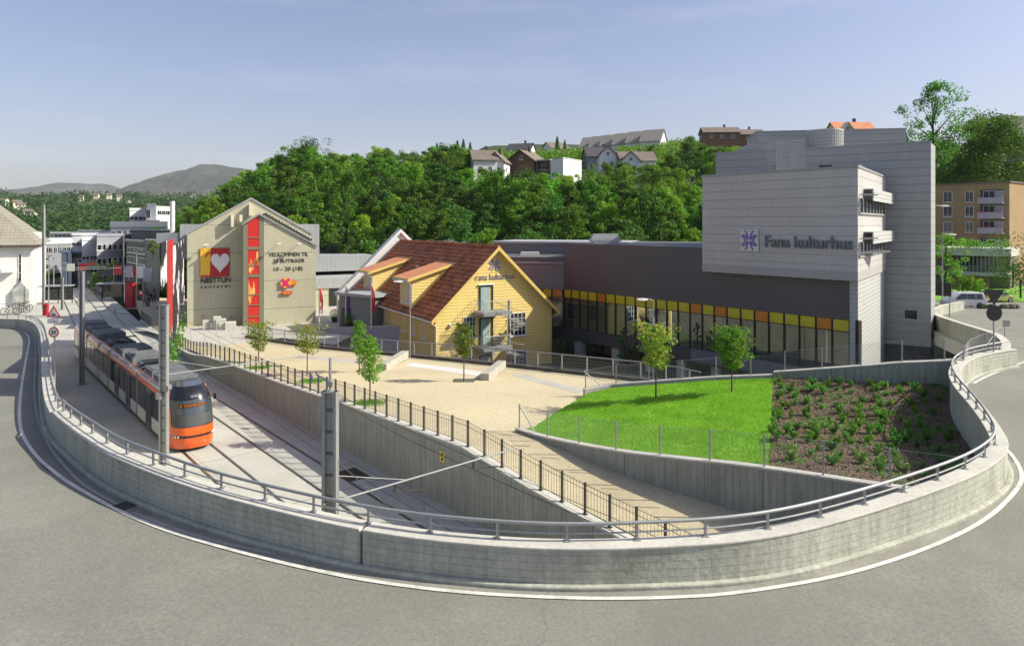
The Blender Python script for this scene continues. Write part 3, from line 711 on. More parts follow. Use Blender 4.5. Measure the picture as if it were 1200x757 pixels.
while cnt < 9000:
    x = rnd.uniform(min(xs), max(xs)); y = rnd.uniform(min(ys), max(ys))
    if not inside((x, y), bed_poly): continue
    z = z_soil(x, y); s = rnd.uniform(0.02, 0.06); a_ = rnd.uniform(0, 6.3)
    c = [Vector((x+s*math.cos(a_+k*2.09), y+s*math.sin(a_+k*2.09), z-0.01)) for k in range(3)]; t_ = Vector((x, y, z+s*0.8))
    for i in range(3): cl.face(c[i], c[(i+1) % 3], t_)
    cnt += 1
tag(cl.build('bark_mulch', surf('mulch', (0.15, 0.105, 0.065), 1.0, var=0.3, vs=6, fine=0.4, fs=30, alt=(0.30, 0.24, 0.16), alt_s=9, alt_lo=0.55, alt_hi=0.65), fix=False), 'loose brown bark mulch and clods on the planted bed', 'mulch', kind='stuff')
# weeds / seedlings as ground cover between the shrubs
wd = MB(); cnt = 0
while cnt < 900:
    x = rnd.uniform(min(xs), max(xs)); y = rnd.uniform(min(ys), max(ys))
    if not inside((x, y), bed_poly) or noise.noise(Vector((x*0.9, y*0.9, 7))) < 0.05: continue
    leaves(wd, (x, y, z_soil(x, y)+0.04), 0.09, 7, 0.06, rnd, 0.5); cnt += 1
tag(wd.build('seedlings', M['leaf_s'], fix=False), 'sparse green seedlings scattered over the planted bed', 'ground cover', kind='stuff')
# kerb of lawn at the far side, low wall behind the bed
kb = thing('lawn_kerb', 'light concrete kerb along the far edge of the lawn', 'kerb', (8, 36, 3.6))
kl = resample([Vector(p) for p in ((3.9, 36.5), (5.4, 36.9), (7.8, 36.5), (10.8, 35.9), (13.3, 34.9))], 0.8)
m = MB(); wall_strip(m, kl, 0.0, -0.3, lambda x, y: BZ+1.2, lambda x, y: z_lawn(x, y)+0.12); m.build('kerb_stone', M['coping'], kb, bevel=0.015)
bw = thing('garden_wall', 'low dark concrete wall behind the planted bed below the chain link fence', 'wall', (16, 33, 4.3))
bl = resample([Vector(p) for p in ((13.3, 34.75), (14.6, 34.0), (17.0, 32.7), (19.5, 31.6), (20.7, 31.3))], 0.6)
def zbw(x, y): return z_lawn(x, y)+0.30+0.35*min(1, max(0, (x-13.3)/5))
m = MB(); wall_strip(m, bl, 0, -0.3, lambda x, y: BZ, lambda x, y: zbw(x, y)-0.06); m.build('wall', M['concrete_wall'], bw)
m = MB(); wall_strip(m, bl, 0.03, -0.33, lambda x, y: zbw(x, y)-0.061, zbw); m.build('coping', M['coping'], bw)
# plaza far kerb (dark retaining edge over the lower street)
pk = thing('square_edge', 'dark concrete edge wall of the gravel square below the steel railing', 'retaining wall', (-5, 52, 2))
fe = resample([Vector(p) for p in far_edge+[(9.4, 39.3), (10.2, 37.5)]], 1.0)
m = MB(); wall_strip(m, fe, 0.0, -0.35, lambda x, y: BZ-0.1, lambda x, y: z_plaza(x, y)+0.22); m.build('wall', surf('edge_wall', (0.12, 0.11, 0.095), 0.9, var=0.2, vs=0.8, fine=0.2, fs=8), pk)
# its galvanised railing with mesh infill
gr = thing('railing', 'galvanised railing with posts and mesh infill along the far edge of the gravel square', 'railing', (-5, 52, 3))
ro = offset_line(fe, -0.18); ro = [Vector((p.x, p.y, z_plaza(q.x, q.y)+0.22)) for p, q in zip(ro, fe)]
for p in by_step(ro, 1.9, 0.3): MB().box((p.x, p.y, p.z+0.48), (0.07, 0.07, 0.96), -0.7).build('post', M['galv'], gr)
MB().tube(up(ro, 0.96), 0.04, 6).build('top_rail', M['galv'], gr); MB().tube(up(ro, 0.12), 0.02, 6).build('bottom_rail', M['galv'], gr)
m = MB()
rd = resample(ro, 0.12)
for p in rd: m.tube([p+Vector((0, 0, .12)), p+Vector((0, 0, .94))], 0.006, 3, cap=False)
for h in (0.3, 0.5, 0.7): m.tube(up(ro, h), 0.006, 3, cap=False)
m.build('mesh_infill', M['galv'], gr, fix=False)
# chain link fences
def chain(name, label, line3, h, post_step, start, sp=0.09, group='chain link fences', ends=()):
    t = thing(name, label, 'fence', line3[len(line3)//2], group)
    for p in by_step(line3, post_step, start): 
        MB().tube([p-Vector((0, 0, .1)), p+Vector((0, 0, h))], 0.032, 8).build('post', M['galv'], t, smooth=True)
    m = MB(); m.tube(up(line3, h-0.03), 0.005, 3, cap=False); m.tube(up(line3, 0.05), 0.005, 3, cap=False); m.build('wire', M['galv'], t, fix=False)
    m = MB(); fine_ = by_step(line3, sp, 0); k = int(h/sp)
    for i in range(0, len(fine_)-k):
        for s in (0, 1):
            seg = [fine_[i+(j if s == 0 else k-j)]+Vector((0, 0, 0.04+(h-0.07)*j/k)) for j in ((0, k//2, k))]
            m.tube(seg, 0.0022, 3, cap=False)
    m.build('chain_link', M['galv'], t, fix=False)
    for (a_, b_) in ends: MB().tube([a_, b_], 0.026, 6).build('brace', M['galv'], t)
    return t
lwl = [Vector((p.x, p.y, zlw(q.x, q.y))) for p, q in zip(offset_line(lw_s, 0.13), lw_s) ]
e0 = lwl[0]
chain('chain_link_fence', 'chain link fence with thin posts on the wall between the footpath and the lawn', resample(lwl, 0.4), 1.05, 1.85, 0.12,
      ends=((by_step(lwl, 1.85, 0.12)[0]+Vector((0, 0, 0.98)), by_step(lwl, 0.9, 1.15)[0]+Vector((0, 0, 0.05))),))
f2 = [Vector((p.x, p.y, z_lawn(p.x, p.y)+0.12)) for p in offset_line(kl, -0.16)]+[Vector((p.x, p.y, zbw(p.x, p.y))) for p in offset_line(bl, -0.16)[1:]]
chain('chain_link_fence', 'chain link fence above the far kerb of the lawn and the planted bed', resample(f2, 0.4), 1.0, 1.75, 0.1,
      ends=((f2[0]+Vector((0, 0, 0.95)), f2[0].lerp(f2[2], 0.6)+Vector((0, 0, 0.03))),))
fe3 = [Vector((20.7, 31.3, 5.3)), Vector((22.0, 32.8, 5.45)), Vector((24.6, 34.3, 5.85))]
chain('chain_link_fence', 'short chain link fence with a diagonal brace joining the two parapets', resample(fe3, 0.4), 1.0, 1.7, 0.1, ends=((Vector((24.3, 34.1, 6.8)), Vector((22.9, 33.3, 5.7))),))
# benches
M['bench'] = surf('bench_concrete', (0.40, 0.385, 0.32), 0.85, var=0.1, vs=1.5, fine=0.08)
for (c0, c1, lb, w) in (((572, 446), (592, 434), 'long low concrete bench block on the gravel square in front of the yellow house', 0.55), ((452, 434), (478, 422.5), 'low concrete bench block behind the pair of young trees', 0.55)):
    a_, b_ = PZ(*c0), PZ(*c1); f_ = Face(a_, b_); z = z_plaza(0, a_.y)
    m = MB(); m.fbox(f_, 0, f_.w, z-0.1, z+0.42, -w*0.9, w*0.1); tag(m.build('concrete_bench', M['bench'], bevel=0.02), lb, 'bench')
# tree grates
for (px, py, lb) in ((543.6, 446.8, 'square metal tree grate with the young tree in front of the yellow house'),):
    q = PZ(px, py); m = MB()
    for k in range(9): m.box((q.x+(k-4)*0.14, q.y, z_plaza(0, q.y)+0.012), (0.09, 1.25, 0.024), 0)
    m.box((q.x, q.y, z_plaza(0, q.y)+0.01), (1.3, 1.3, 0.015)); tag(m.build('tree_grate', surf('grate', (0.13, 0.12, 0.09), 0.9)), lb, 'tree grate')
for (px, py, lb) in ((433, 472, 'patch of grass round the foot of the tallest young tree'), (365, 447, 'patch of grass round the foot of the young tree by the tram sign'), (303, 431, 'patch of grass below the leftmost young tree')):
    q = PZ(px, py); rnd = random.Random(px); m = MB()
    for _ in range(900):
        x = q.x+rnd.gauss(0, 0.42); y = q.y+rnd.gauss(0, 0.42)
        if abs(x-q.x) > 0.85 or abs(y-q.y) > 0.85: continue
        z = z_plaza(0, y); an = rnd.uniform(0, 6.3); w = 0.022; h = rnd.uniform(.05, .13)
        m.face((x-w*math.cos(an), y-w*math.sin(an), z), (x+w*math.cos(an), y+w*math.sin(an), z), (x+rnd.uniform(-.05, .05), y+rnd.uniform(-.05, .05), z+h))
    tag(m.build('grass_patch', M['blade'], fix=False), lb, 'grass', kind='stuff')
for (px, py) in ((668, 478), (681, 467.5)):
    q = PZ(px, py); m = MB(); m.lathe((q.x, q.y, z_plaza(0, q.y)), [(0.30, 0), (0.30, 0.015), (0.22, 0.02)], 14)
    tag(m.build('manhole_cover', surf('cover', (0.16, 0.13, 0.09), 0.9)), 'round brown manhole cover in the gravel at the '+('near' if py > 470 else 'far')+' end of the lawn edge', 'manhole cover')
# ================================================================ TRAM
HEAD = math.atan2(D.y, D.x)
tram = thing('tram', 'white and orange low floor tram with dark windows standing on the left track', 'tram', (0, 0, 0))
TL = 31.6; HW = 1.25
def xf(z): return TL-interp(z, [(0.2, 0.12), (0.5, 0.02), (0.95, 0.0), (1.3, 0.06), (2.0, 0.22), (2.7, 0.48), (3.1, 0.72), (3.4, 1.1)])
def nose(z, t, off=0.0, dep=2.1):     # t in -90..90 degrees round the front
    a = R(t); s = abs(math.sin(a))**0.72*(1 if t >= 0 else -1); c = abs(math.cos(a))**0.72
    w = HW*(1-0.0*z) if z < 2.6 else HW-0.30*((z-2.6)/0.75)**1.5
    x = xf(z)-dep+(dep+off)*c; y = s*(w+off)
    return Vector((x, y, z))
def npatch(mb, t0, t1, z0, z1, off, nt=16, nz=7):
    rows = []
    for i in range(nz+1):
        z = z0+(z1-z0)*i/nz; rows.append([nose(z, t0+(t1-t0)*j/nt, off) for j in range(nt+1)])
    rows2 = rows
    base = len(mb.v); m = nt+1
    for r in rows2: mb.v += [tuple(p) for p in r]
    for i in range(nz):
        for j in range(nt): mb.f.append((base+i*m+j, base+i*m+j+1, base+(i+1)*m+j+1, base+(i+1)*m+j))
    return mb
def side_strip(mb, x0, x1, zw, cap=True):     # both sides, zw = list of (z, halfwidth)
    for sg in (1, -1):
        mb.loft([[(x, sg*w, z) for z, w in zw] for x in (x0, x1)], closed=False)
NX0 = TL-2.2
joints = [6.1, 11.2, 14.9, 23.6]
segs = list(zip([0.0]+joints, joints+[NX0]))
for i, (a_, b_) in enumerate(segs):
    a2 = a_+(0.16 if i else 0); b2 = b_-(0.16 if i < 4 else 0)
    body = MB()
    body.box(((a2+b2)/2, 0, 1.7), (b2-a2, 2*HW-0.16, 2.72))
    side_strip(body, a2, b2, [(0.28, HW-0.08), (0.42, HW), (1.12, HW), (1.12, HW-0.05)])
    o = body.build('body_module', M['tram_white'], tram, local=True)
    gm = MB(); side_strip(gm, a2+0.05, b2-0.05, [(1.125, HW-0.02), (2.66, HW-0.02)])
    gm.build('window_band', M['tram_glass'], tram, local=True)
    ed = MB(); side_strip(ed, a2, b2, [(2.662, HW+0.004), (2.80, HW-0.02), (3.02, HW-0.14), (3.13, HW-0.30), (3.14, HW-0.42)])
    ed.build('roof_edge', M['tram_pink'], tram, local=True)
    rf = MB(); rf.box(((a2+b2)/2, 0, 3.07), (b2-a2, 2*HW-0.62, 0.1)); rf.build('roof', M['tram_grey'], tram, local=True)
    # doors and window posts
    L = b2-a2
    if L > 5:
        for dx in ([0.5] if L < 8 else [0.33, 0.74]):
            x = a2+L*dx
            for sg in (1, -1):
                d_ = MB(); d_.box((x, sg*(HW-0.005), 1.45), (1.36, 0.03, 2.22)); dr = d_.build('door', M['tram_black'], tram, local=True)
                e_ = MB()
                for q in (-0.34, 0.34): e_.box((x+q, sg*(HW+0.014), 1.52), (0.52, 0.012, 1.75))
                e_.build('door_glass', M['tram_glass'], dr, local=True)
    for k in range(1, int(L/1.5)):
        x = a2+L*k/int(L/1.5)
        w_ = MB()
        for sg in (1, -1): w_.box((x, sg*(HW-0.012), 1.85), (0.07, 0.02, 1.45))
        w_.build('window_post', M['tram_black'], tram, local=True)
for x in joints:
    be = MB(); n = 5
    for k in range(n):
        be.box((x-0.13+0.065*k, 0, 1.72), (0.045, 2*HW-0.03-0.05*(k % 2), 2.75))
    be.build('bellows', surf('bellows', (0.34, 0.30, 0.21), 0.8) if x == joints[0] else bpy.data.materials['bellows'], tram, local=True)
# rear end cab (simplified mirror)
rb = MB(); rb.loft([[(-x, sy*w, z) for sy, z in ((-1, 0.3), (1, 0.3), (1, 2.6), (0.8, 3.1), (-0.8, 3.1), (-1, 2.6))] for x, w in ((0, HW), (0.8, HW-0.12), (1.3, HW-0.4), (1.5, 0.6))])
rb.build('rear_end', M['tram_white'], tram, smooth=True, local=True)
# nose shell
m = MB(); npatch(m, -90, 90, 0.22, 1.14, 0.0, 36, 8); m.build('nose_shell', M['tram_white'], tram, smooth=True, fix=False, local=True)
m = MB(); npatch(m, -90, 90, 1.14, 3.36, -0.012, 36, 14); m.face(*[nose(3.36, t, -0.012) for t in range(-90, 91, 9)]); m.build('nose_upper', M['tram_black'], tram, smooth=True, fix=False, local=True)
m = MB(); npatch(m, -63, 63, 0.20, 1.16, 0.012, 30, 8); m.build('front_bumper', M['tram_orange'], tram, smooth=True, fix=False, local=True)
m = MB()
npatch(m, 56, 74, 1.16, 3.30, 0.014, 5, 12); npatch(m, -74, -56, 1.16, 3.30, 0.014, 5, 12); npatch(m, -58, 58, 1.12, 1.34, 0.014, 24, 3)
m.build('front_frame', M['tram_orange'], tram, smooth=True, fix=False, local=True)
m = MB(); npatch(m, -54, 54, 1.36, 2.72, 0.008, 24, 8); m.build('windshield', glass('windshield', (0.03, 0.04, 0.045), 0.04, 1.7), tram, smooth=True, fix=False, local=True)
m = MB(); npatch(m, -46, 40, 1.42, 1.98, 0.014, 20, 5); m.build('dashboard_screen', plain('dash', (0.07, 0.075, 0.075), 0.4), tram, smooth=True, fix=False, local=True)
m = MB(); npatch(m, -30, 22, 2.36, 2.56, 0.020, 14, 2); m.build('destination_display', surf('disp', (0.06, 0.018, 0.005), 0.5), tram, fix=False, local=True)
m = MB()
for k, (t0, t1) in enumerate(((-27, -23), (-17, -14), (-12, -9), (-7, -4), (-2, 1), (3, 6), (8, 11), (13, 17))): npatch(m, t0, t1, 2.41, 2.51, 0.024, 2, 2)
m.build('display_letters', M['amber'], tram, fix=False, local=True)
m = MB(); npatch(m, -56, 56, 0.80, 0.93, 0.022, 24, 2); m.build('light_strip', M['tram_black'], tram, fix=False, local=True)
for t0 in (-54, -47, -40, 33, 40, 47):
    p = nose(0.865, t0+3, 0.03); m = MB(); m.lathe(p, [(0.02, -0.02), (0.055, 0.0), (0.03, 0.02)], 10, 'x'); m.build('headlight', plain('lamp_white', (0.75, 0.74, 0.66), 0.15), tram, local=True)
m = MB(); npatch(m, -4, 4, 2.80, 2.96, 0.022, 6, 2); m.build('emblem', plain('emblem_grey', (0.06, 0.06, 0.07), 0.4), tram, fix=False, local=True)
for sg in (1, -1):
    p = nose(2.6, 74*sg, 0); m = MB(); m.tube([p, p+Vector((0.12, sg*0.22, 0.02))], 0.02, 6); m.box((p.x+0.14, p.y+sg*0.24, p.z-0.14), (0.06, 0.14, 0.32)); m.build('side_mirror', M['tram_black'], tram, local=True)
ud_ = MB(); ud_.box((TL/2-0.5, 0, 0.33), (TL-2.6, 2.2, 0.45)); ud_.build('underframe', M['rubber'], tram, local=True)
for x in (2.2, 4.0, 12.2, 13.9, 26.2, 28.0):
    for sg in (1, -1):
        w_ = MB(); w_.lathe((x, sg*0.76, 0.33), [(0.30, -0.06), (0.33, -0.05), (0.33, 0.05), (0.2, 0.06)], 16, 'y'); w_.build('wheel', M['dark_metal'], tram, local=True)
# roof equipment
rb = random.Random(11)
for (x, l, w, h, mt) in ((1.6, 2.4, 1.9, 0.42, 'tram_grey'), (4.5, 1.8, 1.7, 0.34, 'tram_grey'), (8.4, 3.0, 1.95, 0.44, 'tram_grey'), (12.6, 1.5, 1.6, 0.3, 'tram_grey'), (17.0, 2.5, 1.95, 0.46, 'tram_grey'),
                      (20.0, 2.2, 1.9, 0.42, 'tram_grey'), (22.4, 1.2, 1.6, 0.3, 'tram_black'), (25.2, 1.9, 1.9, 0.40, 'tram_grey'), (27.6, 2.0, 1.95, 0.36, 'tram_grey')):
    b_ = MB(); b_.box((x, 0, 3.13+h/2), (l, w, h)); b_.box((x, 0, 3.13+h+0.02), (l*0.9, w*0.86, 0.035))
    for k in range(5): b_.box((x-l*0.36+k*l*0.18, 0, 3.13+h+0.045), (0.03, w*0.8, 0.02))
    for k in range(3): b_.box((x-l*0.3+k*l*0.3, -w/2-0.02, 3.13+h*0.5), (l*0.2, 0.03, h*0.6))
    b_.build('roof_unit', M[mt], tram, bevel=0.02, local=True)
m = MB()
for sg in (-1, 1):
    m.tube([(0.5, sg*0.98, 3.2), (TL-3, sg*0.98, 3.2)], 0.02, 5)
for k in range(60):
    x = rb.uniform(10.4, 24.2); 
    if rb.random() < 0.5: m.tube([(x, rb.uniform(-.8, .8), 3.14), (x+rb.uniform(-.4, .4), rb.uniform(-.8, .8), 3.14+rb.uniform(.1, .5))], 0.03, 5)
    else: m.box((x, rb.uniform(-.8, .8), 3.22), (rb.uniform(.15, .5), rb.uniform(.15, .4), rb.uniform(.12, .35)))
m.build('roof_cabling', M['tram_black'], tram, local=True)
pg = MB()
for sg in (-0.5, 0.5): pg.tube([(13.7, sg, 3.25), (12.2, sg*0.8, 3.62), (14.0, sg*0.7, 3.85)], 0.025, 5)
pg.tube([(14.0, -0.8, 3.86), (14.0, 0.8, 3.86)], 0.03, 6); pg.tube([(14.25, -0.8, 3.86), (14.25, 0.8, 3.86)], 0.03, 6); pg.box((13.2, 0, 3.28), (1.8, 1.2, 0.08)); pg.build('pantograph', M['dark_metal'], tram, local=True)
hd = TR(-36.9, 10.17); st = hd-Vector((math.cos(HEAD), math.sin(HEAD), 0))*TL
tram.location = (st.x, st.y, ZT); tram.scale = (1, 0.92, 0.935); tram.rotation_euler = (0, 0, HEAD)

# ================================================================ OVERHEAD LINE
M['web'] = surf('web_plate', (0.33, 0.335, 0.32), 0.6, var=0.1, vs=1, metal=0.3, seams=((UP, 0.6, 0.09, 0.55),))
M['arm'] = plain('arm_steel', (0.30, 0.31, 0.29), 0.6, 0.2)
def mast(px, v, ptop, label, arm_z, arm_len=6.9, wide=0.42):
    r = (px-CX)/F; Y = v/(NV.x*r+NV.y)
    # follow the curved line further out
    for _ in range(20):
        u = D.x*r*Y+D.y*Y; Y = (v+shift(u))/(NV.x*r+NV.y)
    p = Vector((r*Y, Y, ZT)); t = thing('catenary_mast', label, 'mast', p, 'masts carrying the overhead line'); z1 = ZP(ptop, Y)
    m = MB(); an = HEAD+R(40)
    c, s = math.cos(an), math.sin(an)
    def bx(o, w, dpt, z0, z1_, mm, o2=0): mm.box((p.x+c*o-s*o2, p.y+s*o+c*o2, (z0+z1_)/2), (w, dpt, z1_-z0), an)
    bx(-wide/2+0.045, 0.09, 0.20, ZT, z1, m); bx(wide/2-0.045, 0.09, 0.20, ZT, z1, m); m.build('upright', M['galv'], t)
    m = MB()
    bx(0, wide-0.182, 0.03, ZT+0.2, z1-0.1, m); m.build('web_plate', M['web'], t)
    m = MB(); bx(0, wide+0.03, 0.26, z1-0.05, z1+0.0, m); m.build('top_plate', M['galv'], t)
    m = MB(); bx(0, wide+0.1, 0.4, ZT+0.001, ZT+0.05, m); m.build('base_plate', M['galv'], t)
    q0 = Vector((p.x, p.y, arm_z)); q1 = q0+Vector((NV.x, NV.y, 0.01))*arm_len
    m = MB(); m.tube([q0-Vector((NV.x, NV.y, 0))*0.2, q1], 0.028, 7); m.tube([q0+Vector((0, 0, 0.75)), q0.lerp(q1, 0.36)], 0.012, 5); m.build('arm', M['arm'], t)
    m = MB()
    for fr in (0.30, 0.72):
        c_ = q0.lerp(q1, fr); m.tube([c_, c_+Vector((0, 0, -0.25)), c_+Vector((NV.x, NV.y, 0))*1.0+Vector((0, 0, -0.42))], 0.022, 5)
        for kk in range(3): m.lathe((c_.x, c_.y, c_.z-0.06-0.07*kk), [(0.03, 0), (0.07, -0.02), (0.03, -0.045)], 8)
        m.build('insulator', M['bark_dark'], t); m = MB()
    return p, q0, q1
masts = [mast(387, 8.35, 458, 'steel catenary mast nearest the viewer rising behind the guard rail', 4.28),
         mast(192, 8.4, 357, 'steel catenary mast with a small camera standing beside the tram front', 4.7),
         mast(96, 8.0, 318, 'steel catenary mast standing beside the tail of the tram', 5.6, 6.9, 0.3),
         mast(51, 7.0, 240, 'tall thin mast beside the white hall by the bicycles', 5.7, 7.5, 0.3),
         mast(73, 9.0, 325, 'short mast far down the tram line in front of the town', 5.7, 7, 0.3)]
m = MB(); p = masts[1][0]
for z in (4.15,): m.box((p.x+0.3, p.y-0.1, z), (0.32, 0.18, 0.16), HEAD); m.tube([(p.x, p.y, z), (p.x+0.3, p.y-0.1, z)], 0.025, 5)
m.box((p.x-0.14, p.y-0.2, 3.75), (0.2, 0.2, 0.3)); tag(m.build('mast_camera', M['galv']), 'small grey camera fixed to the mast beside the tram front', 'camera')
# light grey cabinet strip + lamp antenna on the near mast
p = masts[0][0]; z1 = ZP(458, p.y)
m = MB(); m.tube([(p.x+0.0, p.y, z1-0.3), (p.x, p.y, z1+0.9)], 0.04, 6); m.tube([(p.x-0.02, p.y, z1+0.25), (p.x-0.35, p.y, z1+0.42), (p.x-0.42, p.y, z1+0.55)], 0.025, 5); m.box((p.x+0.02, p.y-0.02, z1+0.2), (0.12, 0.12, 0.14)); tag(m.build('mast_top_fitting', M['galv']), 'thin pipe and bracket standing on top of the nearest mast', 'bracket')
wr = 0.011
for k, (v0) in enumerate((10.33, 13.5)):
    m = MB(); us = [6, -12]+[-16-6*i for i in range(22)]
    pts = [TR(u, v0, interp(-u, [(0, 3.9), (22, 3.95), (40, 4.45), (62, 5.1), (90, 5.2), (160, 5.2)])+(0.05*math.sin(u*0.4))) for u in us]
    m.tube(pts, wr, 4, cap=False)
    pts2 = [p_+Vector((0, 0, 0.35)) for p_ in pts]; m.tube(pts2, wr*0.8, 4, cap=False)
    for a_, b_ in zip(pts[::2], pts2[::2]): m.tube([a_, b_], 0.006, 3, cap=False)
    tag(m.build('contact_wire', M['dark_metal'], fix=False), 'thin overhead contact wire above the '+('track the tram stands on' if k == 0 else 'empty track beside the retaining wall'), 'wire')
# feeder wires from the mast arms to the beige building
m = MB(); q1 = masts[1][2]
for (a_, b_) in (((196, 363), (219, 373)), ((196, 366), (219, 381))):
    A_ = G(a_[0], 34.0, ZP(a_[1], 34.0)); B_ = G(b_[0], 72.0, ZP(b_[1], 72.0)); m.tube([A_, A_.lerp(B_, 0.5)+Vector((0, 0, -0.25)), B_], 0.012, 4, cap=False)
tag(m.build('span_wire', M['dark_metal'], fix=False), 'pair of span wires from the mast beside the tram to the beige building', 'wire')
m = MB(); A_ = masts[0][0]+Vector((0, 0, 5.0)); B_ = TR(-14, 12.6, 0.6)
m.tube([Vector((A_.x, A_.y, 5.6)), B_], 0.01, 4, cap=False); tag(m.build('stay_wire', M['dark_metal'], fix=False), 'diagonal stay wire running down from the nearest mast', 'wire')

# ================================================================ ROAD SIGNS LEFT
def ring_pts(c, r, n, ax): return [Vector((c.x+r*math.cos(2*math.pi*i/n)*ax.x, c.y+r*math.cos(2*math.pi*i/n)*ax.y, c.z+r*math.sin(2*math.pi*i/n))) for i in range(n)]
Ysg = 32.0; fs = Face((-40, Ysg), d=(1, 0)); sx, _ = fs.pp(63, 380)
zc = ZP(380+9.5-0, Ysg)
sg = thing('speed_sign', 'grey pole with a triangular hump warning sign above a round red and white 30 sign', 'road sign', fs.pt(sx, ZT, 0))
MB().tube([fs.pt(sx, ZT, -0.06), fs.pt(sx, ZP(361, Ysg), -0.06)], 0.035, 8).build('pole', M['galv'], sg, smooth=True)
zc = ZP(389.3, Ysg)
def disc(z, r, o, mat, nm, n=28): 
    m = MB(); m.solid([fs.pt(sx+r*math.cos(2*math.pi*i/n), z+r*math.sin(2*math.pi*i/n), o) for i in range(n)], (0, -0.008, 0)); return m.build(nm, M[mat], sg)
disc(zc, 0.245, 0.0, 'red', 'round_plate'); disc(zc, 0.18, 0.012, 'white_wood', 'round_face')
text('number', '30', 0.25, M['black'], sg, fs.mat(sx, zc-0.085, 0.024), 0.003, 0.02, 0.95, 'CENTER')
zt0, zt1 = ZP(371.5, Ysg), ZP(360, Ysg); hw = 0.335
def tri(s, o, mat, nm, dz=0.0):
    cz = zt0+(zt1-zt0)*0.36
    m = MB(); m.solid([fs.pt(sx+a_*s, cz+(b_-cz)*s+dz, o) for a_, b_ in ((-hw, zt0), (hw, zt0), (0, zt1+0.08))], (0, -0.008, 0)); return m.build(nm, M[mat], sg)
tri(1.0, 0, 'red', 'triangle_plate'); tri(0.66, 0.012, 'white_wood', 'triangle_face', 0.0)
m = MB(); m.solid([fs.pt(sx+0.12*math.cos(R(a_)), zt0+0.085+0.07*math.sin(R(a_)), 0.024) for a_ in range(0, 181, 20)], (0, -0.005, 0)); m.build('pictogram', M['black'], sg)
m = MB(); m.fbox(fs, sx-0.30, sx+0.30, ZP(379, Ysg), ZP(373.5, Ysg), 0.0, 0.012); m.build('sub_plate', M['white_wood'], sg)
text('sub_text', '0 - 100 m', 0.10, M['black'], sg, fs.mat(sx, ZP(377.6, Ysg), 0.014), 0.002, 0.01, 1, 'CENTER')
# ================================================================ BUILDING HELPERS
def window(root, fc, s0, s1, z0, z1, nx=2, ny=2, frame='white_wood', gl='glass', fw=0.07, out=0.05, sill=True, name='window'):
    m = MB()
    for a_, b_ in ((s0, s0+fw), (s1-fw, s1)): m.fbox(fc, a_, b_, z0, z1, -0.02, out)
    for a_, b_ in ((z0, z0+fw), (z1-fw, z1)): m.fbox(fc, s0+fw, s1-fw, a_, b_, -0.02, out-0.003)
    for i in range(1, nx): x = s0+(s1-s0)*i/nx; m.fbox(fc, x-fw*0.35, x+fw*0.35, z0+fw, z1-fw, -0.02, out-0.012)
    for i in range(1, ny): z = z0+(z1-z0)*i/ny; m.fbox(fc, s0+fw, s1-fw, z-fw*0.3, z+fw*0.3, -0.02, out-0.018)
    if sill: m.fbox(fc, s0-0.06, s1+0.06, z0-0.07, z0-0.003, 0.0, out+0.06)
    f = m.build(name, M[frame], root)
    p = MB(); p.fbox(fc, s0+fw*0.5, s1-fw*0.5, z0+fw*0.5, z1-fw*0.5, -0.015, 0.008); p.build('pane', M[gl], f)
    return f
def block(name, label, cat, fc, depth, z0, z1, wall='white', roof='dark_roof', rows=(), over=0.15, group=None, side=False, sw=None, rt=0.3, frame='white_wood', ray=False):
    """flat roofed building: facade fc, rows of windows as (z0, z1, n, width, s_start, s_end)"""
    root = thing(name, label, cat, fc.pt(fc.w/2, z0, -depth/2), group)
    if ray:
        A_ = fc.pt(0, 0); B_ = fc.pt(fc.w, 0); ra = A_.normalized()*depth; rb_ = B_.normalized()*depth
        MB().prism([tuple(A_[:2]), tuple(B_[:2]), tuple((B_+rb_)[:2]), tuple((A_+ra)[:2])], z0, z1).build('wall', M[wall], root)
        A_ = fc.pt(-over, 0, over); B_ = fc.pt(fc.w+over, 0, over); MB().prism([tuple(A_[:2]), tuple(B_[:2]), tuple((B_+rb_*1.02)[:2]), tuple((A_+ra*1.02)[:2])], z1+0.002, z1+rt).build('roof', M[roof], root)
    else:
        m = MB(); m.fbox(fc, 0, fc.w, z0, z1, -depth, 0); m.build('wall', M[wall], root)
        m = MB(); m.fbox(fc, -over, fc.w+over, z1+0.002, z1+rt, -depth-over, over); m.build('roof', M[roof], root)
    for (a_, b_, n, w, sa, sb) in rows:
        for i in range(n):
            c = sa+(sb-sa)*(i+0.5)/n; window(root, fc, c-w/2, c+w/2, a_, b_, 1 if w < 1.2 else 2, 1, frame, fw=0.08)
    return root
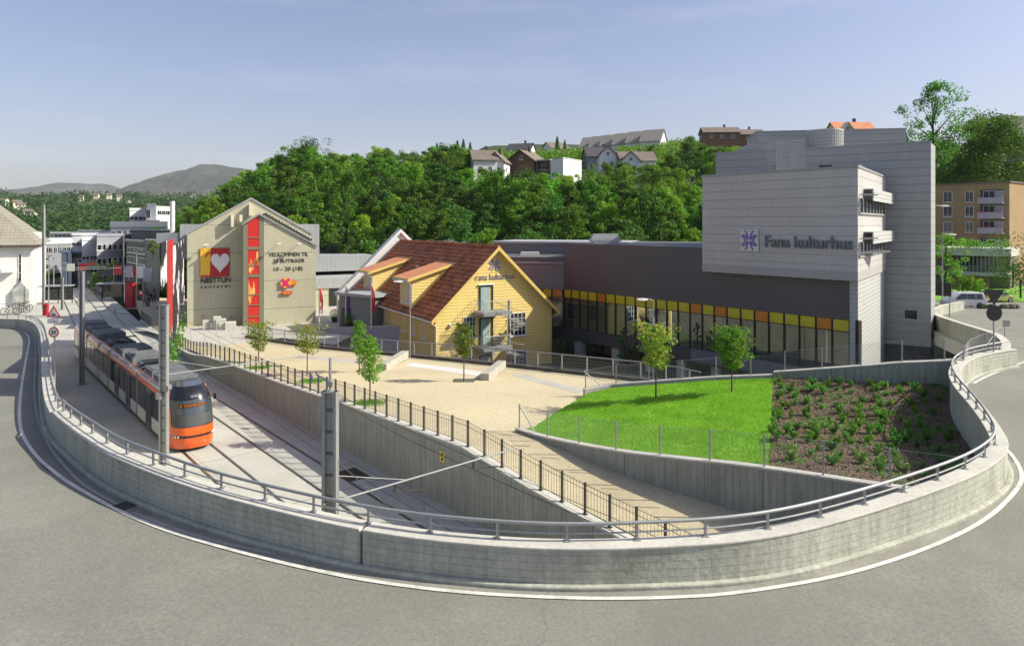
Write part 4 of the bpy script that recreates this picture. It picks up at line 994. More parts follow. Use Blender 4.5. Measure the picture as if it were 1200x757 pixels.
def gable_house(name, label, cat, w, dp, he, hr, wall='white', roof='dark_roof', ridge='x', wins=((0.3, 1.0, 0.9), (0.7, 1.0, 0.9)), over=0.45, group=None, chimney=True, storeys=1, trim='white_wood'):
    """local house, front towards -y; ridge along x or y"""
    t = thing(name, label, cat, (0, 0, 0), group); b_ = -4.0
    m = MB()
    if ridge == 'x': 
        m.solid([(-w/2, -dp/2, b_), (-w/2, dp/2, b_), (-w/2, dp/2, he), (-w/2, 0, hr), (-w/2, -dp/2, he)], (w, 0, 0))
    else:
        m.solid([(-w/2, -dp/2, b_), (w/2, -dp/2, b_), (w/2, -dp/2, he), (0, -dp/2, hr), (-w/2, -dp/2, he)], (0, dp, 0))
    m.build('wall', M[wall], t)
    rm = MB(); th = 0.22
    hs = (dp if ridge == 'x' else w)/2; sl = (hr-he)/hs
    for s in (-1, 1):
        e = hs+over; ze = he-sl*over
        if ridge == 'x': rm.solid([(-w/2-over, 0, hr+0.03), (-w/2-over, s*e, ze+0.03), (-w/2-over, s*e, ze+th+0.03), (-w/2-over, 0, hr+th+0.03)], (w+2*over, 0, 0))
        else: rm.solid([(0, -dp/2-over, hr+0.03), (s*e, -dp/2-over, ze+0.03), (s*e, -dp/2-over, ze+th+0.03), (0, -dp/2-over, hr+th+0.03)], (0, dp+2*over, 0))
    r = rm.build('roof', M[roof], t)
    if chimney: MB().box((w*0.15 if ridge == 'x' else 0.3, dp*0.1, hr+0.5), (0.7, 0.7, 1.6)).build('chimney', M['rock'] if chimney == 1 else M[chimney], r)
    fr = Face((-w/2, -dp/2), d=(1, 0)); rt = Face((w/2, -dp/2), d=(0, 1)); lf = Face((-w/2, dp/2), d=(0, -1))
    for k in range(storeys):
        for (f, ww, zz) in wins: window(t, fr, w*f-ww/2, w*f+ww/2, zz+2.7*k, zz+1.2+2.7*k, 2 if ww > 0.8 else 1, 1, trim)
        window(t, rt, dp*0.3, dp*0.3+1.1, 1.0+2.7*k, 2.2+2.7*k, 2, 1, trim); window(t, lf, dp*0.3, dp*0.3+1.1, 1.0+2.7*k, 2.2+2.7*k, 2, 1, trim)
    if ridge == 'y':
        window(t, fr, w/2-0.5, w/2+0.5, he+0.15, he+1.2, 2, 1, trim)
    return t

# ================================================================ CONCERT HOUSE (grey panel clad)
W = Face((5.2, 68.3), (23.25, 45.9))
KZ = -1.0
K = thing('culture_house', 'large grey panel clad culture house with dark brown wing and yellow and orange glazing band', 'building', (20, 60, KZ))
sd = Vector((0.585, 0.811)); Wend = W.pt(W.w, 0); Rend = Wend+Vector((sd.x, sd.y, 0))*13.6
zb0, zb1, zg, zt_ = 1.7, 4.62, 5.42, 9.92
# upper brown wall (thick body)
back = [(30, 74), (10, 82)]
body = [(W.a.x, W.a.y), (Wend.x, Wend.y), (Rend.x, Rend.y)]+back
MB().prism(body, zg, zt_).build('wing_wall', M['kbrown'], K)
m = MB(); m.fbox(W, -0.05, W.w+0.02, zt_+0.002, zt_+0.14, -5, 0.06); m.build('roof_edge', plain('roof_edge_dark', (0.11, 0.11, 0.12), 0.5), K)
m = MB(); m.fbox(W, 0, W.w-0.02, zb0-1.15, zb0-0.003, -0.6, 0.05); m.build('fascia', M['kbrown'], K)
m = MB(); m.fbox(W, 0, W.w-0.4, KZ-0.2, zb0-0.4, -3.6, -3.2); m.build('recess_wall', surf('recess', (0.34, 0.29, 0.19), 0.9, var=0.3, vs=0.25, seams=((( W.d.x, W.d.y, 0), 2.6, 0.5, 0.6),)), K)
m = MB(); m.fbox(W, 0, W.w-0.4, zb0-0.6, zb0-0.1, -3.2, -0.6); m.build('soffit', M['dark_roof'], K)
for px in (676, 720, 760, 797, 838, 880, 925):
    s = W.s_at(px); m = MB(); m.fbox(W, s-0.45, s+0.45, KZ-0.2, zb0-1.1, -0.8, -0.1); m.build('column', M['coping'], K)
edges = [661.2, 669.7, 679.4, 689.2, 699.5, 710, 721.2, 733, 744.5, 757, 769, 781.5, 794.7, 808.7, 823, 837, 852, 868, 884.3, 901, 919, 936.8, 956.2, 975.3, 995.9, 1003.8]
rg_ = random.Random(12)
cols = 'YYYYOYYYYYYYYOYOYYOYYYOYY'
for i, c in enumerate(cols):
    s0, s1 = W.s_at(edges[i]), W.s_at(edges[i+1]); s1 = min(s1, W.w-0.05)
    m = MB(); m.fbox(W, s0+0.06, s1-0.06, zb1+0.03, zg-0.02, -0.1, 0.0)
    m.build('colour_panel', M['kyellow' if c == 'Y' else 'korange'], K)
    m = MB(); t1, t2, t3 = (rg_.uniform(-0.012, 0.012) for _ in range(3)); m.hexa([W.pt(a_, z_, o_) for z_, tt in ((zb0+0.02, 0), (zb1-0.03, t3)) for a_, o_ in ((s0+0.04, -0.02+t1+tt), (s1-0.04, -0.02+t2+tt), (s1-0.04, -0.1), (s0+0.04, -0.1))]); m.build('window', M['shopglass'], K)
m = MB()
for e in edges: s = min(W.s_at(e), W.w-0.05); m.fbox(W, s-0.06, s+0.06, zb0, zg-0.003, -0.14, 0.05)
m.fbox(W, 0, W.w-0.06, zb1-0.03, zb1+0.03, -0.1, 0.03); m.fbox(W, 0, W.w-0.06, zb0-0.001, zb0+0.05, -0.12, 0.06)
m.build('mullions', M['black'], K)
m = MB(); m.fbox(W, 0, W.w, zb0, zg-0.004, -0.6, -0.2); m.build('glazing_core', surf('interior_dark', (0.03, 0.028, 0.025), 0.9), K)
# left segment behind the yellow house
WL = Face((-8.5, 69.6), (5.2, 68.3))
m = MB(); m.fbox(WL, 0, WL.w, KZ, zg, -9, -0.22); m.fbox(WL, WL.w-6.5, WL.w, zg, 8.6, -8.8, 0); m.build('link_wall', M['kbrown'], K)
m = MB(); m.fbox(WL, WL.w-7.8, WL.w-0.01, zg+0.002, 8.0, -6.5, 0.03); m.build('link_wall', M['kslate'], K)
m = MB(); m.fbox(WL, WL.w-8.0, WL.w+0.0, 8.004, 8.14, -6.8, 0.2); m.build('link_roof', M['grey_roof'], K)
WU = Face((-0.2, 77.5), (5.0, 76.0)); m = MB(); m.fbox(WU, -2, WU.w+8, zg, zt_-0.2, -9, 0); m.build('upper_wall', M['kslate'], K)
m = MB(); m.fbox(WU, -2.2, WU.w+8, zt_-0.19, zt_+0.05, -9, 0.2); m.build('upper_roof', M['grey_roof'], K)
for i, (p0, p1, c) in enumerate(((628, 635.3, 'Y'), (635.6, 646.6, 'Y'), (647, 659.6, 'O'))):
    s0, s1 = WL.s_at(p0), WL.s_at(p1)
    MB().fbox(WL, s0+0.06, s1-0.06, zb1+0.03, zg-0.02, -0.1, 0.0).build('colour_panel', M['kyellow' if c == 'Y' else 'korange'], K)
    MB().fbox(WL, s0+0.05, s1-0.05, zb0+0.02, zb1-0.03, -0.1, -0.02).build('window', M['shopglass'], K)
m = MB(); m.fbox(WL, 0, WL.w-0.06, zb0-1.15, zb0, -0.2, 0.04)
for p0 in (628, 635.3, 646.8, 659.8): m.fbox(WL, WL.s_at(p0)-0.07, WL.s_at(p0)+0.07, zb0, zg-0.003, -0.14, 0.04)
m.build('mullions', M['black'], K)
# right end wall, lit grey siding
SD = Face((Wend.x, Wend.y), (Rend.x, Rend.y))
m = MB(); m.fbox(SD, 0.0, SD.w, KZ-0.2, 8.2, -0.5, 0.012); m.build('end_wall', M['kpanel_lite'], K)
m = MB(); m.fbox(SD, -0.03, 0.12, zb0-1, zg+0.1, -0.1, 0.04); m.build('corner_post', M['black'], K)
# projecting box
BXc = Vector((22.9, 45.2)); BXl = BXc+Vector((-0.628, 0.778))*12.19
BF = Face(BXl, BXc); BS = Face(BXc, BXc+Vector((0.585, 0.811))*13.07); z0b, z1b = 8.16, 15.7
bx = [(BXl.x, BXl.y), (BXc.x, BXc.y), tuple(BS.pt(BS.w, 0)[:2]), tuple((BF.pt(0, 0)+Vector((0.778, 0.628, 0))*11)[:2])]
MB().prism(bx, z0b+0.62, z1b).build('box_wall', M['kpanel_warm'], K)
bx2 = bx; MB().prism([(p[0]+0.0, p[1]+0.0) for p in bx2], z0b, z0b+0.617).build('box_base', surf('box_base', (0.42, 0.40, 0.375), 0.6, var=0.05, vs=0.3), K)
m = MB(); m.fbox(BF, -0.06, BF.w+0.05, z1b+0.002, z1b+0.16, -0.5, 0.06); m.fbox(BS, 0.05, BS.w, z1b+0.003, z1b+0.158, -0.5, 0.06); m.build('box_coping', M['galv'], K)
# windows on the box side: two bands under metal hoods
for (ya, yb) in ((232, 248), (284, 299)):
    z1w = ZP(ya, 45.4); z0w = ZP(yb+1, 45.4)
    m = MB(); m.fbox(BS, 0.25, 12.2, z0w, z1w, -0.05, 0.02); wd_ = m.build('window_band', M['glass'], K)
    m = MB()
    for k in range(9): s = 0.3+k*11.8/8; m.fbox(BS, s-0.09, s+0.09, z0w, z1w, 0.0, 0.08)
    m.fbox(BS, 0.2, 12.3, z0w-0.12, z0w-0.003, 0.0, 0.12); m.build('frame', M['kpanel'], wd_)
    m = MB(); m.fbox(BS, 2.2, 13.0, z1w-0.15, z1w+0.62, 0.55, 0.62); m.fbox(BS, 2.2, 13.0, z1w+0.62, z1w+0.68, 0.0, 0.62)
    for s in (0.6, 2.3): m.fbox(BS, s-0.04, s+0.04, z1w+0.2, z1w+0.28, 0, 0.9)
    m.build('sun_hood', M['kpanel_lite'], K)
# lettering
s0, zc = BF.pp(868.5, 268.7); s1, _ = BF.pp(889.6, 270); _, zz1 = BF.pp(880, 294.8)
m = MB(); m.fbox(BF, s0, s1, zz1, zc, 0.05, 0.12); lg = m.build('logo_plate', surf('logo_plate', (0.68, 0.66, 0.60), 0.6), K)
M['sign_lilac'] = plain('sign_lilac', (0.22, 0.20, 0.27), 0.6); M['lilac_p'] = plain('pale_purple', (0.36, 0.30, 0.50), 0.5)
def emblem(fc, cs, cz, r, o0, o1, mat, parent, yx=1.0):
    m = MB(); th = r*0.14; cnt_ = [0]
    def bar(p, q):
        p = Vector(p); q = Vector(q); d_ = (q-p).normalized(); n_ = Vector((-d_.y, d_.x))*th/2
        m.fpoly(fc, [(cs+v.x*yx, cz+v.y) for v in (p-n_, q-n_, q+n_, p+n_)], o0, o1+0.002*cnt_[0]); cnt_[0] += 1
    for sx_ in (-1, 1):
        for sy_ in (-1, 1):
            bar((sx_*r*0.10, sy_*r*0.18), (sx_*r*0.48, sy_*r*1.0)); bar((sx_*r*0.14, sy_*r*0.10), (sx_*r*0.62, sy_*r*0.52)); bar((sx_*r*0.42, sy_*r*0.02), (sx_*r*0.95, sy_*r*0.50))
            bar((sx_*r*0.62, sy_*r*0.52), (sx_*r*0.95, sy_*r*0.50))
    return m.build('emblem', M[mat], parent)
emblem(BF, (s0+s1)/2, (zc+zz1)/2, (zc-zz1)*0.44, 0.122, 0.14, 'purple', lg, (s1-s0)/(zc-zz1))
sa, za = BF.pp(895.5, 289.3); sb, _ = BF.pp(997.5, 291); hgt = BF.pp(897, 275.2)[1]-za
tx = text('lettering', 'Fana kulturhus', 1.0, M['sign_grey'], K, BF.mat(sa, za, 0.10), 0.05, 0.03)
wd0 = max(v.co.x for v in tx.data.vertices)-min(v.co.x for v in tx.data.vertices)
def fit_text(ob, parent_off, s, z, o, fc, size, width, depth=0.05, bold=0.025, align='LEFT', body=''):
    """replace the lettering by one fitted to a measured height and width"""
    nm = ob.name; mt = ob.data.materials[0]; par = ob.parent; KIDS[par.name].remove(ob); bpy.data.objects.remove(ob)
    t0 = text('tmp_text', body, size, mt, None, Matrix.Identity(4), depth, bold)
    w0 = max(v.co.x for v in t0.data.vertices)-min(v.co.x for v in t0.data.vertices); bpy.data.objects.remove(t0)
    return text(nm, body, size, mt, par, fc.mat(s, z, o), depth, bold, width/w0)
def sign_text(body, fc, px0, px1, ytop, ybase, mat, parent, o=0.08, bold=0.028, name='lettering', capf=0.72, depth=0.04):
    s_a, z_a = fc.pp(px0, ybase, o); s_b, _ = fc.pp(px1, ybase, o); z_t = fc.pp(px0, ytop, o)[1]
    size = (z_t-z_a)/capf
    t0 = text('tmp_text', body, size, mat, None, Matrix.Identity(4), depth, bold)
    xs_ = [v.co.x for v in t0.data.vertices]; w0 = max(xs_)-min(xs_); bpy.data.objects.remove(t0)
    return text(name, body, size, mat, parent, fc.mat(s_a, z_a, o), depth, bold, (s_b-s_a)/w0)
KIDS[K.name].remove(tx); bpy.data.objects.remove(tx)
sign_text('Fana kulturhus', BF, 895.5, 997.5, 275.6, 289.3, M['sign_grey'], K, 0.10, 0.014)
# tall block behind
TA = Vector((18.9, 63.35)); TB = Vector((33.2, 54.1)); TF = Face(TA, TB); zt = 18.4
Tr = TB+Vector((0.60, 0.80))*3.3
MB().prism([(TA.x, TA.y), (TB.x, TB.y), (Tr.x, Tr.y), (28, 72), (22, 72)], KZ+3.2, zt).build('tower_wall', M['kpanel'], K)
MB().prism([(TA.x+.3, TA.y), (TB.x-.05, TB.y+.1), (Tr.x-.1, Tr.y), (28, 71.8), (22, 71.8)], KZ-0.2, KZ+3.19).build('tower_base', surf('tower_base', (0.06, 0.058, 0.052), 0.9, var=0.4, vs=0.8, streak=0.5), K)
m = MB(); m.fbox(TF, -0.05, TF.w+0.05, zt+0.002, zt+0.15, -0.6, 0.05); m.build('tower_coping', M['galv'], K)
s, z = TF.pp(1059, 367); window(K, TF, s, s+1.0, z-0.5, z+0.35, 1, 1, 'kpanel_lite', fw=0.06, name='vent_hatch')
for (px0, px1, y0, y1) in ((955, 975, 193.5, 199),):
    s0, z0 = TF.pp(px0, y1); s1, z1 = TF.pp(px1, y0); window(K, TF, s0, s1, z0, z1, 2, 1, 'dark_metal', name='window')
for px in (895, 902, 955): 
    s0, z0 = TF.pp(px, 198); MB().fbox(TF, s0, s0+0.35, z0-0.15, z0+0.25, 0, 0.2).build('roof_vent', M['galv'], K)
# rear roof tier
T2 = Face((20.6, 66.5), (37.0, 63.7)); z2 = ZP(152.5, 64)
m = MB(); a_, _ = T2.pp(887, 160); b_, _ = T2.pp(1062, 150); m.fbox(T2, a_, b_, 15, z2, -5.5, 0); m.build('penthouse_wall', M['kpanel'], K)
m = MB(); m.fbox(T2, a_-0.05, b_+0.05, z2+0.002, z2+0.15, -5.6, 0.05); m.build('penthouse_coping', M['galv'], K)
a0, _ = T2.pp(854, 170); m = MB(); m.fpoly(T2, [(a0, 15), (a_-0.02, 15), (a_-0.02, z2-0.7), (a0, z2-2.0)], -5, 0.0); m.build('penthouse_wall', M['kpanel'], K)
# ventilation drum
cY = 61.2; cx = (966.5-600)/800*cY
m = MB(); zb = 17.4; ztop_ = ZP(153.5, cY); r = 19.5*cY/800
m.lathe((cx, cY, 0), [(r, zb), (r, ztop_-0.15), (r+0.06, ztop_-0.12), (r+0.06, ztop_), (r*0.9, ztop_+0.02)], 40)
for k in range(40): a_ = k*math.pi/20; m.box((cx+math.cos(a_)*(r+0.02), cY+math.sin(a_)*(r+0.02), (zb+ztop_)/2), (0.06, 0.1, ztop_-zb-0.4), a_)
m.build('ventilation_drum', M['kpanel_lite'], K, smooth=True)
# mesh cage with stair on the box roof
cY = 55.0; x0, x1 = (910-600)/800*cY, (943-600)/800*cY; zc0, zc1 = z1b+0.2, ZP(165, cY)
m = MB()
for x in (x0, (x0+x1)/2, x1):
    for y in (cY, cY+1.8): m.tube([(x, y, zc0), (x, y, zc1)], 0.035, 5)
n = 34
for i in range(n+1):
    x = x0+(x1-x0)*i/n; m.tube([(x, cY, zc0), (x, cY, zc1)], 0.012, 3, cap=False); 
for i in range(12): z = zc0+(zc1-zc0)*i/11; m.tube([(x0, cY, z), (x1, cY, z), (x1, cY+1.8, z), (x0, cY+1.8, z), (x0, cY, z)], 0.014, 3, cap=False)
for i in range(9): m.box((x0+0.4+i*0.15, cY+0.9, zc0+0.2+i*0.24), (0.25, 0.9, 0.04))
m.build('roof_cage', M['galv'], K)
# roof lights / domes
for (px, Yd, w, nm, zb) in ((709, 68, 3.0, 'roof_vent', 9.8), (621, 73, 2.4, 'roof_vent', 7.8)):
    c = G(px, Yd, 0); m = MB()
    m.box((c.x, c.y, zb+0.15), (w*0.85, 1.6, 0.5)); m.loft([[(c.x+a_*w*f, c.y+b_*1.3*f, zb+h) for a_, b_ in ((-.5, -.6), (.5, -.6), (.5, .6), (-.5, .6))] for f, h in ((1, 0.4), (0.98, 0.6), (0.8, 1.15))])
    m.build(nm, M['kpanel_lite'], K)
# purple ramp wall under the right part of the glazing
M['ramp_grey'] = surf('ramp_grey', (0.20, 0.185, 0.21), 0.8)
rw = Face(W.pt(W.s_at(824), 0, 1.6), W.pt(W.w, 0, 1.6))
m = MB(); m.fbox(rw, 0, rw.w, 1.1, 2.0, -0.2, 0); m.build('ramp_wall', M['ramp_grey'], K)

# ================================================================ YELLOW WOODEN HOUSE
gd = Vector((0.864, 0.503)).normalized(); ad = Vector((-0.503, 0.864)).normalized()
C0 = Vector((-6.5, 58.0)); HWd = 11.75; HL = 23.4; zeave, zridge, zh0 = 4.2, 9.78, -1.1
GF = Face(C0, C0+gd*HWd); LF = Face(C0+ad*HL, C0); RF = Face(C0+gd*HWd, C0+gd*HWd+ad*HL)
Y = thing('yellow_house', 'yellow clapboard house with red brown tiled roof, two dormers and an outside spiral stair', 'house', (C0.x, C0.y, zh0))
m = MB(); m.fpoly(GF, [(0, zh0), (HWd, zh0), (HWd, zeave), (HWd/2, zridge-0.12), (0, zeave)], -HL, 0.0); m.build('wall', M['clap'], Y)
m = MB(); m.fbox(LF, 0.02, HL, zh0, zeave-0.05, 0.0, 0.03); m.build('side_wall', M['clap_shade'], Y)  # boards of the side away from the sun, coloured darker for shade
sl = (zridge-zeave)/(HWd/2); ov = 0.55
rm = MB()
for sg in (-1, 1):
    e = HWd/2+sg*(HWd/2+ov); ze = zeave-sl*ov
    rm.solid([GF.pt(HWd/2, zridge, 0.5), GF.pt(e, ze, 0.5), GF.pt(e, ze+0.16, 0.5), GF.pt(HWd/2, zridge+0.16, 0.5)], Vector((ad.x, ad.y, 0))*(HL+0.7))
roofY = rm.build('roof', M['tiles'], Y)
m = MB()
for sg in (-1, 1):
    e = HWd/2+sg*(HWd/2+ov+0.05); ze = zeave-sl*(ov+0.05)
    m.solid([GF.pt(HWd/2, zridge+0.20, 0.52), GF.pt(e, ze+0.20, 0.52), GF.pt(e, ze-0.16, 0.52), GF.pt(HWd/2, zridge-0.16, 0.52)], GF.n3*0.07)
    m.solid([GF.pt(HWd/2, zridge-0.02, 0.02), GF.pt(e-sg*0.5, ze+0.45, 0.02), GF.pt(e-sg*0.5, ze+0.40, 0.02), GF.pt(HWd/2, zridge-0.20, 0.02)], GF.n3*0.5)
m.build('bargeboard', M['trim_y'], Y)
m = MB(); m.tube([GF.pt(HWd/2, zridge+0.2, 0.55), GF.pt(HWd/2, zridge+0.2, -HL-0.2)], 0.13, 8); m.build('ridge_tiles', M['tiles'], roofY)
for s_, f_ in ((-ov-0.08, 0), (HWd+ov+0.08, 1)):
    m = MB(); z = zeave-sl*ov+0.02; m.tube([GF.pt(s_, z, 0.5), GF.pt(s_, z, -HL)], 0.075, 8); m.tube([GF.pt(s_, z, 0.3), GF.pt(0.02 if f_ == 0 else HWd-0.02, z-0.5, 0.07), GF.pt(0.0 if f_ == 0 else HWd, zh0, 0.07)], 0.05, 6); m.build('gutter', M['white_wood'] if f_ == 0 else M['trim_y'], Y)
m = MB(); m.fbox(GF, -0.04, 0.14, zh0, zeave, 0.005, 0.05); m.fbox(GF, HWd-0.14, HWd+0.04, zh0, zeave, 0.005, 0.05); m.build('corner_board', M['trim_y'], Y)
# left side windows
for px in (441.5, 451.2, 462, 473.5, 484.8, 497.6):
    s_, _ = LF.pp(px, 370); window(Y, LF, s_-0.55, s_+0.55, 1.85, 3.75, 2, 3, 'white_wood', out=0.10)
for k in range(8): window(Y, RF, 1.6+k*2.75, 2.7+k*2.75, 1.9, 3.6, 2, 3, 'white_wood', out=0.06)
# gable openings
def gw(p0, p1, y0, y1, nx, ny, **kw):
    a_, z1_ = GF.pp(p0, y0); b_, z0_ = GF.pp(p1, y1); return window(Y, GF, a_, b_, z0_, z1_, nx, ny, **kw)
gw(542.5, 557.5, 371.5, 395, 4, 4); gw(597.5, 616, 367, 392.5, 4, 4); gw(599, 617, 411, 429, 4, 3)
gw(544, 556, 418, 430, 3, 2)
for (p0, p1, y0, y1) in ((561.5, 577.5, 334.5, 363), (561.5, 577.5, 372.5, 403), (561.5, 577.5, 416, 432)):
    a_, z1_ = GF.pp(p0, y0); b_, z0_ = GF.pp(p1, y1); m = MB()
    m.fbox(GF, a_, a_+0.12, z0_, z1_, 0, 0.09); m.fbox(GF, b_-0.12, b_, z0_, z1_, 0, 0.09); m.fbox(GF, a_+0.12, b_-0.12, z1_-0.12, z1_, 0, 0.087)
    dr = m.build('door', M['dark_metal'], Y)
    MB().fbox(GF, a_+0.13, b_-0.34, z0_, z1_-0.13, 0, 0.04).build('door_leaf', M['door_glass'], dr)
    MB().fbox(GF, a_-0.12, b_+0.12, z1_+0.003, z1_+0.09, 0, 0.16).build('lintel', M['white_wood'], dr)
# emblem and name on the gable
s_, z_ = GF.pp(579.6, 310.5); emblem(GF, s_, z_, 0.56, 0.03, 0.05, 'lilac_p', Y, 1.0)
sign_text('Fana kulturhus', GF, 556.5, 602.0, 321.3, 328.9, M['sign_lilac'], Y, 0.03, 0.004, depth=0.012)
s_, z_ = GF.pp(527.5, 381.5); MB().fbox(GF, s_-0.12, s_+0.14, z_-0.05, z_+0.14, 0.0, 0.22).build('wall_lamp', M['white_wood'], Y)
# dormers
def dormer(L0, L1):
    f = Face(C0+ad*L1, C0+ad*L0); w = f.w; zf = 6.85; zr = 8.15
    inn_ = (zr-zeave)/sl+0.05
    d_ = MB(); d_.solid([f.pt(w, 3.95, 0.05), f.pt(w, zf, 0.05), f.pt(w, zr-0.05, -inn_), ], -f.d3*w)
    o = d_.build('dormer', M['clap'], Y)
    r = MB(); r.solid([f.pt(-0.35, zf+0.02, 0.55), f.pt(w+0.35, zf+0.02, 0.55), f.pt(w+0.35, zr+0.12, -inn_-0.2), f.pt(-0.35, zr+0.12, -inn_-0.2)], (0, 0, 0.12)); r.build('dormer_roof', M['tiles_o'], o)
    r = MB(); r.fbox(f, -0.4, w+0.4, zf-0.16, zf+0.14, 0.55, 0.62); r.solid([f.pt(w+0.34, zf-0.14, 0.56), f.pt(w+0.34, zf+0.13, 0.56), f.pt(w+0.34, zr+0.26, -inn_-0.2), f.pt(w+0.34, zr, -inn_-0.2)], f.d3*0.06); r.build('dormer_trim', M['trim_y'], o)
    r = MB(); r.tube([f.pt(-0.4, zf-0.1, 0.68), f.pt(w+0.4, zf-0.1, 0.68)], 0.06, 6); r.tube([f.pt(w+0.1, zf-0.1, 0.66), f.pt(w+0.02, zf-0.6, 0.12), f.pt(w+0.02, 3.9, 0.12)], 0.04, 5); r.build('gutter', M['white_wood'], o)
    window(o, f, 0.35, w*0.5-0.05, 4.6, 6.5, 2, 3, out=0.12, sill=True); window(o, f, w*0.5+0.1, w-0.3, 4.6, 6.5, 2, 3, out=0.12, sill=True)
dormer(5.1, 8.2); dormer(16.1, 19.2)
p_ = C0+ad*11.5+gd*3.0; MB().lathe((p_.x, p_.y, 0), [(0.09, 6.6), (0.09, 7.6), (0.14, 7.62), (0.14, 7.75)], 10).build('roof_pipe', M['galv'], Y)
# taller white gable end of the adjoining building
AW = thing('white_building', 'white rendered building with a steep white gable edge behind the yellow house', 'building', (-18, 80, 0))
f2_ = Face(C0+ad*(HL+0.3), C0+ad*(HL+0.3)+gd*HWd)
m = MB(); m.fpoly(f2_, [(-1.6, BZ), (HWd, BZ), (HWd, 5.3), (HWd/2, 10.9), (-1.6, 3.6)], -0.5, 0.0); m.build('gable_wall', M['white'], AW)
m = MB(); m.fpoly(f2_, [(-1.6, 3.62), (HWd/2, 10.92), (HWd+0.3, 5.1), (HWd+0.3, 5.4), (HWd/2, 11.35), (-1.7, 4.0)], -0.8, 0.3); m.build('roof_edge', M['white'], AW)
# spiral stair
SP = thing('spiral_stair', 'galvanised outdoor spiral stair with mesh landings on the gable of the yellow house', 'stair', (0, 60, zh0))
sc, _ = GF.pp(596, 400, 1.3); cp = GF.pt(sc, 0, 1.35); z_top = GF.pp(596, 352, 1.3)[1]
MB().tube([Vector((cp.x, cp.y, zh0)), Vector((cp.x, cp.y, z_top))], 0.11, 12).build('centre_post', M['galv'], SP, smooth=True)
zl1 = GF.pp(570, 364.5, 0.6)[1]; zl2 = GF.pp(570, 405, 0.6)[1]
a0s, _ = GF.pp(560, 365, 0.9)
for zl in (zl1, zl2):
    m = MB(); m.fbox(GF, a0s, sc, zl-0.10, zl, 0.08, 2.0); m.fbox(GF, a0s, sc, zl-0.28, zl-0.1, 1.93, 2.0); m.fbox(GF, a0s, a0s+0.07, zl-0.28, zl-0.1, 0.08, 1.9); m.build('landing', surf('grating', (0.30, 0.31, 0.31), 0.6, var=0.1, vs=4, fine=0.3, fs=30, metal=0.3), SP)
    m = MB()
    for o_ in (0.12, 2.0): 
        pts_ = [GF.pt(a0s, zl+1.0, 0.1), GF.pt(a0s, zl+1.0, 2.0), GF.pt(sc-0.1, zl+1.0, 2.0)]
    m.tube(pts_, 0.025, 5); m.tube([p-Vector((0, 0, 0.9)) for p in pts_], 0.015, 4)
    for k in range(40):
        q = (Vector(pts_[0]).lerp(pts_[1], k/14.0) if k < 15 else Vector(pts_[1]).lerp(pts_[2], (k-15)/24.0)); m.tube([q, q-Vector((0, 0, 1.0))], 0.008, 3, cap=False)
    m.build('landing_railing', M['galv'], SP)
def spiral(z0, z1, a0, turns, nm):
    n = int((z1-z0)/0.19); rr = 1.45
    rl_ = MB(); pts = []
    for i in range(n+1):
        a_ = a0+2*math.pi*turns*i/n; z = z0+(z1-z0)*i/n
        def q(rad, an, zz): v = GF.d3*math.cos(an)*rad+GF.n3*math.sin(an)*rad; return Vector((cp.x+v.x, cp.y+v.y, zz))
        da = 2*math.pi*turns/n*0.5
        m = MB(); m.solid([q(0.1, a_-da, z), q(rr, a_-da, z), q(rr, a_+da, z), q(0.1, a_+da, z)], (0, 0, 0.04)); m.build('step', M['galv'], SP)
        pts.append(q(rr, a_, z+1.0)); 
        for dd in (0, 0.5): rl_.tube([q(rr, a_+dd*2*da, z+0.03), q(rr, a_+dd*2*da, z+1.0)], 0.008, 3, cap=False)
    rl_.tube(pts, 0.025, 6); rl_.tube([p-Vector((0, 0, 0.85)) for p in pts], 0.02, 5); rl_.build('spiral_railing', M['galv'], SP)
spiral(zl2+0.05, zl1-0.05, math.pi, -1.0 if False else 1.0, 'a'); spiral(zh0+0.1, zl2-0.1, math.pi, 1.0, 'b')
# straight lower flight rail and diagonal stair along the gable
m = MB(); A1, zA = GF.pp(510.5, 418, 0.5); B1, zB = GF.pp(560, 351, 0.5)
P0, P1 = GF.pt(A1, zA-0.9, 1.1), GF.pt(a0s, zl1, 1.1)
dirn = P1-P0
m.tube([P0+Vector((0, 0, 1.0)), P1+Vector((0, 0, 1.0))], 0.02, 5); m.tube([P0+Vector((0, 0, .12)), P1+Vector((0, 0, .12))], 0.015, 4)
for k in range(22): q = P0+dirn*(k/21); m.tube([q+Vector((0, 0, .1)), q+Vector((0, 0, 1.0))], 0.008, 3, cap=False)
m.build('flight_railing', M['galv'], SP)
# street lamp in front of the house
def lamp(px, Y_, ybase, ytop, arm, label, z0=None, r=0.055, group='street lamps', double=False):
    zb = ZP(ybase, Y_) if z0 is None else z0; zt_ = ZP(ytop, Y_); b_ = G(px, Y_, zb); t = thing('street_lamp', label, 'street lamp', b_, group)
    MB().tube([b_, Vector((b_.x, b_.y, zt_))], r, 8, r2=r*0.6).build('pole', M['galv'], t, smooth=True)
    L = arm*Y_/800
    m = MB(); m.tube([(b_.x, b_.y, zt_-0.12), (b_.x+L*0.5, b_.y, zt_+0.05), (b_.x+L, b_.y, zt_)], r*0.6, 6); m.build('arm', M['galv'], t)
    m = MB(); s = 1 if L > 0 else -1; m.loft([[(b_.x+L+s*x, b_.y-w, zt_+z), (b_.x+L+s*x, b_.y+w, zt_+z), (b_.x+L+s*x, b_.y+w*.7, zt_+z+h), (b_.x+L+s*x, b_.y-w*.7, zt_+z+h)] for x, w, z, h in ((-0.1, 0.08, -0.03, 0.08), (0.15, 0.16, -0.06, 0.14), (0.6, 0.13, -0.03, 0.08))]); m.build('lamp_head', M['white_wood'], t, smooth=True)
    return t
lamp(480.5, 52.5, 418, 330, -10, 'slim street lamp standing in front of the side wall of the yellow house', z0=1.3)
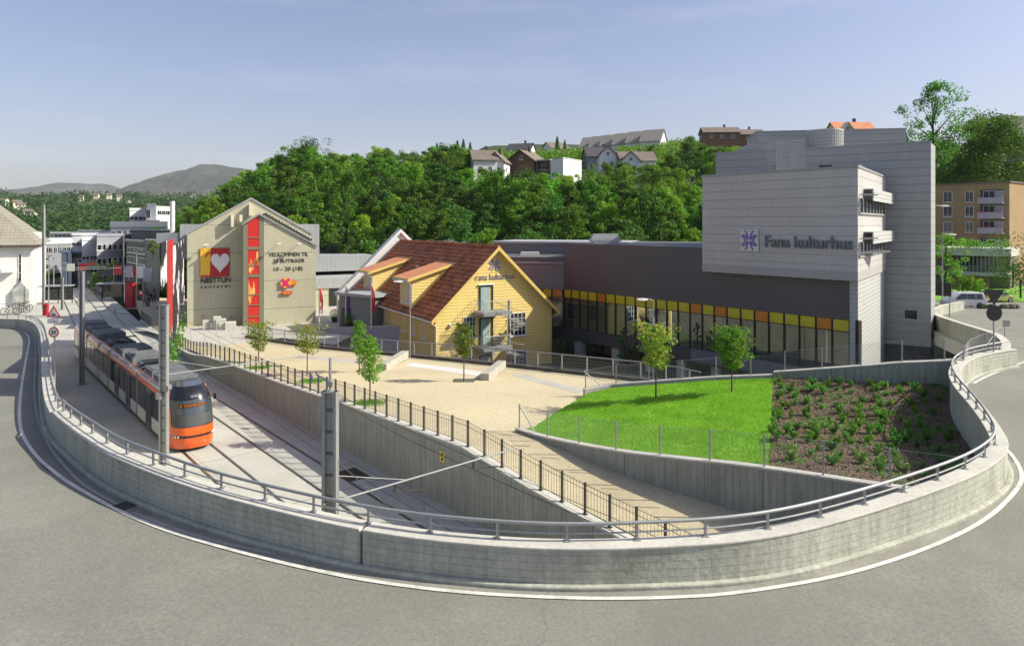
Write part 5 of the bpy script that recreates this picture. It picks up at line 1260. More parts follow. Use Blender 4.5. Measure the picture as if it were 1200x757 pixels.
lamp(765.5, 45.0, 450, 351, -8, 'slim street lamp in front of the glazing band behind the lawn', z0=BZ)
lamp(1092, 59.0, 386, 241.5, 11, 'tall street lamp rising beside the right edge of the grey tower')
lamp(1104.5, 64.0, 352, 275, 8, 'shorter street lamp behind the bend near the white van')
lamp(197, 64.0, 385, 363, -6, 'lamp post at the corner of the beige building', r=0.05) if False else None
# ================================================================ BEIGE SHOPPING CENTRE
nd = Vector((0.92, 0.39)).normalized()
NA = Vector((-35.6, 74.8)); NF = Face(NA, NA+nd*13.1); zn0, zne, znr = 0.3, 10.75, 14.7
N = thing('shopping_centre', 'beige concrete gabled building with a tall red glass strip, heart logo and black lettering', 'building', (-30, 78, zn0))
M['beige'] = surf('beige_panels', (0.51, 0.48, 0.335), 0.9, var=0.06, vs=0.3, fine=0.05, fs=5, streak=0.07, bump=0.006, bs=8, seams=((UP, 3.1, 0.06, 0.35),), stain=(0.40, 0.38, 0.28), stain_amt=0.3, stain_s=0.4)
m = MB(); m.fpoly(NF, [(0, zn0), (NF.w, zn0), (NF.w, zne), (NF.w/2, znr), (0, zne)], -16, 0); m.build('wall', M['beige'], N)
m = MB()
for e, s in ((-0.2, -1), (NF.w+0.2, 1)):
    m.solid([NF.pt(NF.w/2, znr+0.02, 0.1), NF.pt(e, zne-0.08, 0.1), NF.pt(e, zne+0.14, 0.1), NF.pt(NF.w/2, znr+0.26, 0.1)], -NF.n3*16.3)
m.build('roof', M['grey_roof'], N)
# projecting bay
BAY = NF.off(2.3); sA, _ = BAY.pp(284.7, 300); sP, _ = BAY.pp(304, 300); sE, _ = BAY.pp(370, 300)
zA_, zP_, zE_ = BAY.pp(284.7, 265)[1], BAY.pp(304, 252.5)[1], BAY.pp(370, 290)[1]
m = MB(); m.fpoly(BAY, [(sP+0.45, zn0), (sE, zn0), (sE, zE_), (sP+0.45, zP_-0.2)], -2.28, 0); m.build('bay_wall', M['beige'], N)
m = MB(); m.fpoly(BAY, [(sA, zn0), (sA+0.5, zn0), (sA+0.5, zA_+0.3), (sA, zA_)], -2.28, 0); 
m.fpoly(BAY, [(sP-0.02, zn0), (sP+0.44, zn0), (sP+0.44, zP_-0.18), (sP-0.02, zP_)], -2.28, -0.02)
m.build('strip_frame', M['beige_dark'], N)
m = MB(); m.fpoly(BAY, [(sA+0.51, zn0+0.3), (sP-0.03, zn0+0.3), (sP-0.03, zP_-0.15), (sA+0.51, zA_+0.45)], -2.2, -0.05); gl_ = m.build('red_strip', M['red'], N)
for y in (278.5, 291, 311.5, 323.5, 345.5, 357.5, 371):
    m = MB()
    z = BAY.pp(295, y)[1]; m.fbox(BAY, sA+0.5, sP-0.02, z-(0.16 if y in (291, 323.5) else 0.05), z+(0.16 if y in (291, 323.5) else 0.05), -0.06, 0.02); m.build('strip_bar', M['beige_dark'], gl_)
m = MB(); r_ = random.Random(5)
for (yt, yb, xa, xb) in ((302, 322, 291.5, 298), (327, 356, 291, 299), (301, 306, 299, 302)):
    for k in range(7):
        xq = xa+(xb-xa)*k/7.0; y0 = yt+r_.uniform(0, 9); y1 = yb-r_.uniform(0, 6)+(3 if k < 3 else -3)
        a_, z1_ = BAY.pp(xq, y0); b_, z0_ = BAY.pp(xq+1.1+r_.uniform(0, .5), y1)
        m.fpoly(BAY, [(a_, z0_), (b_-0.02, z0_+0.4), (b_, z1_-0.5), (a_+0.04, z1_)], -0.049, -0.04-0.001*k)
m.build('flame_graphic', plain('flame', (0.95, 0.55, 0.16), 0.5), gl_)
m = MB(); m.solid([BAY.pt(sA-0.15, zA_+0.0, 0.15), BAY.pt(sP, zP_+0.02, 0.15), BAY.pt(sP, zP_+0.2, 0.15), BAY.pt(sA-0.15, zA_+0.2, 0.15)], -NF.n3*2.6)
m.solid([BAY.pt(sP, zP_+0.02, 0.15), BAY.pt(sE+0.2, zE_, 0.15), BAY.pt(sE+0.2, zE_+0.2, 0.15), BAY.pt(sP, zP_+0.2, 0.15)], -NF.n3*2.6); m.build('bay_roof', M['galv'], N)
m = MB()
for k in range(16):
    f = (k+0.5)/16; s = sP+0.6+(sE-sP-0.8)*f; z = zP_+(zE_-zP_)*((s-sP)/(sE-sP))+0.22; m.fbox(NF, s-0.22, s+0.22, z+0.3, z+0.5, 0.0, 0.08)
m.build('bay_flashing', M['dark_metal'], N)
# upper windows-like ribs
for (p0, p1, y0, y1) in ((270.5, 274, 252, 266), (280.5, 284, 252, 260), (291.5, 295.3, 239.5, 253)):
    a_, z1_ = NF.pp(p0, y0); b_, z0_ = NF.pp(p1, y1); MB().fbox(NF, a_, b_, z0_, z1_, 0, 0.75).build('wall_rib', M['cream'], N)
# roof boxes both sides
for (s0, s1, z0, z1, o0, o1) in ((-0.9, 3.2, 8.0, 11.9, -14, -3.5), (9.5, 14.5, 8.0, 11.9, -14, -3.5)):
    m = MB(); m.fbox(NF, s0, s1, z0, z1, o0, o1); m.build('roof_house', M['grey_roof'], N)
m = MB(); m.fbox(NF, 4.2, 9.0, 11.5, znr-0.15, -13, -6.0)
# logo panel
s0, z1 = NF.pp(234.6, 291); s1, z0 = NF.pp(269.3, 324)
lp = MB().fbox(NF, s0, s1, z0, z1, 0.02, 0.12).build('logo_panel', M['darkred'], N)
sm = s0+(s1-s0)*0.36; m = MB(); pts = [(s0, z0), (s0, z1), (sm, z1)]; n = 9
for k in range(n): zz = z1-(z1-z0)*(k+1)/n; pts.append((sm-(0.25 if k % 2 else 0.0)-0.10*k, max(z0, zz)))
m = MB(); m.fpoly(NF, [(s0+0.01, z0+0.35), (s0+0.01, z1-0.01), (sm, z1-0.01), (sm-0.1, z0+0.9)], 0.121, 0.126)
for k in range(8): a_ = s0+0.02+k*(sm-s0-0.15)/8; m.fpoly(NF, [(a_, z0+0.9), (a_, z0+0.03+0.12*(k % 3)), (a_+0.12, z0+0.2+0.1*(k % 2)), (a_+0.16, z0+0.9)], 0.1215+0.0003*k, 0.128+0.0004*k)
m.build('flame_graphic', M['yellow'], lp)
# heart
hc = (s0+s1)/2+(s1-s0)*0.17; hz = z0+(z1-z0)*0.52; pts = []
for k in range(48):
    t_ = 2*math.pi*k/48; x = 16*math.sin(t_)**3; y = 13*math.cos(t_)-5*math.cos(2*t_)-2*math.cos(3*t_)-math.cos(4*t_)
    pts.append((hc+x*(s1-s0)*0.0195, hz+y*(z1-z0)*0.024))
MB().fpoly(NF, pts, 0.122, 0.15).build('heart', plain('heart_white', (0.72, 0.70, 0.70), 0.5), lp)
m = MB(); arc = [(hc-0.9+0.55*math.cos(R(a_)), hz+0.55+0.5*math.sin(R(a_))) for a_ in range(180, 20, -16)]
m.tube([NF.pt(a_, b_, 0.15) for a_, b_ in arc], 0.07, 5); m.build('heart_swirl', M['darkred'], lp)
M['sign_black'] = M['black']
sign_text('NESTTUN', NF, 235, 270, 325.8, 331.8, M['sign_black'], N, 0.06, 0.02, depth=0.03)
for w_, (a_, b_) in zip(('senteret',), ((235, 270),)): sign_text(' '.join(w_), NF, a_, b_, 334.4, 338.0, M['sign_black'], N, 0.06, 0.004, capf=0.7, depth=0.03)
for body_, p0, p1, y0, y1 in (('VELKOMMEN TIL', 315, 361.5, 296.2, 300.8), ('25 BUTIKKER', 320, 357, 303.6, 308.0), ('10 - 20 (18)', 319.5, 353, 313.0, 317.6)):
    sign_text(body_, BAY, p0, p1, y0, y1, M['sign_black'], N, 0.03, 0.0, depth=0.012)
# round shop signs
s, z = BAY.pp(334.5, 331.5); 
m = MB(); m.solid([BAY.pt(s+0.04+0.58*math.cos(2*math.pi*i/22), z+0.58*math.sin(2*math.pi*i/22), 0.1) for i in range(22)], BAY.n3*0.1); ds = m.build('shop_sign', M['yellow'], N)
m = MB()
for a_ in (0.85, -0.85):
    d_ = Vector((math.cos(a_), math.sin(a_))); n_ = Vector((-d_.y, d_.x))*0.16; m.fpoly(BAY, [(s+v.x, z+v.y) for v in (-d_*0.6-n_, d_*0.6-n_, d_*0.6+n_, -d_*0.6+n_)], 0.201+0.001*(a_ > 0), 0.24)
m.build('cross', plain('magenta', (0.75, 0.02, 0.14), 0.5), ds)
for (p0, p1, y0, y1, tx_) in ((340.5, 347.5, 329, 334, '1000'), (329.5, 342, 341.5, 345, 'xtra')):
    a_, zt2 = BAY.pp(p0, y0); b_, zb2 = BAY.pp(p1, y1); o = MB().fbox(BAY, a_, b_, zb2, zt2, 0.1, 0.2).build('shop_sign', M['orange'] if p0 > 340 else M['red'], N, bevel=0.03)
    m = MB()
    for k in range(3 if p0 > 340 else 5):
        q = a_+(b_-a_)*(0.16+0.72*k/(3 if p0 > 340 else 5)); m.fbox(BAY, q, q+(b_-a_)*0.09, zb2+0.1, zt2-0.1, 0.2, 0.215)
    m.build('sign_marks', M['yellow'], o)
# wall lamps on arms
for (fc_, px, py) in ((NF, 242, 287), (BAY, 326, 285.5), (BAY, 349.5, 285.5)):
    s, z = fc_.pp(px, py); m = MB(); m.tube([fc_.pt(s, z-0.1, 0), fc_.pt(s, z, 0.9)], 0.03, 5); m.fbox(fc_, s-0.22, s+0.22, z-0.06, z+0.1, 0.8, 1.2); m.build('wall_lamp', M['white_wood'], N)
for px in (237.5, 270.5): s, z = NF.pp(px, 371.5); m = MB(); m.solid([NF.pt(s+0.2*math.cos(i*0.628), z+0.2*math.sin(i*0.628), 0.002) for i in range(10)], NF.n3*0.06); m.build('wall_vent', M['galv'], N)
# left side facade with banners
SA = Vector((-46.5, 99)); LS = Face(SA, NA)
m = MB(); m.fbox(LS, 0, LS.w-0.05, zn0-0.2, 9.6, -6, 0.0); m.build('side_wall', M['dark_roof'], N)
def bn(p0, p1, y0, y1, mt, o, nm='banner'):
    a_ = LS.s_at(p0, o); b_ = LS.s_at(p1, o); z1_ = ZP(y0, (LS.a+LS.d*a_).y); z0_ = ZP(y1, (LS.a+LS.d*b_).y); return MB().fbox(LS, a_, b_, z0_, z1_, o-0.03, o).build(nm, mt, N)
bnr = surf('banner_print', (0.62, 0.60, 0.60), 0.6, var=0.05, alt=(0.015, 0.015, 0.02), alt_s=0.5, alt_lo=0.43, alt_hi=0.46, stretch=(0.35, 0.35, 0.7))
bn(188, 195, 285, 330, bnr, 0.08); bn(196, 202, 283, 380, M['darkred'], 0.12); bn(202.5, 215, 289, 355, bnr, 0.16); bn(195.5, 201.5, 320, 343, M['yellow'], 0.17); bn(195.8, 203, 283, 296, M['red'], 0.2)
m = MB(); rr_ = random.Random(3)
for k in range(40): s_ = LS.s_at(rr_.uniform(200, 217)); leaves(m, LS.pt(s_, rr_.uniform(0.3, 3.4), 0.4), 0.6, 26, 0.25, rr_)
m.build('climbing_plants', M['leaf_a'], N, fix=False)
q = LS.pt(LS.w-0.15, 0, 0.5)
for (y0, y1, mt) in ((335, 344, 'white_wood'), (346, 352.5, 'white_wood')):
    m = MB(); m.fbox(NF, -1.4, -0.25, ZP(y1, 74), ZP(y0, 74), 0.1, 0.22); pl = m.build('sign_plate', M[mt], N)
    m = MB(); 
    if y0 < 340: m.solid([NF.pt(-0.82+0.26*math.cos(i*0.4488), ZP(339.3, 74)+0.26*math.sin(i*0.4488), 0.222) for i in range(14)], NF.n3*0.01); m.build('sign_mark', plain('sign_green', (0.05, 0.45, 0.2), 0.5), pl)
    else: m.fbox(NF, -1.0, -0.65, ZP(350.5, 74), ZP(348.3, 74), 0.222, 0.23); m.build('sign_mark', M['purple'], pl)
# white pylon chimney
m = MB(); c = G(202, 84, 0); m.lathe((c.x, c.y, 0), [(0.28, 9), (0.28, ZP(236, 84))], 12); m.box((c.x, c.y, 10.2), (2.6, 2.6, 1.2)); m.build('flue', M['white'], N, smooth=True)
# stack of concrete blocks by its wall
for k, (px, py, w, h) in enumerate(((244, 385, 1.1, 0.95), (250, 385.6, 0.7, 0.8), (254.5, 386, 0.75, 1.35), (259, 385.4, 1.0, 1.1), (262.2, 386.4, 0.95, 0.75), (270, 385.4, 1.1, 0.8))):
    q = G(px, 72.4, z_plaza(0, 72.4)); MB_ = MB(); MB_.box((q.x, q.y, q.z+h/2), (w, 0.9, h), 0.4)
    tag(MB_.build('concrete_cube', M['coping'], bevel=0.03), ['low pale concrete cube at the left end of the stack by the beige wall', 'narrow pale cube second from left in the stack by the beige wall', 'tallest pale cube of the stack by the beige wall', 'pale cube just right of the tallest one by the beige wall', 'small pale cube in front by the beige wall', 'low pale cube at the right end by the beige wall'][k], 'concrete cube', 'concrete cubes by the beige wall')
# grey low halls behind
LH = Face(G(368, 92), G(442, 96)); b = block('low_hall', 'low hall with two tier pale grey roof between beige building and yellow house', 'building', LH, 14, 0, ZP(337, 94), 'beige', 'grey_roof', rt=1.4)
m = MB(); m.fbox(LH, -0.5, LH.w+1, ZP(318, 98), ZP(300, 98), -14, -5); m.build('upper_roof', M['grey_roof'], b)
m = MB(); m.fbox(LH, 2, 4.5, 0, 3.4, -0.02, 0.05); m.build('door', M['dark_metal'], b)
PH = Face(G(397.5, 71), G(436, 68)); b = block('porch_building', 'small grey clad porch building beside the yellow house', 'building', PH, 7, 0.2, 4.6, 'kslate', 'grey_roof', over=0.4)
m = MB(); m.fbox(PH, 0.4, 1.8, 0.6, 3.3, 0, 0.06); m.build('door', M['dark_metal'], b)
LWALL = Face((-20.5, 71.5), (-10.6, 65.2))
ll = thing('ramp_wall', 'lilac grey rendered wall of the sunken ramp beside the yellow house', 'wall', (-15, 68, 0))
m = MB(); f = LWALL; m.solid([f.pt(0, BZ, 0), f.pt(f.w, BZ, 0), f.pt(f.w, 2.2, 0), f.pt(0, 0.95, 0)], -f.n3*0.4); m.build('wall', M['lilac'], ll)
m = MB(); m.solid([f.pt(0, 0.952, 0.04), f.pt(f.w, 2.202, 0.04), f.pt(f.w, 2.3, 0.04), f.pt(0, 1.05, 0.04)], -f.n3*0.48); m.build('coping', M['coping'], ll)
sheet('forecourt', [(-21, 72), (-10.6, 65.6), (-10, 80), (-18, 96), (-34, 96)], lambda x, y: 0.72, 4, M['paving'])
# flagpoles and potted plants
for (px, yb, yt, fl, Yf, lb) in ((374, 389, 335, 'red', 69, 'white flagpole with a hanging red and white flag before the beige building'), (405, 387, 333, 'purple', 70, 'white flagpole with a hanging purple flag by the porch'), (435, 385, 332, 'red', 66, 'white flagpole with a hanging red flag beside the side wall of the yellow house')):
    b_ = G(px, Yf, ZP(yb, Yf)); zt2 = ZP(yt, Yf); t = thing('flagpole', lb, 'flagpole', b_, 'flagpoles')
    MB().tube([b_, Vector((b_.x, b_.y, zt2))], 0.06, 8, r2=0.035).build('pole', M['white_wood'], t, smooth=True)
    m = MB(); rings = []
    for k in range(9):
        z = zt2-0.15-k*0.32; w = 0.42*math.sin(min(1, (k+1)/5)*1.5)*(1-0.04*k); rings.append([(b_.x+0.06, b_.y, z), (b_.x+0.06+w*0.4, b_.y-0.12, z-0.1), (b_.x+0.06+w*0.75, b_.y+0.08, z-0.22), (b_.x+0.06+w, b_.y-0.06, z-0.3)])
    m.loft(rings, closed=False); m.build('flag', surf('flag_rw', (0.6, 0.03, 0.04), 0.8, var=0.05, alt=(0.7, 0.7, 0.7), alt_s=1.6, alt_lo=0.5, alt_hi=0.53) if fl == 'red' and px == 374 else (plain('flag_p', (0.22, 0.12, 0.30), 0.8) if fl == 'purple' else plain('flag_r', (0.62, 0.05, 0.07), 0.8)), t)
for (px, py, Yp, lb) in ((392, 377, 78, 'round clipped bush in a dark pot against the beige wall'), (408.5, 385, 69.5, 'round clipped bush in a dark pot by the porch door')):
    b_ = G(px, Yp, ZP(py, Yp)); t = thing('potted_bush', lb, 'potted plant', b_, 'potted bushes'); MB().lathe(b_, [(0.3, 0), (0.4, 0.5), (0.36, 0.5)], 12).build('pot', M['dark_metal'], t)
    m = MB(); leaves(m, b_+Vector((0, 0, 0.95)), 0.55, 420, 0.12, random.Random(px)); m.build('foliage', M['leaf_a'], t, fix=False)

# ================================================================ WHITE HALL, TOWN
HC = Vector((-68.1, 97)); HA = Face(HC+Vector((-0.86, -0.51))*34, HC); zhe = ZP(287, 97)
H = thing('white_hall', 'white hall with steep grey tiled hip roof and pointed bay beyond the road', 'building', HA.pt(HA.w/2, ZT, -10))
MB().fbox(HA, 0, HA.w, ZT-0.1, zhe, -22, 0).build('wall', M['white'], H)
m = MB(); e = 0.9; A_ = [HA.pt(-e, zhe, e), HA.pt(HA.w+e, zhe, e), HA.pt(HA.w+e, zhe, -22-e), HA.pt(-e, zhe, -22-e)]; B_ = [HA.pt(11, zhe+11.5, -11), HA.pt(HA.w-11.5, zhe+11.5, -11)]
m.face(A_[0], A_[1], B_[1], B_[0]); m.face(A_[1], A_[2], B_[1]); m.face(A_[2], A_[3], B_[0], B_[1]); m.face(A_[3], A_[0], B_[0]); m.face(*reversed(A_)); m.build('roof', M['slate_tiles'], H, fix=False)
m = MB(); m.fbox(HA, -1, HA.w+1, zhe-0.3, zhe-0.01, 0.8, 0.98); m.build('gutter', M['bark_dark'], H)
a_, z1_ = HA.pp(14.5, 333); b_, z0_ = HA.pp(34, 353.5)
m = MB(); m.fpoly(HA, [(a_, z0_), (b_, z0_), (b_, z1_-0.9), (b_-0.8, z1_+0.1), ((a_+b_)/2, z1_+0.5), (a_+0.8, z1_+0.1), (a_, z1_-0.9)], 0.0, 0.5); m.build('bay', surf('bay_grey', (0.30, 0.31, 0.28), 0.6, alt=(0.5, 0.5, 0.46), alt_s=0.8), H)
a_, z1_ = HA.pp(21.5, 298); b_, z0_ = HA.pp(25.5, 331); window(H, HA, a_, b_, z0_, z1_, 1, 3, out=0.1)
m = MB(); a_, z1_ = HA.pp(-10, 315.5); b_, z0_ = HA.pp(16.5, 319); m.fbox(HA, a_, b_, z0_, z1_, 0, 0.9); m.build('canopy', M['white'], H)
fs2 = Face(HC, HC+Vector((-0.51, 0.86))*22)
for s_ in (0.1, 6, 12, 18): MB().fbox(fs2, s_, s_+0.8, ZT, zhe-0.4, 0.0, 0.35).build('pilaster', M['white'], H)
m = MB(); m.fbox(fs2, 12, 13.2, zhe, ZP(272, 106), -1.0, 0.6); m.build('chimney', M['white'], H)
# side return of the hall (facing the tram line)


def tb(name, label, p0, p1, Y0, Y1, ytop, ybot=None, depth=12, wall='white', roof='dark_roof', rows=(), z0=0.2, **kw):
    fc = Face(G(p0, Y0), G(p1, Y1)); Ym = (Y0+Y1)/2; rr = []
    for (ya, yb, n, w, fa, fb) in rows: rr.append((ZP(yb, Ym), ZP(ya, Ym), n, w, fc.w*fa, fc.w*fb))
    kw['ray'] = True
    return block(name, label, 'building', fc, depth, z0, ZP(ytop, Ym), wall, roof, rr, **kw), fc
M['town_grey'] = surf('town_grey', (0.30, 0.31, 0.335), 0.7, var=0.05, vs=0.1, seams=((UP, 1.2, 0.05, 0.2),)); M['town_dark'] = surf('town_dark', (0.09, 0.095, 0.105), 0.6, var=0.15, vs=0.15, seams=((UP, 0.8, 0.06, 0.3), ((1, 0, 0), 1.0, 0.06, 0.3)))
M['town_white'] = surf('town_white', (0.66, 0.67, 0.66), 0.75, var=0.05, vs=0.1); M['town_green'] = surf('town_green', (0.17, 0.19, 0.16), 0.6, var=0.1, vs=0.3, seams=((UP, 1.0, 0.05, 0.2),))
tb('office_building', 'long pale building with flat white roof at the left end of the town', 50, 84, 160, 165, 286, wall='town_grey', roof='town_white', rows=((290, 296, 6, 3.0, .05, .95),), depth=25, rt=1.0)
tb('office_building', 'white building with curved white front beside the dark glass house', 72, 84, 135, 130, 297, wall='town_white', roof='town_white', depth=12)
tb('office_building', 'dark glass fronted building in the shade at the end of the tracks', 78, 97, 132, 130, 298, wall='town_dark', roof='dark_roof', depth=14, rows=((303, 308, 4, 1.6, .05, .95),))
tb('shop_building', 'white stepped building with three dark windows and an orange sign', 96, 113, 128, 131, 282, wall='town_white', roof='town_white', depth=16, rows=((300, 304.5, 3, 1.6, .1, .95), (316, 319.5, 3, 1.6, .1, .95)))
k_, fc_ = tb('shop_building', 'small white building showing an orange sign above a shop front', 85, 113, 134, 136, 276, wall='town_white', roof='town_white', depth=10, rows=((284, 288, 5, 1.8, .1, .9),))
f_ = Face(G(102, 127.6), G(113, 127.6)); tag(MB().fbox(f_, 0, f_.w, ZP(311, 127), ZP(308, 127), 0, 0.2).build('shop_sign', plain('sign_o', (0.8, 0.16, 0.05), 0.5)), 'orange strip sign on the white stepped building', 'sign')
tb('office_building', 'big grey building with a row of dark windows in the middle of the town', 113.5, 155, 125, 132, 277, wall='town_grey', roof='town_grey', depth=24, rows=((286, 293, 6, 1.9, .05, .95), (302, 309, 6, 1.9, .05, .95), (322, 330, 5, 2.0, .05, .95)))
tb('office_building', 'grey penthouse with long flat roof behind the big grey building', 130, 196, 148, 150, 266, wall='town_grey', roof='town_grey', depth=16, rows=((271, 275.5, 9, 2.6, .05, .95),), rt=1.2)
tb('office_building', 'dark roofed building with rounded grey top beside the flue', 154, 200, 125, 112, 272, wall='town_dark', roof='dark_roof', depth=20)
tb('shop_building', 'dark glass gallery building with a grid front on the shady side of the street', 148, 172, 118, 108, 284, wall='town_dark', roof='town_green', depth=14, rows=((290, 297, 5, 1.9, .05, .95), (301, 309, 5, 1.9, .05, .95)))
tb('shop_building', 'green grey panelled building between the gallery and the banners', 171.5, 187, 108, 101, 284, wall='town_green', roof='town_green', depth=12)
tb('town_block', 'white and red modern block rising highest above the town roofs', 152, 172, 210, 214, 247, wall='town_white', roof='town_white', depth=18, rows=((254, 258, 3, 2.4, .1, .9), (261, 265, 4, 1.6, .1, .9)), rt=0.8)
tb('town_block', 'white tower of the modern block with red trim', 172, 183, 205, 205, 240, wall='town_white', roof='town_white', depth=12, rows=((246, 256, 1, 1.4, 0, .3),))
tb('town_block', 'white wing with red balconies right of the white tower', 183, 200, 208, 214, 243, wall='town_white', roof='town_white', depth=14, rows=((247, 252, 3, 2.0, .1, .9),))
tb('town_block', 'low red fronted wing below the white tower', 171, 187, 200, 200, 259, wall='darkred', roof='town_white', depth=6)
tb('town_block', 'low white wing in front of the modern block', 146, 174, 190, 192, 262, wall='town_white', roof='town_white', depth=8, rows=((265.5, 268, 5, 2.0, .05, .95),))
tb('town_block', 'low white building with a red section on the far side of the town', 59, 92, 230, 232, 273.5, wall='town_white', roof='town_white', depth=10, rows=((275, 277.5, 6, 2.6, .05, .95),))
tb('town_block', 'flat pale building right of the low white one', 92, 132, 215, 218, 271, wall='town_white', roof='town_grey', depth=12, rows=((274, 277, 7, 2.5, .05, .95),))
# banners in the street
for k, (px, Yb, y0, y1, mt) in enumerate(((151, 100, 312, 325, 'lilac'), (156.5, 103, 312, 325, 'darkred'), (165.5, 96, 312, 326, 'white_wood'), (173, 92, 314, 330, 'lilac'), (138.5, 110, 311, 322, 'darkred'), (83, 118, 309, 318, 'white_wood'), (97, 120, 309, 317, 'darkred'))):
    t = thing('street_banner', ['pale lilac banner on a pole left of a red one in the shady street', 'red banner between two pale ones in the shady street', 'white banner in the shady street', 'pale lilac banner nearest the banner covered wall', 'red banner before the big grey building', 'white square banner before the dark glass fronted building', 'small red banner by the white stepped building'][k], 'banner', G(px, Yb, ZT), 'street banners')
    w = 2.6*Yb/400; z1_, z0_ = ZP(y0, Yb), ZP(y1, Yb); b_ = G(px, Yb, ZT)
    MB().tube([(b_.x-w, b_.y, ZT), (b_.x-w, b_.y, z1_+0.2)], 0.05, 6).build('pole', M['steel'], t); MB().box((b_.x, b_.y, (z0_+z1_)/2), (w*1.7, 0.04, z1_-z0_)).build('cloth', M[mt], t)
# ================================================================ HILLS AND MOUNTAINS
def smooth01(t): t = max(0.0, min(1.0, t)); return t*t*(3-2*t)
def z_hill(x, y):
    px = CX+x/max(y, 1)*F
    m = smooth01((px-150)/185.0)
    right = smooth01((px-1010)/80.0)
    y0 = 104+right*34; t = max(0.0, y-y0)
    base = interp(t, [(0, 0), (12, 4), (45, 14), (95, 29), (180, 41), (280, 57), (420, 66), (800, 80)])
    rb = interp(t, [(0, 0), (10, 7), (30, 15), (70, 27), (200, 52), (800, 80)])
    z = (base*(1-right)+rb*right)*m
    z *= (1-0.10*smooth01((px-560)/200)*(1-smooth01((y-150)/120)))
    z *= 1-0.20*smooth01((575-px)/50)*smooth01((y-165)/50)
    return BZ-0.05+z+1.6*noise.noise(Vector((x*0.03, y*0.03, 0)))*m*min(1, t/20)
hp = []
def grid_sheet(name, x0, x1, nx, y0, y1, ny, zf, mat, fan=True):
    mb = MB()
    for j in range(ny+1):
        y = y0*(y1/y0)**(j/ny)
        for i in range(nx+1):
            px = x0+(x1-x0)*i/nx; x = (px-CX)/F*y; mb.v.append((x, y, zf(x, y)))
    for j in range(ny):
        for i in range(nx): a_ = j*(nx+1)+i; mb.f.append((a_, a_+1, a_+nx+2, a_+nx+1))
    return tag(mb.build(name, mat, smooth=True, fix=False), kind='structure')
grid_sheet('hill', 120, 1500, 90, 100, 900, 70, z_hill, M['terrain'])
def z_mid(x, y):
    px = CX+x/y*F; t = smooth01((y-230)/560); m = 1-smooth01((px-300)/120)
    n = noise.noise(Vector((x*0.006+3, y*0.004, 1)))+0.5*noise.noise(Vector((x*0.015, y*0.01, 4)))
    return BZ-0.5+m*t*(30+18*n+22*smooth01((y-700)/500)) - (0 if m > 0 else 1)
grid_sheet('wooded_hill', -260, 430, 80, 220, 1500, 60, z_mid, M['terrain'])
def ridge(name, Y0, prof, depth, seed, label=None):
    mb = MB(); xs_ = [prof[0][0]+(prof[-1][0]-prof[0][0])*i/150 for i in range(151)]; nz = 40
    for j in range(nz+1):
        f = j/nz; y = Y0-depth+2*depth*f
        for px in xs_:
            x = (px-CX)/F*Y0; h = max(0, (HY-interp(px, prof))/F*Y0)+E; b_ = max(0.0, 1-abs(2*f-1)**1.6)
            n = noise.fractal(Vector((x*0.0022, y*0.0022, seed)), 0.9, 2.0, 5)
            mb.v.append((x, y, -20+(h+18)*b_+(40*n*b_*(1-b_)*3.2)+6*noise.noise(Vector((x*0.012, y*0.01, seed)))*b_))
    m = len(xs_)
    for j in range(nz):
        for i in range(m-1): a_ = j*m+i; mb.f.append((a_, a_+1, a_+m+1, a_+m))
    return tag(mb.build(name, M['mountain'], smooth=True, fix=False), kind='structure')
ridge('mountain', 4300, [(110, 262), (150, 240), (166, 228), (178, 216), (196, 206), (214, 200), (230, 198), (240, 192.5), (254, 192), (266, 195), (280, 197), (330, 205), (420, 225), (600, 255)], 900, 2.0)
ridge('mountain', 5200, [(-260, 235), (-60, 228), (0, 223.5), (18, 222), (50, 220), (66, 217), (76, 214), (90, 214.5), (110, 216), (122, 215), (140, 221), (160, 226.5), (180, 232), (230, 245), (330, 262)], 1000, 9.0)
ridge('mountain', 4700, [(-300, 240), (-100, 228), (-20, 221), (10, 223), (40, 219), (62, 220), (90, 228), (130, 236), (200, 252)], 500, 5.0)
# transmitter masts on the summit
q = G(251, 4300, 0); MB().tube([(q.x, q.y, 340), (q.x, q.y, ZP(183, 4300))], 2.2, 5, r2=0.8).build('x', M['steel']) if False else None
m = MB(); m.tube([(q.x, q.y, 380), (q.x, q.y, ZP(184.5, 4300))], 2.4, 6, r2=1.2); tag(m.build('transmitter_mast', M['steel']), 'tiny transmitter mast on the summit of the right hand mountain', 'mast')

# ================================================================ TREES ON THE HILL
protos = []
spec = [('leaf_a', 13, 8.5, 0.18), ('leaf_b', 12, 8.0, 0.15), ('leaf_a', 15, 8.0, 0.12), ('leaf_c', 14, 7.0, 0.12), ('leaf_b', 11, 8.5, 0.12), ('leaf_c', 12.5, 9.0, 0.15), ('leaf_a', 9.5, 8.5, 0.05)]
TREE_LABEL = 'broad leaved green tree in the dense wood covering the hillside'
for i, (mt, h, w, b_) in enumerate(spec):
    protos.append(big_tree('broadleaf_tree', TREE_LABEL, 'tree', h, w, mt, 40+i, leaf=0.38, nclump=95, per=72, base=b_, group='trees of the hillside wood'))
rnd = random.Random(21); spots = []
def blocked(px, y):
    # keep the hillside houses in view and the near roofs clear
    for (a_, b_, y0, y1) in CLEAR:
        if a_ < px < b_ and y0 < y < y1: return True
    return False
CLEAR = [(556, 607, 166, 182), (598, 632, 176, 190), (612, 684, 165, 186), (692, 735, 198, 222), (712, 770, 192, 212), (690, 780, 280, 330), (815, 905, 250, 275), (1085, 1200, 100, 141), (1172, 1215, 141, 175)]
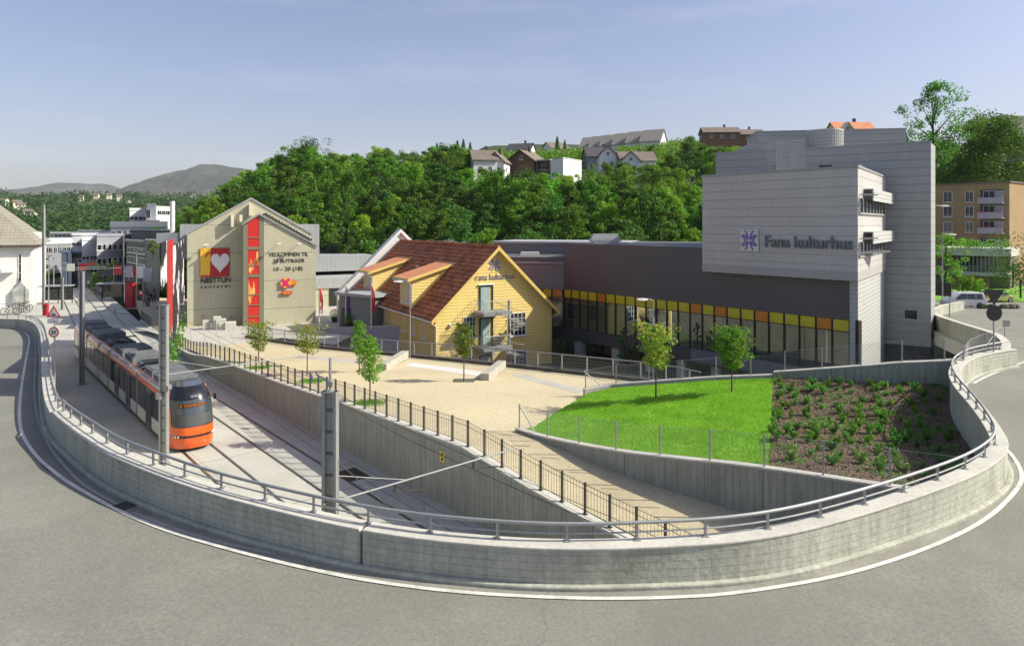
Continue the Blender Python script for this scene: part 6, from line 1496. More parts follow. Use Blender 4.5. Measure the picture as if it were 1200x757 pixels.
SKY1 = [(205, 250), (235, 230), (262, 214), (290, 197), (315, 186), (345, 170), (365, 168), (395, 177), (420, 177), (450, 171), (480, 178), (520, 166), (545, 171), (553, 182), (560, 192), (607, 195), (632, 200), (660, 203), (684, 196), (692, 190), (700, 188), (775, 187), (782, 182), (808, 160), (830, 169), (900, 171), (1010, 180), (1090, 175), (1130, 142), (1175, 142), (1190, 200)]
SKY2 = [(540, 166), (556, 176), (690, 172), (700, 172), (775, 166), (782, 160), (808, 158), (830, 168), (900, 170), (1010, 180)]
def scatter(px0, px1, ya, yb, sp, jit=0.5):
    y = ya; row = 0
    while y < yb:
        dpx = sp*F/y; px = px0+(row % 2)*dpx*0.5
        while px < px1:
            pj = px+rnd.uniform(-jit, jit)*dpx; yj = y+rnd.uniform(-jit, jit)*sp
            if not blocked(pj, yj): spots.append((pj, yj))
            px += dpx
        y += sp*0.98; row += 1
scatter(212, 1010, 108, 128, 6.6)
scatter(205, 1010, 128, 178, 8.0)
scatter(225, 1010, 178, 235, 10.5)
scatter(330, 1010, 240, 330, 15)
scatter(1105, 1235, 144, 190, 7.0)
spots = [s for s in spots if not (860 < s[0] < 1085 and s[1] < 190)]
print('hill trees', len(spots))
if len(spots) > 288: spots = sorted(spots, key=lambda s: s[1])[:288]
used = set()
for k, (px, y) in enumerate(spots):
    i = rnd.choices(range(7), weights=(3, 2.6, 2.4, 2, 2.2, 1.6, 1.5))[0]
    x = (px-CX)/F*y; z = z_hill(x, y)
    edge = smooth01((px-205)/130)
    s = rnd.uniform(0.78, 1.10)*(0.8+0.2*edge)*(0.92 if y < 120 else 1.0)
    lim = ZP(interp(px, SKY2 if (y > 225 and px > 545) else SKY1)+rnd.uniform(0, 5), y)-(z-0.3); hh = spec[i][1]
    if lim < 4.0: continue
    s = min(s, lim/hh)
    tone = {'leaf_a': 'mid green', 'leaf_b': 'bright green', 'leaf_c': 'dark green'}[spec[i][0]]
    reg = 'behind the beige gabled building' if px < 375 else ('above the yellow house' if px < 600 else ('above the dark wing' if px < 850 else 'right of the grey tower'))
    dp_ = 'front' if y < 128 else ('middle' if y < 178 else 'upper'); lb = '%s tree in the %s of the wood %s' % (tone, dp_, reg)
    if i not in used: protos[i]['label'] = lb
    if i in used: dup(protos[i], (x, y, z-0.3), rnd.uniform(0, 6.28), (s*rnd.uniform(.9, 1.2), s*rnd.uniform(.9, 1.2), s), label=lb)
    else: protos[i].location = (x, y, z-0.3); protos[i].scale = (s, s, s); used.add(i)
for i in range(7):
    if i not in used: protos[i].location = ((500-CX)/F*150, 150, z_hill(-19, 150))
# rock face at the foot of the wood
m = MB(); n = 80; nzr = 10
for j in range(nzr+1):
    for i in range(n+1):
        px = 345+(660-345)*i/n; y = 102+j*0.55+1.5*noise.noise(Vector((px*0.05, j*0.5, 0))); x = (px-CX)/F*y
        m.v.append((x, y, BZ-0.2+j*1.05+0.9*noise.noise(Vector((px*0.06, j*0.9, 5)))))
for j in range(nzr):
    for i in range(n): a_ = j*(n+1)+i; m.f.append((a_, a_+1, a_+n+2, a_+n+1))
tag(m.build('rock_face', M['rock'], smooth=True, fix=False), kind='structure')
# special skyline trees
t = big_tree('broadleaf_tree', 'tall loose crowned tree rising highest of all to the right of the grey tower', 'tree', 24, 13.5, 'leaf_a', 91, leaf=0.42, nclump=120, per=60, base=0.3); t.location = ((1094-CX)/F*140, 140, ZP(93, 140)-24)
t = big_tree('broadleaf_tree', 'broad round tree on the right behind the tan apartment block', 'tree', 20, 20, 'leaf_a', 92, leaf=0.50, nclump=320, per=80, base=0.1); t.location = ((1152-CX)/F*146, 146, ZP(137, 146)-20)
t = big_tree('broadleaf_tree', 'dark spreading tree standing out above the skyline of the wood', 'tree', 15, 13, 'leaf_c', 93, leaf=0.38, nclump=100, per=46, base=0.2); t.location = ((362-CX)/F*165, 165, ZP(162, 165)-15)
t = big_tree('broadleaf_tree', 'leafy green tree at the foot of the tall lamps beside the white van', 'tree', 6.2, 4.2, 'leaf_b', 94, leaf=0.2, nclump=50, per=50, base=0.2); t.location = G(1107, 75, ZP(337, 75))
for k, (px, Yt, yt, h, w, sd_, lb) in enumerate(((132, 112, 300, 7.5, 1.9, 95, 'slim columnar bright green street tree before the big grey building'), (117, 116, 306, 6.5, 1.3, 96, 'thin bright green street tree left of the columnar one'), (111, 113, 318, 4.0, 2.2, 97, 'low round bright green street tree by the shop fronts'), (179, 100, 281, 2.0, 1.6, 98, 'tiny green roof tree beside the grey panelled building'), (52, 125, 300, 5, 2.5, 99, 'small dark green tree at the corner of the white hall'))):
    t = big_tree('street_tree', lb, 'tree', h, w, 'leaf_b' if k < 4 else 'leaf_a', sd_, leaf=0.24, nclump=30, per=50, base=0.12); t.location = G(px, Yt, ZP(yt, Yt)-h)
# conifers on the skyline
def conifer(name, label, h, w, seed, group):
    rnd = random.Random(seed); t = thing(name, label, 'tree', (0, 0, 0), group); MB().tube([(0, 0, -1), (0, 0, h)], 0.16, 6, r2=0.02).build('trunk', M['bark_dark'], t)
    c = MB()
    for k in range(22):
        f = k/21; z = h*(0.12+0.86*f); r = w*0.5*(1-f)**0.85+0.1
        for j in range(7): a_ = j*0.9+k*1.3; leaves(c, (math.cos(a_)*r*0.6, math.sin(a_)*r*0.6, z-r*0.15), r*0.42+0.08, 12, 0.34, rnd, 0.45)
    c.build('crown', M['leaf_c'], t, fix=False); return t
cf = conifer('spruce_tree', 'small dark pointed spruce on the skyline above the hillside houses', 8, 3.0, 5, 'spruces on the skyline')
for k, (px, yt, Yt) in enumerate(((543, 163, 215), (551, 165, 212), (653, 161, 250), (662, 160, 255), (512, 166, 200), (536, 166, 214))):
    p = G(px, Yt, ZP(yt, Yt)-8)
    lb = 'small dark pointed spruce on the skyline '+['above the left end of the hillside houses', 'just right of the one above the hillside houses', 'left of the twin spruces over the modern villa', 'right of the twin spruces over the modern villa', 'furthest left over the wood', 'between the two spruces left of the villas'][k]
    if k == 0: cf.location = p; cf['label'] = lb
    else: dup(cf, p, k, 0.85+0.1*(k % 3), label=lb)
# far wood on the left hills: countless crowns
rnd = random.Random(77); fw_ = MB(); cnt = 0
while cnt < 5200:
    y = 235*(1400/235)**rnd.random(); px = rnd.uniform(-120, 330); x = (px-CX)/F*y; z = z_mid(x, y)
    if z < 3 or (noise.noise(Vector((x*0.012, y*0.012, 8))) < -0.32): continue
    r = rnd.uniform(2.6, 5.0)*(1+max(0, y-500)/900); leaves(fw_, (x, y, z+r*0.55), r, 16, r*0.55, rnd, 0.9); cnt += 1
M['leaf_far'] = foliage('leaf_far', (0.05, 0.115, 0.022), (0.09, 0.18, 0.03), 0.22, 0.05)
tag(fw_.build('far_wood', M['leaf_far'], fix=False), 'far off green wood covering the low hills behind the town', 'wood', kind='stuff')
rnd = random.Random(78); fw_ = MB(); cnt = 0       # undergrowth below and beyond the hill trees
while cnt < 3600:
    y = 104*(330/104)**rnd.random(); px = rnd.uniform(225, 1230); x = (px-CX)/F*y
    if blocked(px, y) or (860 < px < 1090 and y < 180) or (px > 1085 and y < 146): continue
    z = z_hill(x, y); r = rnd.uniform(1.0, 2.0)
    if z < 0.5: continue
    leaves(fw_, (x, y, z+r*0.4), r, 34, 0.5, rnd, 0.6); cnt += 1
cnt = 0
while cnt < 1500:
    y = rnd.uniform(212, 330); px = rnd.uniform(500, 1010); x = (px-CX)/F*y; z = z_hill(x, y)
    if blocked(px, y): continue
    r = rnd.uniform(2.0, 3.6); zc_ = z+r*0.7+rnd.uniform(0, 3.0); lim = ZP(interp(px, SKY2)+rnd.uniform(1, 6), y)-r*0.8
    if lim < z: continue
    leaves(fw_, (x, y, min(zc_, lim)), r, 46, 0.75, rnd, 0.9); cnt += 1
tag(fw_.build('undergrowth', M['leaf_a'], fix=False), 'dense green undergrowth filling the hillside between the trees', 'undergrowth', kind='stuff')
# small house specks among the far wood
M['red_tile'] = surf('red_tile', (0.42, 0.12, 0.06), 0.8, var=0.1)
hs = gable_house('house', 'tiny pale house among the trees of the far left hill', 'house', 6, 5, 2.6, 4.4, 'cream', 'brown_roof', 'x', group='small houses on the far left hills')
rnd = random.Random(5); first = True
def march(px, py):
    Y_ = 300.0
    while Y_ < 1450:
        if ZP(py, Y_) <= z_mid((px-CX)/F*Y_, Y_)+2: break
        Y_ += 10
    return Y_
for (px, Yh, py) in ((95, 520, 234), (113, 560, 232), (128, 540, 233.5), (140, 560, 234), (25, 420, 247), (33, 430, 253), (20, 450, 243), (39, 380, 258), (190, 600, 229), (204, 560, 228), (226, 420, 231), (60, 600, 229), (150, 500, 240), (5, 520, 240)):
    Yh = max(520.0, march(px, py)); x = (px-CX)/F*Yh; z = z_mid(x, Yh)+3.0
    if first: hs.location = (x, Yh, z); hs.rotation_euler = (0, 0, 0.4); first = False
    else: dup(hs, (x, Yh, z), rnd.uniform(-0.8, 0.8), 1.0)
h_ = gable_house('house', 'low house with bright orange red roof between the town and the far wood', 'house', 9, 7, 2.4, 4.4, 'cream', 'red_tile', 'x', chimney=False); h_.location = G(115, 430, ZP(270, 430)); h_.rotation_euler = (0, 0, 0.1)

# ================================================================ HOUSES ON THE HILLSIDE
M['brown_wood'] = surf('brown_wood', (0.20, 0.11, 0.07), 0.8, var=0.1, clap=0.2)
def seat(o, px, Yh, pbase, rot=0, s=1.0):
    o.location = G(px, Yh, ZP(pbase, Yh)); o.rotation_euler = (0, 0, rot); o.scale = (s, s, s)
o = gable_house('villa', 'white villa with hipped brown roof standing furthest left above the wood', 'house', 6, 6, 3.8, 6.2, 'white', 'brown_roof', 'x', storeys=1); seat(o, 566, 172, 206, 0.25)
o = gable_house('villa', 'white villa wing with brown roof just right of the leftmost hillside villa', 'house', 4.5, 6, 3.6, 5.8, 'white', 'brown_roof', 'y'); seat(o, 584, 174, 207, -0.25)
o = gable_house('wooden_house', 'red brown wooden house with wide brown gable roof and white basement', 'house', 7.5, 8.0, 4.6, 7.2, 'brown_wood', 'brown_roof', 'y', over=1.0, trim='white_wood'); seat(o, 618, 182, 210, -0.45)
fcw = Face(G(611, 180), G(631, 178)); block('basement_wing', 'white basement terrace in front of the red brown wooden house', 'terrace', fcw, 3, ZP(206, 180), ZP(193, 180), 'white', 'white', over=0, rt=0.1)
mod = thing('modern_villa', 'modern white flat roofed villa with a glazed porch', 'house', G(660, 172, ZP(212, 172)))
mv = [tuple(G(px_, y_)[:2]) for px_, y_ in ((645, 174), (660, 167), (681.5, 175), (666, 184))]; MB().prism(mv, ZP(214, 172), ZP(187, 170)).build('wall', M['white'], mod)
mv2 = [tuple(G(px_, y_)[:2]) for px_, y_ in ((644.6, 174), (660, 166.7), (682, 175), (666, 184.5))]; MB().prism(mv2, ZP(187, 170)+0.002, ZP(186, 170)).build('roof', M['white'], mod)
fcp = Face(G(627, 177), G(645, 174)); m = MB(); m.fbox(fcp, 0, fcp.w, ZP(188.5, 175), ZP(187, 175), -5, 0.3); m.build('porch_roof', M['galv'], mod)
m = MB(); m.fbox(fcp, 0.3, fcp.w, ZP(203, 175), ZP(188.6, 175), -4, -1); m.build('glazing', M['glass'], mod)
m = MB(); [m.fbox(fcp, s, s+0.15, ZP(205, 175), ZP(188.6, 175), -0.1, 0.05) for s in (0, fcp.w*0.5, fcp.w-0.2)]; m.fbox(fcp, 0, fcp.w, ZP(212, 175), ZP(200, 175), -3, 0.1); m.build('porch_frame', M['dark_metal'], mod)
o = gable_house('villa', 'dark roofed villa with a white front gable above the modern villa', 'house', 9.5, 8, 4.2, 7.2, 'town_grey', 'dark_tile', 'x', storeys=1); seat(o, 703, 214, 200.5, 0.12)
o2 = gable_house('villa', 'white pointed gable porch of the dark roofed villa', 'porch', 5.4, 4, 3.8, 6.6, 'white', 'dark_tile', 'y', chimney=False); seat(o2, 711, 205, 198.5, 0.05)
o = gable_house('villa', 'grey villa with grey roof and two white gables beside the dark roofed villa', 'house', 10.5, 8, 3.8, 6.6, 'town_white', 'brown_roof', 'x'); seat(o, 744, 205, 204.5, 0.1)
o2 = gable_house('villa', 'pale blue grey pointed gable of the grey villa', 'porch', 5.6, 4, 3.2, 6.0, 'town_white', 'brown_roof', 'y', chimney=False); seat(o2, 738, 199, 203, 0.0)
M['row_roof'] = surf('row_roof', (0.34, 0.31, 0.26), 0.85, var=0.1, seams=((UP, 0.3, 0.06, 0.2),))
rh = gable_house('row_house', 'row house second from the right in the stepped row on the skyline', 'house', 8.6, 10, 3.6, 8.6, 'white', 'row_roof', 'x', storeys=1, chimney=False, group='row houses on the skyline')
for k, (px, pb, Yh) in enumerate(((766, 176.5, 290), (749, 178, 296), (733, 179.5, 302), (718, 181, 308), (705, 182, 314), (694, 183, 320))):
    if k == 0:
        o = dup(rh, G(px, Yh, ZP(pb, Yh)), -0.5, 1.0, label='rightmost row house of the stepped row, its whole white gable in view')
    elif k == 1: rh.location = G(px, Yh, ZP(pb, Yh)); rh.rotation_euler = (0, 0, -0.5)
    else: dup(rh, G(px, Yh, ZP(pb, Yh)), -0.5, 1.0, label=['', '', 'row house third from the right in the stepped row on the skyline', 'row house fourth from the right in the stepped row on the skyline', 'row house second from the left in the stepped row on the skyline', 'leftmost and lowest row house of the stepped row on the skyline'][k])
o = gable_house('house', 'small white house with brown roof between two spruces on the skyline', 'house', 8, 7, 3.2, 5.6, 'white', 'brown_roof', 'x'); seat(o, 651, 262, 185, 0.5)
o = gable_house('house', 'small grey roofed house half hidden on the skyline left of the spruces', 'house', 9, 7, 3.0, 5.4, 'white', 'dark_tile', 'x'); seat(o, 611, 255, 186, -0.3)
for (px, pb, w_, lb) in ((843, 166, 13.5, 'long brown terraced house with shallow roof on the skyline left of the concert house roof'), (873, 168.5, 12, 'second brown terraced house just above the roof edge of the grey block')):
    o = gable_house('terraced_house', lb, 'house', w_, 8, 3.0, 5.2, 'brown_wood', 'brown_roof', 'x', wins=((0.2, 1.2, 0.9), (0.5, 1.2, 0.9), (0.8, 1.2, 0.9))); seat(o, px, 262, pb, -0.05)
o = gable_house('house', 'house with bright orange roof and small yellow gable peeping above the grey roof', 'house', 10.5, 8, 4.0, 7.2, 'cream', 'tiles_o', 'x'); seat(o, 996, 190, 174.5, 0.02)
o2 = gable_house('dormer_gable', 'small yellow green gable in front of the orange roof', 'gable', 3.4, 2, 3.6, 5.8, 'clap', 'white_wood', 'y', chimney=False, over=0.2); seat(o2, 992, 185, 169.5, 0.0)
o = gable_house('house', 'pale house with grey roof at the right edge high above the apartments', 'house', 14, 9, 4.5, 8.0, 'white', 'dark_tile', 'x', storeys=1); seat(o, 1203, 165, 176, 0.1)
o = gable_house('house', 'peach coloured house with grey roof at the right edge below the pale house', 'house', 12, 9, 7.0, 9.4, 'cream', 'dark_tile', 'x', storeys=2); seat(o, 1212, 150, 203, 0.1)
# telegraph pole
b_ = G(842, 215, 30); m = MB(); m.tube([b_, (b_.x, b_.y, ZP(160, 215))], 0.12, 6); tag(m.build('utility_pole', M['bark_dark']), 'thin wooden utility pole in the wood left of the grey block', 'pole')

# ================================================================ RIGHT: APARTMENTS, CARS, SIGNS
AF = Face(G(1096, 127), G(1183, 118)); za0, za1 = -1, ZP(215.5, 122)
AP = thing('apartment_block', 'tan brick apartment block with four storeys and a column of balconies', 'building', AF.pt(AF.w/2, 0, -6))
MB().fbox(AF, 0, AF.w, za0, za1, -12, 0).build('wall', M['brick'], AP); m = MB(); m.fbox(AF, -0.2, AF.w+0.2, za1+0.002, za1+0.25, -12.2, 0.25); m.build('roof', M['brown_roof'], AP)
for row, (y0, y1) in enumerate(((225, 237), (242, 254.5), (260, 272.5), (281, 291))):
    for (p0, p1) in ((1105.5, 1116), (1131, 1141)):
        a_, z1_ = AF.pp(p0, y0); b2_, z0_ = AF.pp(p1, y1); window(AP, AF, a_, b2_, z0_, z1_, 2, 1, 'white_wood')
    a_, z1_ = AF.pp(1149, y0-1); b2_, z0_ = AF.pp(1177, y1); MB().fbox(AF, a_, b2_, z0_, z1_+0.2, 0.0, 0.02).build('balcony_recess', M['dark_roof'], AP)
    window(AP, AF, a_+0.4, a_+(b2_-a_)*0.62, z0_+0.5, z1_, 2, 1, 'white_wood', out=0.08)
    bm_ = MB(); bm_.fbox(AF, a_-0.1, b2_+0.1, z0_-0.25, z0_-0.05, 0, 1.3); bm_.fbox(AF, a_-0.1, b2_+0.1, z0_-0.05, z0_+0.85, 1.22, 1.3); bm_.fbox(AF, a_+(b2_-a_)*0.64, b2_, z0_, z1_, 0.02, 0.1); bo = bm_.build('balcony', M['lilac'], AP)
    if row in (1, 2):
        fl = MB(); rr_ = random.Random(row)
        for k in range(14): leaves(fl, AF.pt(rr_.uniform(a_, b2_), z0_+0.95, 1.35), 0.22, 8, 0.16, rr_)
        fl.build('balcony_flowers', plain('flowers', (0.55, 0.08, 0.12), 0.7), bo, fix=False)
GA = Face(G(1092, 112), G(1182, 105)); gp = thing('garage_building', 'low concrete building with a wide glazed front and planted roof terrace below the apartments', 'building', GA.pt(GA.w/2, 0, -4))
MB().fbox(GA, 0, GA.w, -1, ZP(302, 108), -9, -1.4).build('wall', M['brown_roof'], gp)
m = MB(); m.fbox(GA, -0.3, GA.w+0.3, ZP(300, 108), ZP(291, 108), -10, 0.2); m.fbox(GA, 0, GA.w, ZP(323, 108), ZP(319, 108), -9, 0.1); m.build('terrace_slab', M['coping'], gp)
m = MB(); m.fbox(GA, GA.w*0.33, GA.w*0.9, ZP(319, 108), ZP(301, 108), -1.38, -1.3); m.build('glazing', M['glass'], gp)
m = MB()
for k in range(12): s = GA.w*(0.33+0.57*k/11); m.fbox(GA, s-0.08, s+0.08, ZP(319, 108), ZP(300, 108), -1.29, -1.2)
m.build('frame', M['galv'], gp)
m = MB(); m.fbox(GA, GA.w*0.3, GA.w*0.75, -1, ZP(324, 108), -1.39, -1.32); m.build('garage_door', M['brick'], gp)
m = MB()
for k in range(60): s = GA.w*(0.3+0.62*k/59); m.tube([GA.pt(s, ZP(319, 108), 0), GA.pt(s, ZP(312, 108), 0)], 0.02, 3, cap=False)
m.tube([GA.pt(GA.w*0.3, ZP(312, 108), 0), GA.pt(GA.w*0.92, ZP(312, 108), 0)], 0.03, 4); m.build('railing', M['galv'], gp)
m = MB(); rr_ = random.Random(8)
for k in range(34): leaves(m, GA.pt(GA.w*(0.28+0.7*rr_.random()), ZP(289, 108)+rr_.uniform(-.3, .8), -0.6), rr_.uniform(.4, 1.0), 36, 0.26, rr_)
m.build('terrace_plants', M['leaf_b'], gp, fix=False)
sheet('car_park', [(38.5, 61.5), (70, 52), (100, 80), (100, 118), (58, 118), (50, 76)], lambda x, y: z_road(x, y), 4, M['asphalt'], dz=-0.012)
sheet('verge', [(52, 90), (82, 84), (90, 112), (62, 112)], lambda x, y: z_road(x, y)+0.05, 4, M['lawn'])
# hedges and bushes
for k, (px, Yb, yb, w, h, lb) in enumerate(((1187, 100, 333, 6, 7.5, 'tall dark bush at the right edge below the apartments'), (1196, 90, 345, 5, 5, 'dense dark bush at the right edge behind the yellow car'), (1128, 101, 340, 3.2, 2.0, 'low bush on the verge behind the white van'), (1142, 101, 341, 2.6, 1.6, 'low bright bush on the verge between the two cars'))):
    b_ = G(px, Yb, ZP(yb, Yb)); t = thing('bush', lb, 'bush', b_); m = MB(); rr_ = random.Random(k)
    for q_ in range(26): leaves(m, b_+Vector((rr_.uniform(-w/2, w/2), rr_.uniform(-1.2, 1.2), rr_.uniform(0.1, h*0.9))), h*0.16+0.25, 46, 0.28, rr_)
    m.build('foliage', M['leaf_c' if k < 2 else 'leaf_b'], t, fix=False); MB().tube([b_-Vector((0, 0, .5)), b_+Vector((0, 0, h*0.4))], 0.12, 6).build('stem', M['bark_dark'], t)
def car(name, label, L, Wd, Hh, paint, loc, rot, van=True):
    t = thing(name, label, 'car', (0, 0, 0)); hL = L/2
    if van: prof = [(-hL, 0.45), (-hL-0.02, 0.95), (-hL+0.12, Hh*0.62), (-hL+0.35, Hh-0.05), (-hL+0.7, Hh), (hL*0.25, Hh-0.02), (hL*0.42, Hh-0.12), (hL*0.72, 1.05), (hL-0.15, 0.85), (hL, 0.6), (hL-0.03, 0.3), (-hL+0.05, 0.28)]
    else: prof = [(-hL, 0.45), (-hL+0.02, 0.9), (-hL+0.35, 1.0), (-hL+0.75, Hh-0.08), (-hL+1.3, Hh), (hL*0.1, Hh-0.03), (hL*0.55, 0.98), (hL-0.2, 0.8), (hL, 0.55), (hL-0.03, 0.3), (-hL+0.05, 0.28)]
    m = MB(); rings = []
    for w, sh in ((-1, 0.06), (-0.93, 0.0), (0.93, 0.0), (1, 0.06)):
        rings.append([(x*(1-sh*0.2), w*Wd/2*(1-0.14*max(0, (z-0.95)/(Hh-0.95))), z-(sh*0.4 if z > Hh-0.3 else 0)) for x, z in prof])
    m.loft(rings); m.build('body', paint, t, smooth=True, bevel=0.03)
    m = MB(); tz = Hh-0.17; bz = 1.02
    for sg in (-1, 1):
        y1, y0_ = sg*(Wd/2*(1-0.14*(tz-0.95)/(Hh-0.95))+0.006), sg*(Wd/2+0.006)
        for (a_, b_, c_, d_) in ((-hL+0.42, -hL*0.45, -hL*0.45, -hL+0.55), (-hL*0.42, -0.02, -0.02, -hL*0.42), (0.03, hL*0.62, hL*0.30, 0.03)): m.face((a_, y0_, bz), (b_, y0_, bz), (c_, y1, tz), (d_, y1, tz))
    m.build('side_window', M['glass'], t, fix=False)
    m = MB(); k = 0.012
    m.face((-hL+0.03, -Wd*0.4, 1.05), (-hL+0.03, Wd*0.4, 1.05), (-hL+0.27, Wd*0.36, tz), (-hL+0.27, -Wd*0.36, tz)); m.build('rear_window', M['glass'], t, fix=False)
    for x in (-hL*0.62, hL*0.62):
        for sg in (-1, 1):
            w_ = MB(); w_.lathe((x, sg*(Wd/2-0.08), 0.33), [(0.2, -0.1), (0.33, -0.09), (0.33, 0.09), (0.2, 0.1)], 18, 'y'); wo = w_.build('wheel', M['rubber'], t, smooth=True)
            w_ = MB(); w_.lathe((x, sg*(Wd/2-0.08), 0.33), [(0.05, -0.11), (0.19, -0.108), (0.19, 0.108), (0.05, 0.11)], 12, 'y'); w_.build('rim', M['steel'], wo)
    for sg in (-1, 1):
        MB().box((-hL+0.03, sg*Wd*0.42, 0.95), (0.1, 0.18, 0.32)).build('tail_light', M['red'], t); MB().box((hL-0.12, sg*Wd*0.36, 0.72), (0.16, 0.28, 0.14)).build('headlight', M['white_wood'], t)
        MB().box((hL*0.36, sg*(Wd/2+0.1), 1.08), (0.1, 0.18, 0.13)).build('wing_mirror', M['black'], t)
    MB().box((-hL-0.015, 0, 0.72), (0.03, 0.5, 0.12)).build('number_plate', M['white_wood'], t)
    m = MB(); m.box((0, 0, 0.33), (L-0.5, Wd-0.3, 0.2)); m.build('underbody', M['rubber'], t)
    t.location = loc; t.rotation_euler = (0, 0, rot); return t
Yv = 78.0; car('parked_van', 'small white van parked beyond the road bend', 4.3, 1.75, 1.78, _coat('car_white', (0.72, 0.72, 0.70), 0.3, 0.6), G(1128.5, Yv, z_road(50, Yv)), R(176))
Yv = 88.0; car('parked_car', 'yellow green hatchback parked behind the white van under the trees', 4.2, 1.72, 1.5, _coat('car_yellow', (0.42, 0.42, 0.10), 0.3, 0.6), G(1167, Yv, z_road(60, Yv)), R(8), van=False)
# dark boulders/planters along the car park edge
rnd = random.Random(9)
for k, (px, py) in enumerate(((1152, 357), (1163, 358), (1177, 359), (1190, 359), (1185, 355))):
    Yb = 76; b_ = G(px, Yb, z_road(60, Yb)); m = MB(); rings = []
    for j, (r_, h) in enumerate(((0.55, 0), (0.62, 0.2), (0.45, 0.42), (0.15, 0.52))): rings.append([(b_.x+r_*math.cos(i*0.785)*rnd.uniform(.8, 1.2), b_.y+r_*0.8*math.sin(i*0.785)*rnd.uniform(.8, 1.2), b_.z+h) for i in range(8)])
    m.loft(rings); tag(m.build('boulder', M['rock'], smooth=True), ['leftmost', 'second from left', 'third from left', 'rightmost', 'fourth and farthest'][k]+' grey boulder in the row edging the car park beside the van', 'boulder', 'boulders edging the car park')
# backs of the road signs on the right, their shade put into the colour
Ys = 33.4; pr = Face((22, Ys), d=(1, 0)); sx, _ = pr.pp(1165.3, 360)
rs = thing('road_sign', 'pole with shade darkened backs of a triangular and a round sign at the road bend', 'road sign', pr.pt(sx, 4.8, 0))
MB().tube([pr.pt(sx, 4.8, -0.05), pr.pt(sx, ZP(340, Ys), -0.05)], 0.035, 8).build('pole', M['galv'], rs, smooth=True)
z = ZP(367, Ys); m = MB(); m.solid([pr.pt(sx+0.385*math.cos(i*0.2618), z+0.385*math.sin(i*0.2618), 0) for i in range(24)], (0, 0.02, 0)); m.build('round_plate', M['dark_metal'], rs)
m = MB(); zt_, zb_ = ZP(339.5, Ys), ZP(357.5, Ys); m.solid([pr.pt(sx-0.52, zt_, 0), pr.pt(sx, zb_, 0), pr.pt(sx+0.52, zt_, 0)], (0, 0.02, 0)); m.build('triangle_plate', M['dark_metal'], rs)
Yq = 44; b_ = G(1177.5, Yq, z_road(30, Yq)); t = thing('small_sign', 'low pole with a small pale rectangular sign on the far side of the road bend', 'sign', b_); MB().tube([b_, b_+Vector((0, 0, 1.5))], 0.03, 6).build('pole', M['galv'], t); MB().box((b_.x+0.1, b_.y, b_.z+1.3), (0.45, 0.03, 0.4)).build('plate', M['galv'], t)
Yq = 66; f_ = Face(G(1093, Yq), G(1115, Yq-1)); t = thing('dark_hoarding', 'dark rectangular board on posts between the lamps and the white van', 'board', f_.pt(f_.w/2, 3, 0)); MB().fbox(f_, 0, f_.w, ZP(346, Yq), ZP(331, Yq), 0, 0.12).build('board', M['black'], t)
m = MB(); m.fbox(f_, 0.1, 0.2, 3.0, ZP(346, Yq), 0, 0.1); m.build('post', M['galv'], t); m = MB(); m.fbox(f_, f_.w-0.2, f_.w-0.1, 3.0, ZP(346, Yq), 0, 0.1); m.build('post', M['galv'], t)
# railing on the outside of the second parapet end
t = thing('railing', 'grey upright bar railing at the far end of the second parapet beside the tall lamp', 'railing', (37, 62, 4)); m = MB()
ln = [Vector((36.2, 60, 4.6)), Vector((38.2, 63, 4.5)), Vector((41, 67, 4.3))]
for p in by_step(ln, 0.13): m.tube([p, p+Vector((0, 0, 1.5))], 0.018, 4, cap=False)
m.tube(up(ln, 1.5), 0.03, 5); m.build('bars', M['galv'], t, fix=False)
ln = [Vector((31.0, 55.2, 3.7)), Vector((34.5, 57.6, 3.9)), Vector((36.4, 58.6, 4.2))]
# ================================================================ YOUNG TREES, SHRUBS
def young(label, px, py, zf, ytop, w, shape, mat, seed, n=2300, leaf=0.11, group='young trees', base=0.42):
    Y_ = 35.0
    for _ in range(60):
        X_ = (px-CX)/F*Y_; H_ = E-zf(X_, Y_); Y_ = 0.5*Y_+0.5*F*H_/(py-HY)
    b_ = Vector(((px-CX)/F*Y_, Y_, zf((px-CX)/F*Y_, Y_))); h = ZP(ytop, Y_)-b_.z; w = w*Y_/F
    rnd = random.Random(seed); t = thing('young_tree', label, 'tree', b_, group)
    tr = MB(); tr.tube([b_-Vector((0, 0, .1)), b_+Vector((0.01, 0, h*0.5)), b_+Vector((0, 0, h*0.95))], 0.045, 7, r2=0.012); cr = MB()
    nb = 26
    for i in range(nb):
        f = base+(0.93-base)*i/nb; an = i*2.4; u_ = (f-base)/(1-base)
        if shape == 'cone': r = w*0.5*(0.55+0.45*math.sin(min(1, u_*3)*1.57))*(1-u_)**0.75+0.08
        elif shape == 'vase': r = w*0.5*(0.5+0.75*u_)*(1 if u_ < 0.7 else (1.0-(u_-0.7)*2.4))
        else: r = w*0.5*math.sin(math.pi*(0.1+0.86*u_))**0.6
        r *= rnd.uniform(0.72, 1.12); st = b_+Vector((0, 0, h*f)); en = st+Vector((math.cos(an)*r, math.sin(an)*r, r*0.42))
        tr.tube([st, en], 0.012, 4, r2=0.004)
        k = int(n/nb)
        for q_ in range(6): leaves(cr, st.lerp(en, 0.25+0.75*q_/5.0), 0.16+r*0.13, k//6, leaf, rnd, 0.8)
    leaves(cr, b_+Vector((0, 0, h*0.93)), h*0.045, n//20, leaf, rnd, 1.4)
    tr.build('trunk', M['bark'], t, smooth=True); cr.build('crown', M[mat], t, fix=False); return t
young('young tree with reddish leaf tips furthest left on the gravel square', 303, 425, z_plaza, 378, 34, 'vase', 'leaf_y', 1, 2000, 0.13, base=0.3)
young('loose open young tree behind the small purple sign', 360, 440, z_plaza, 381, 42, 'vase', 'leaf_y', 2, 1500, 0.12, base=0.42)
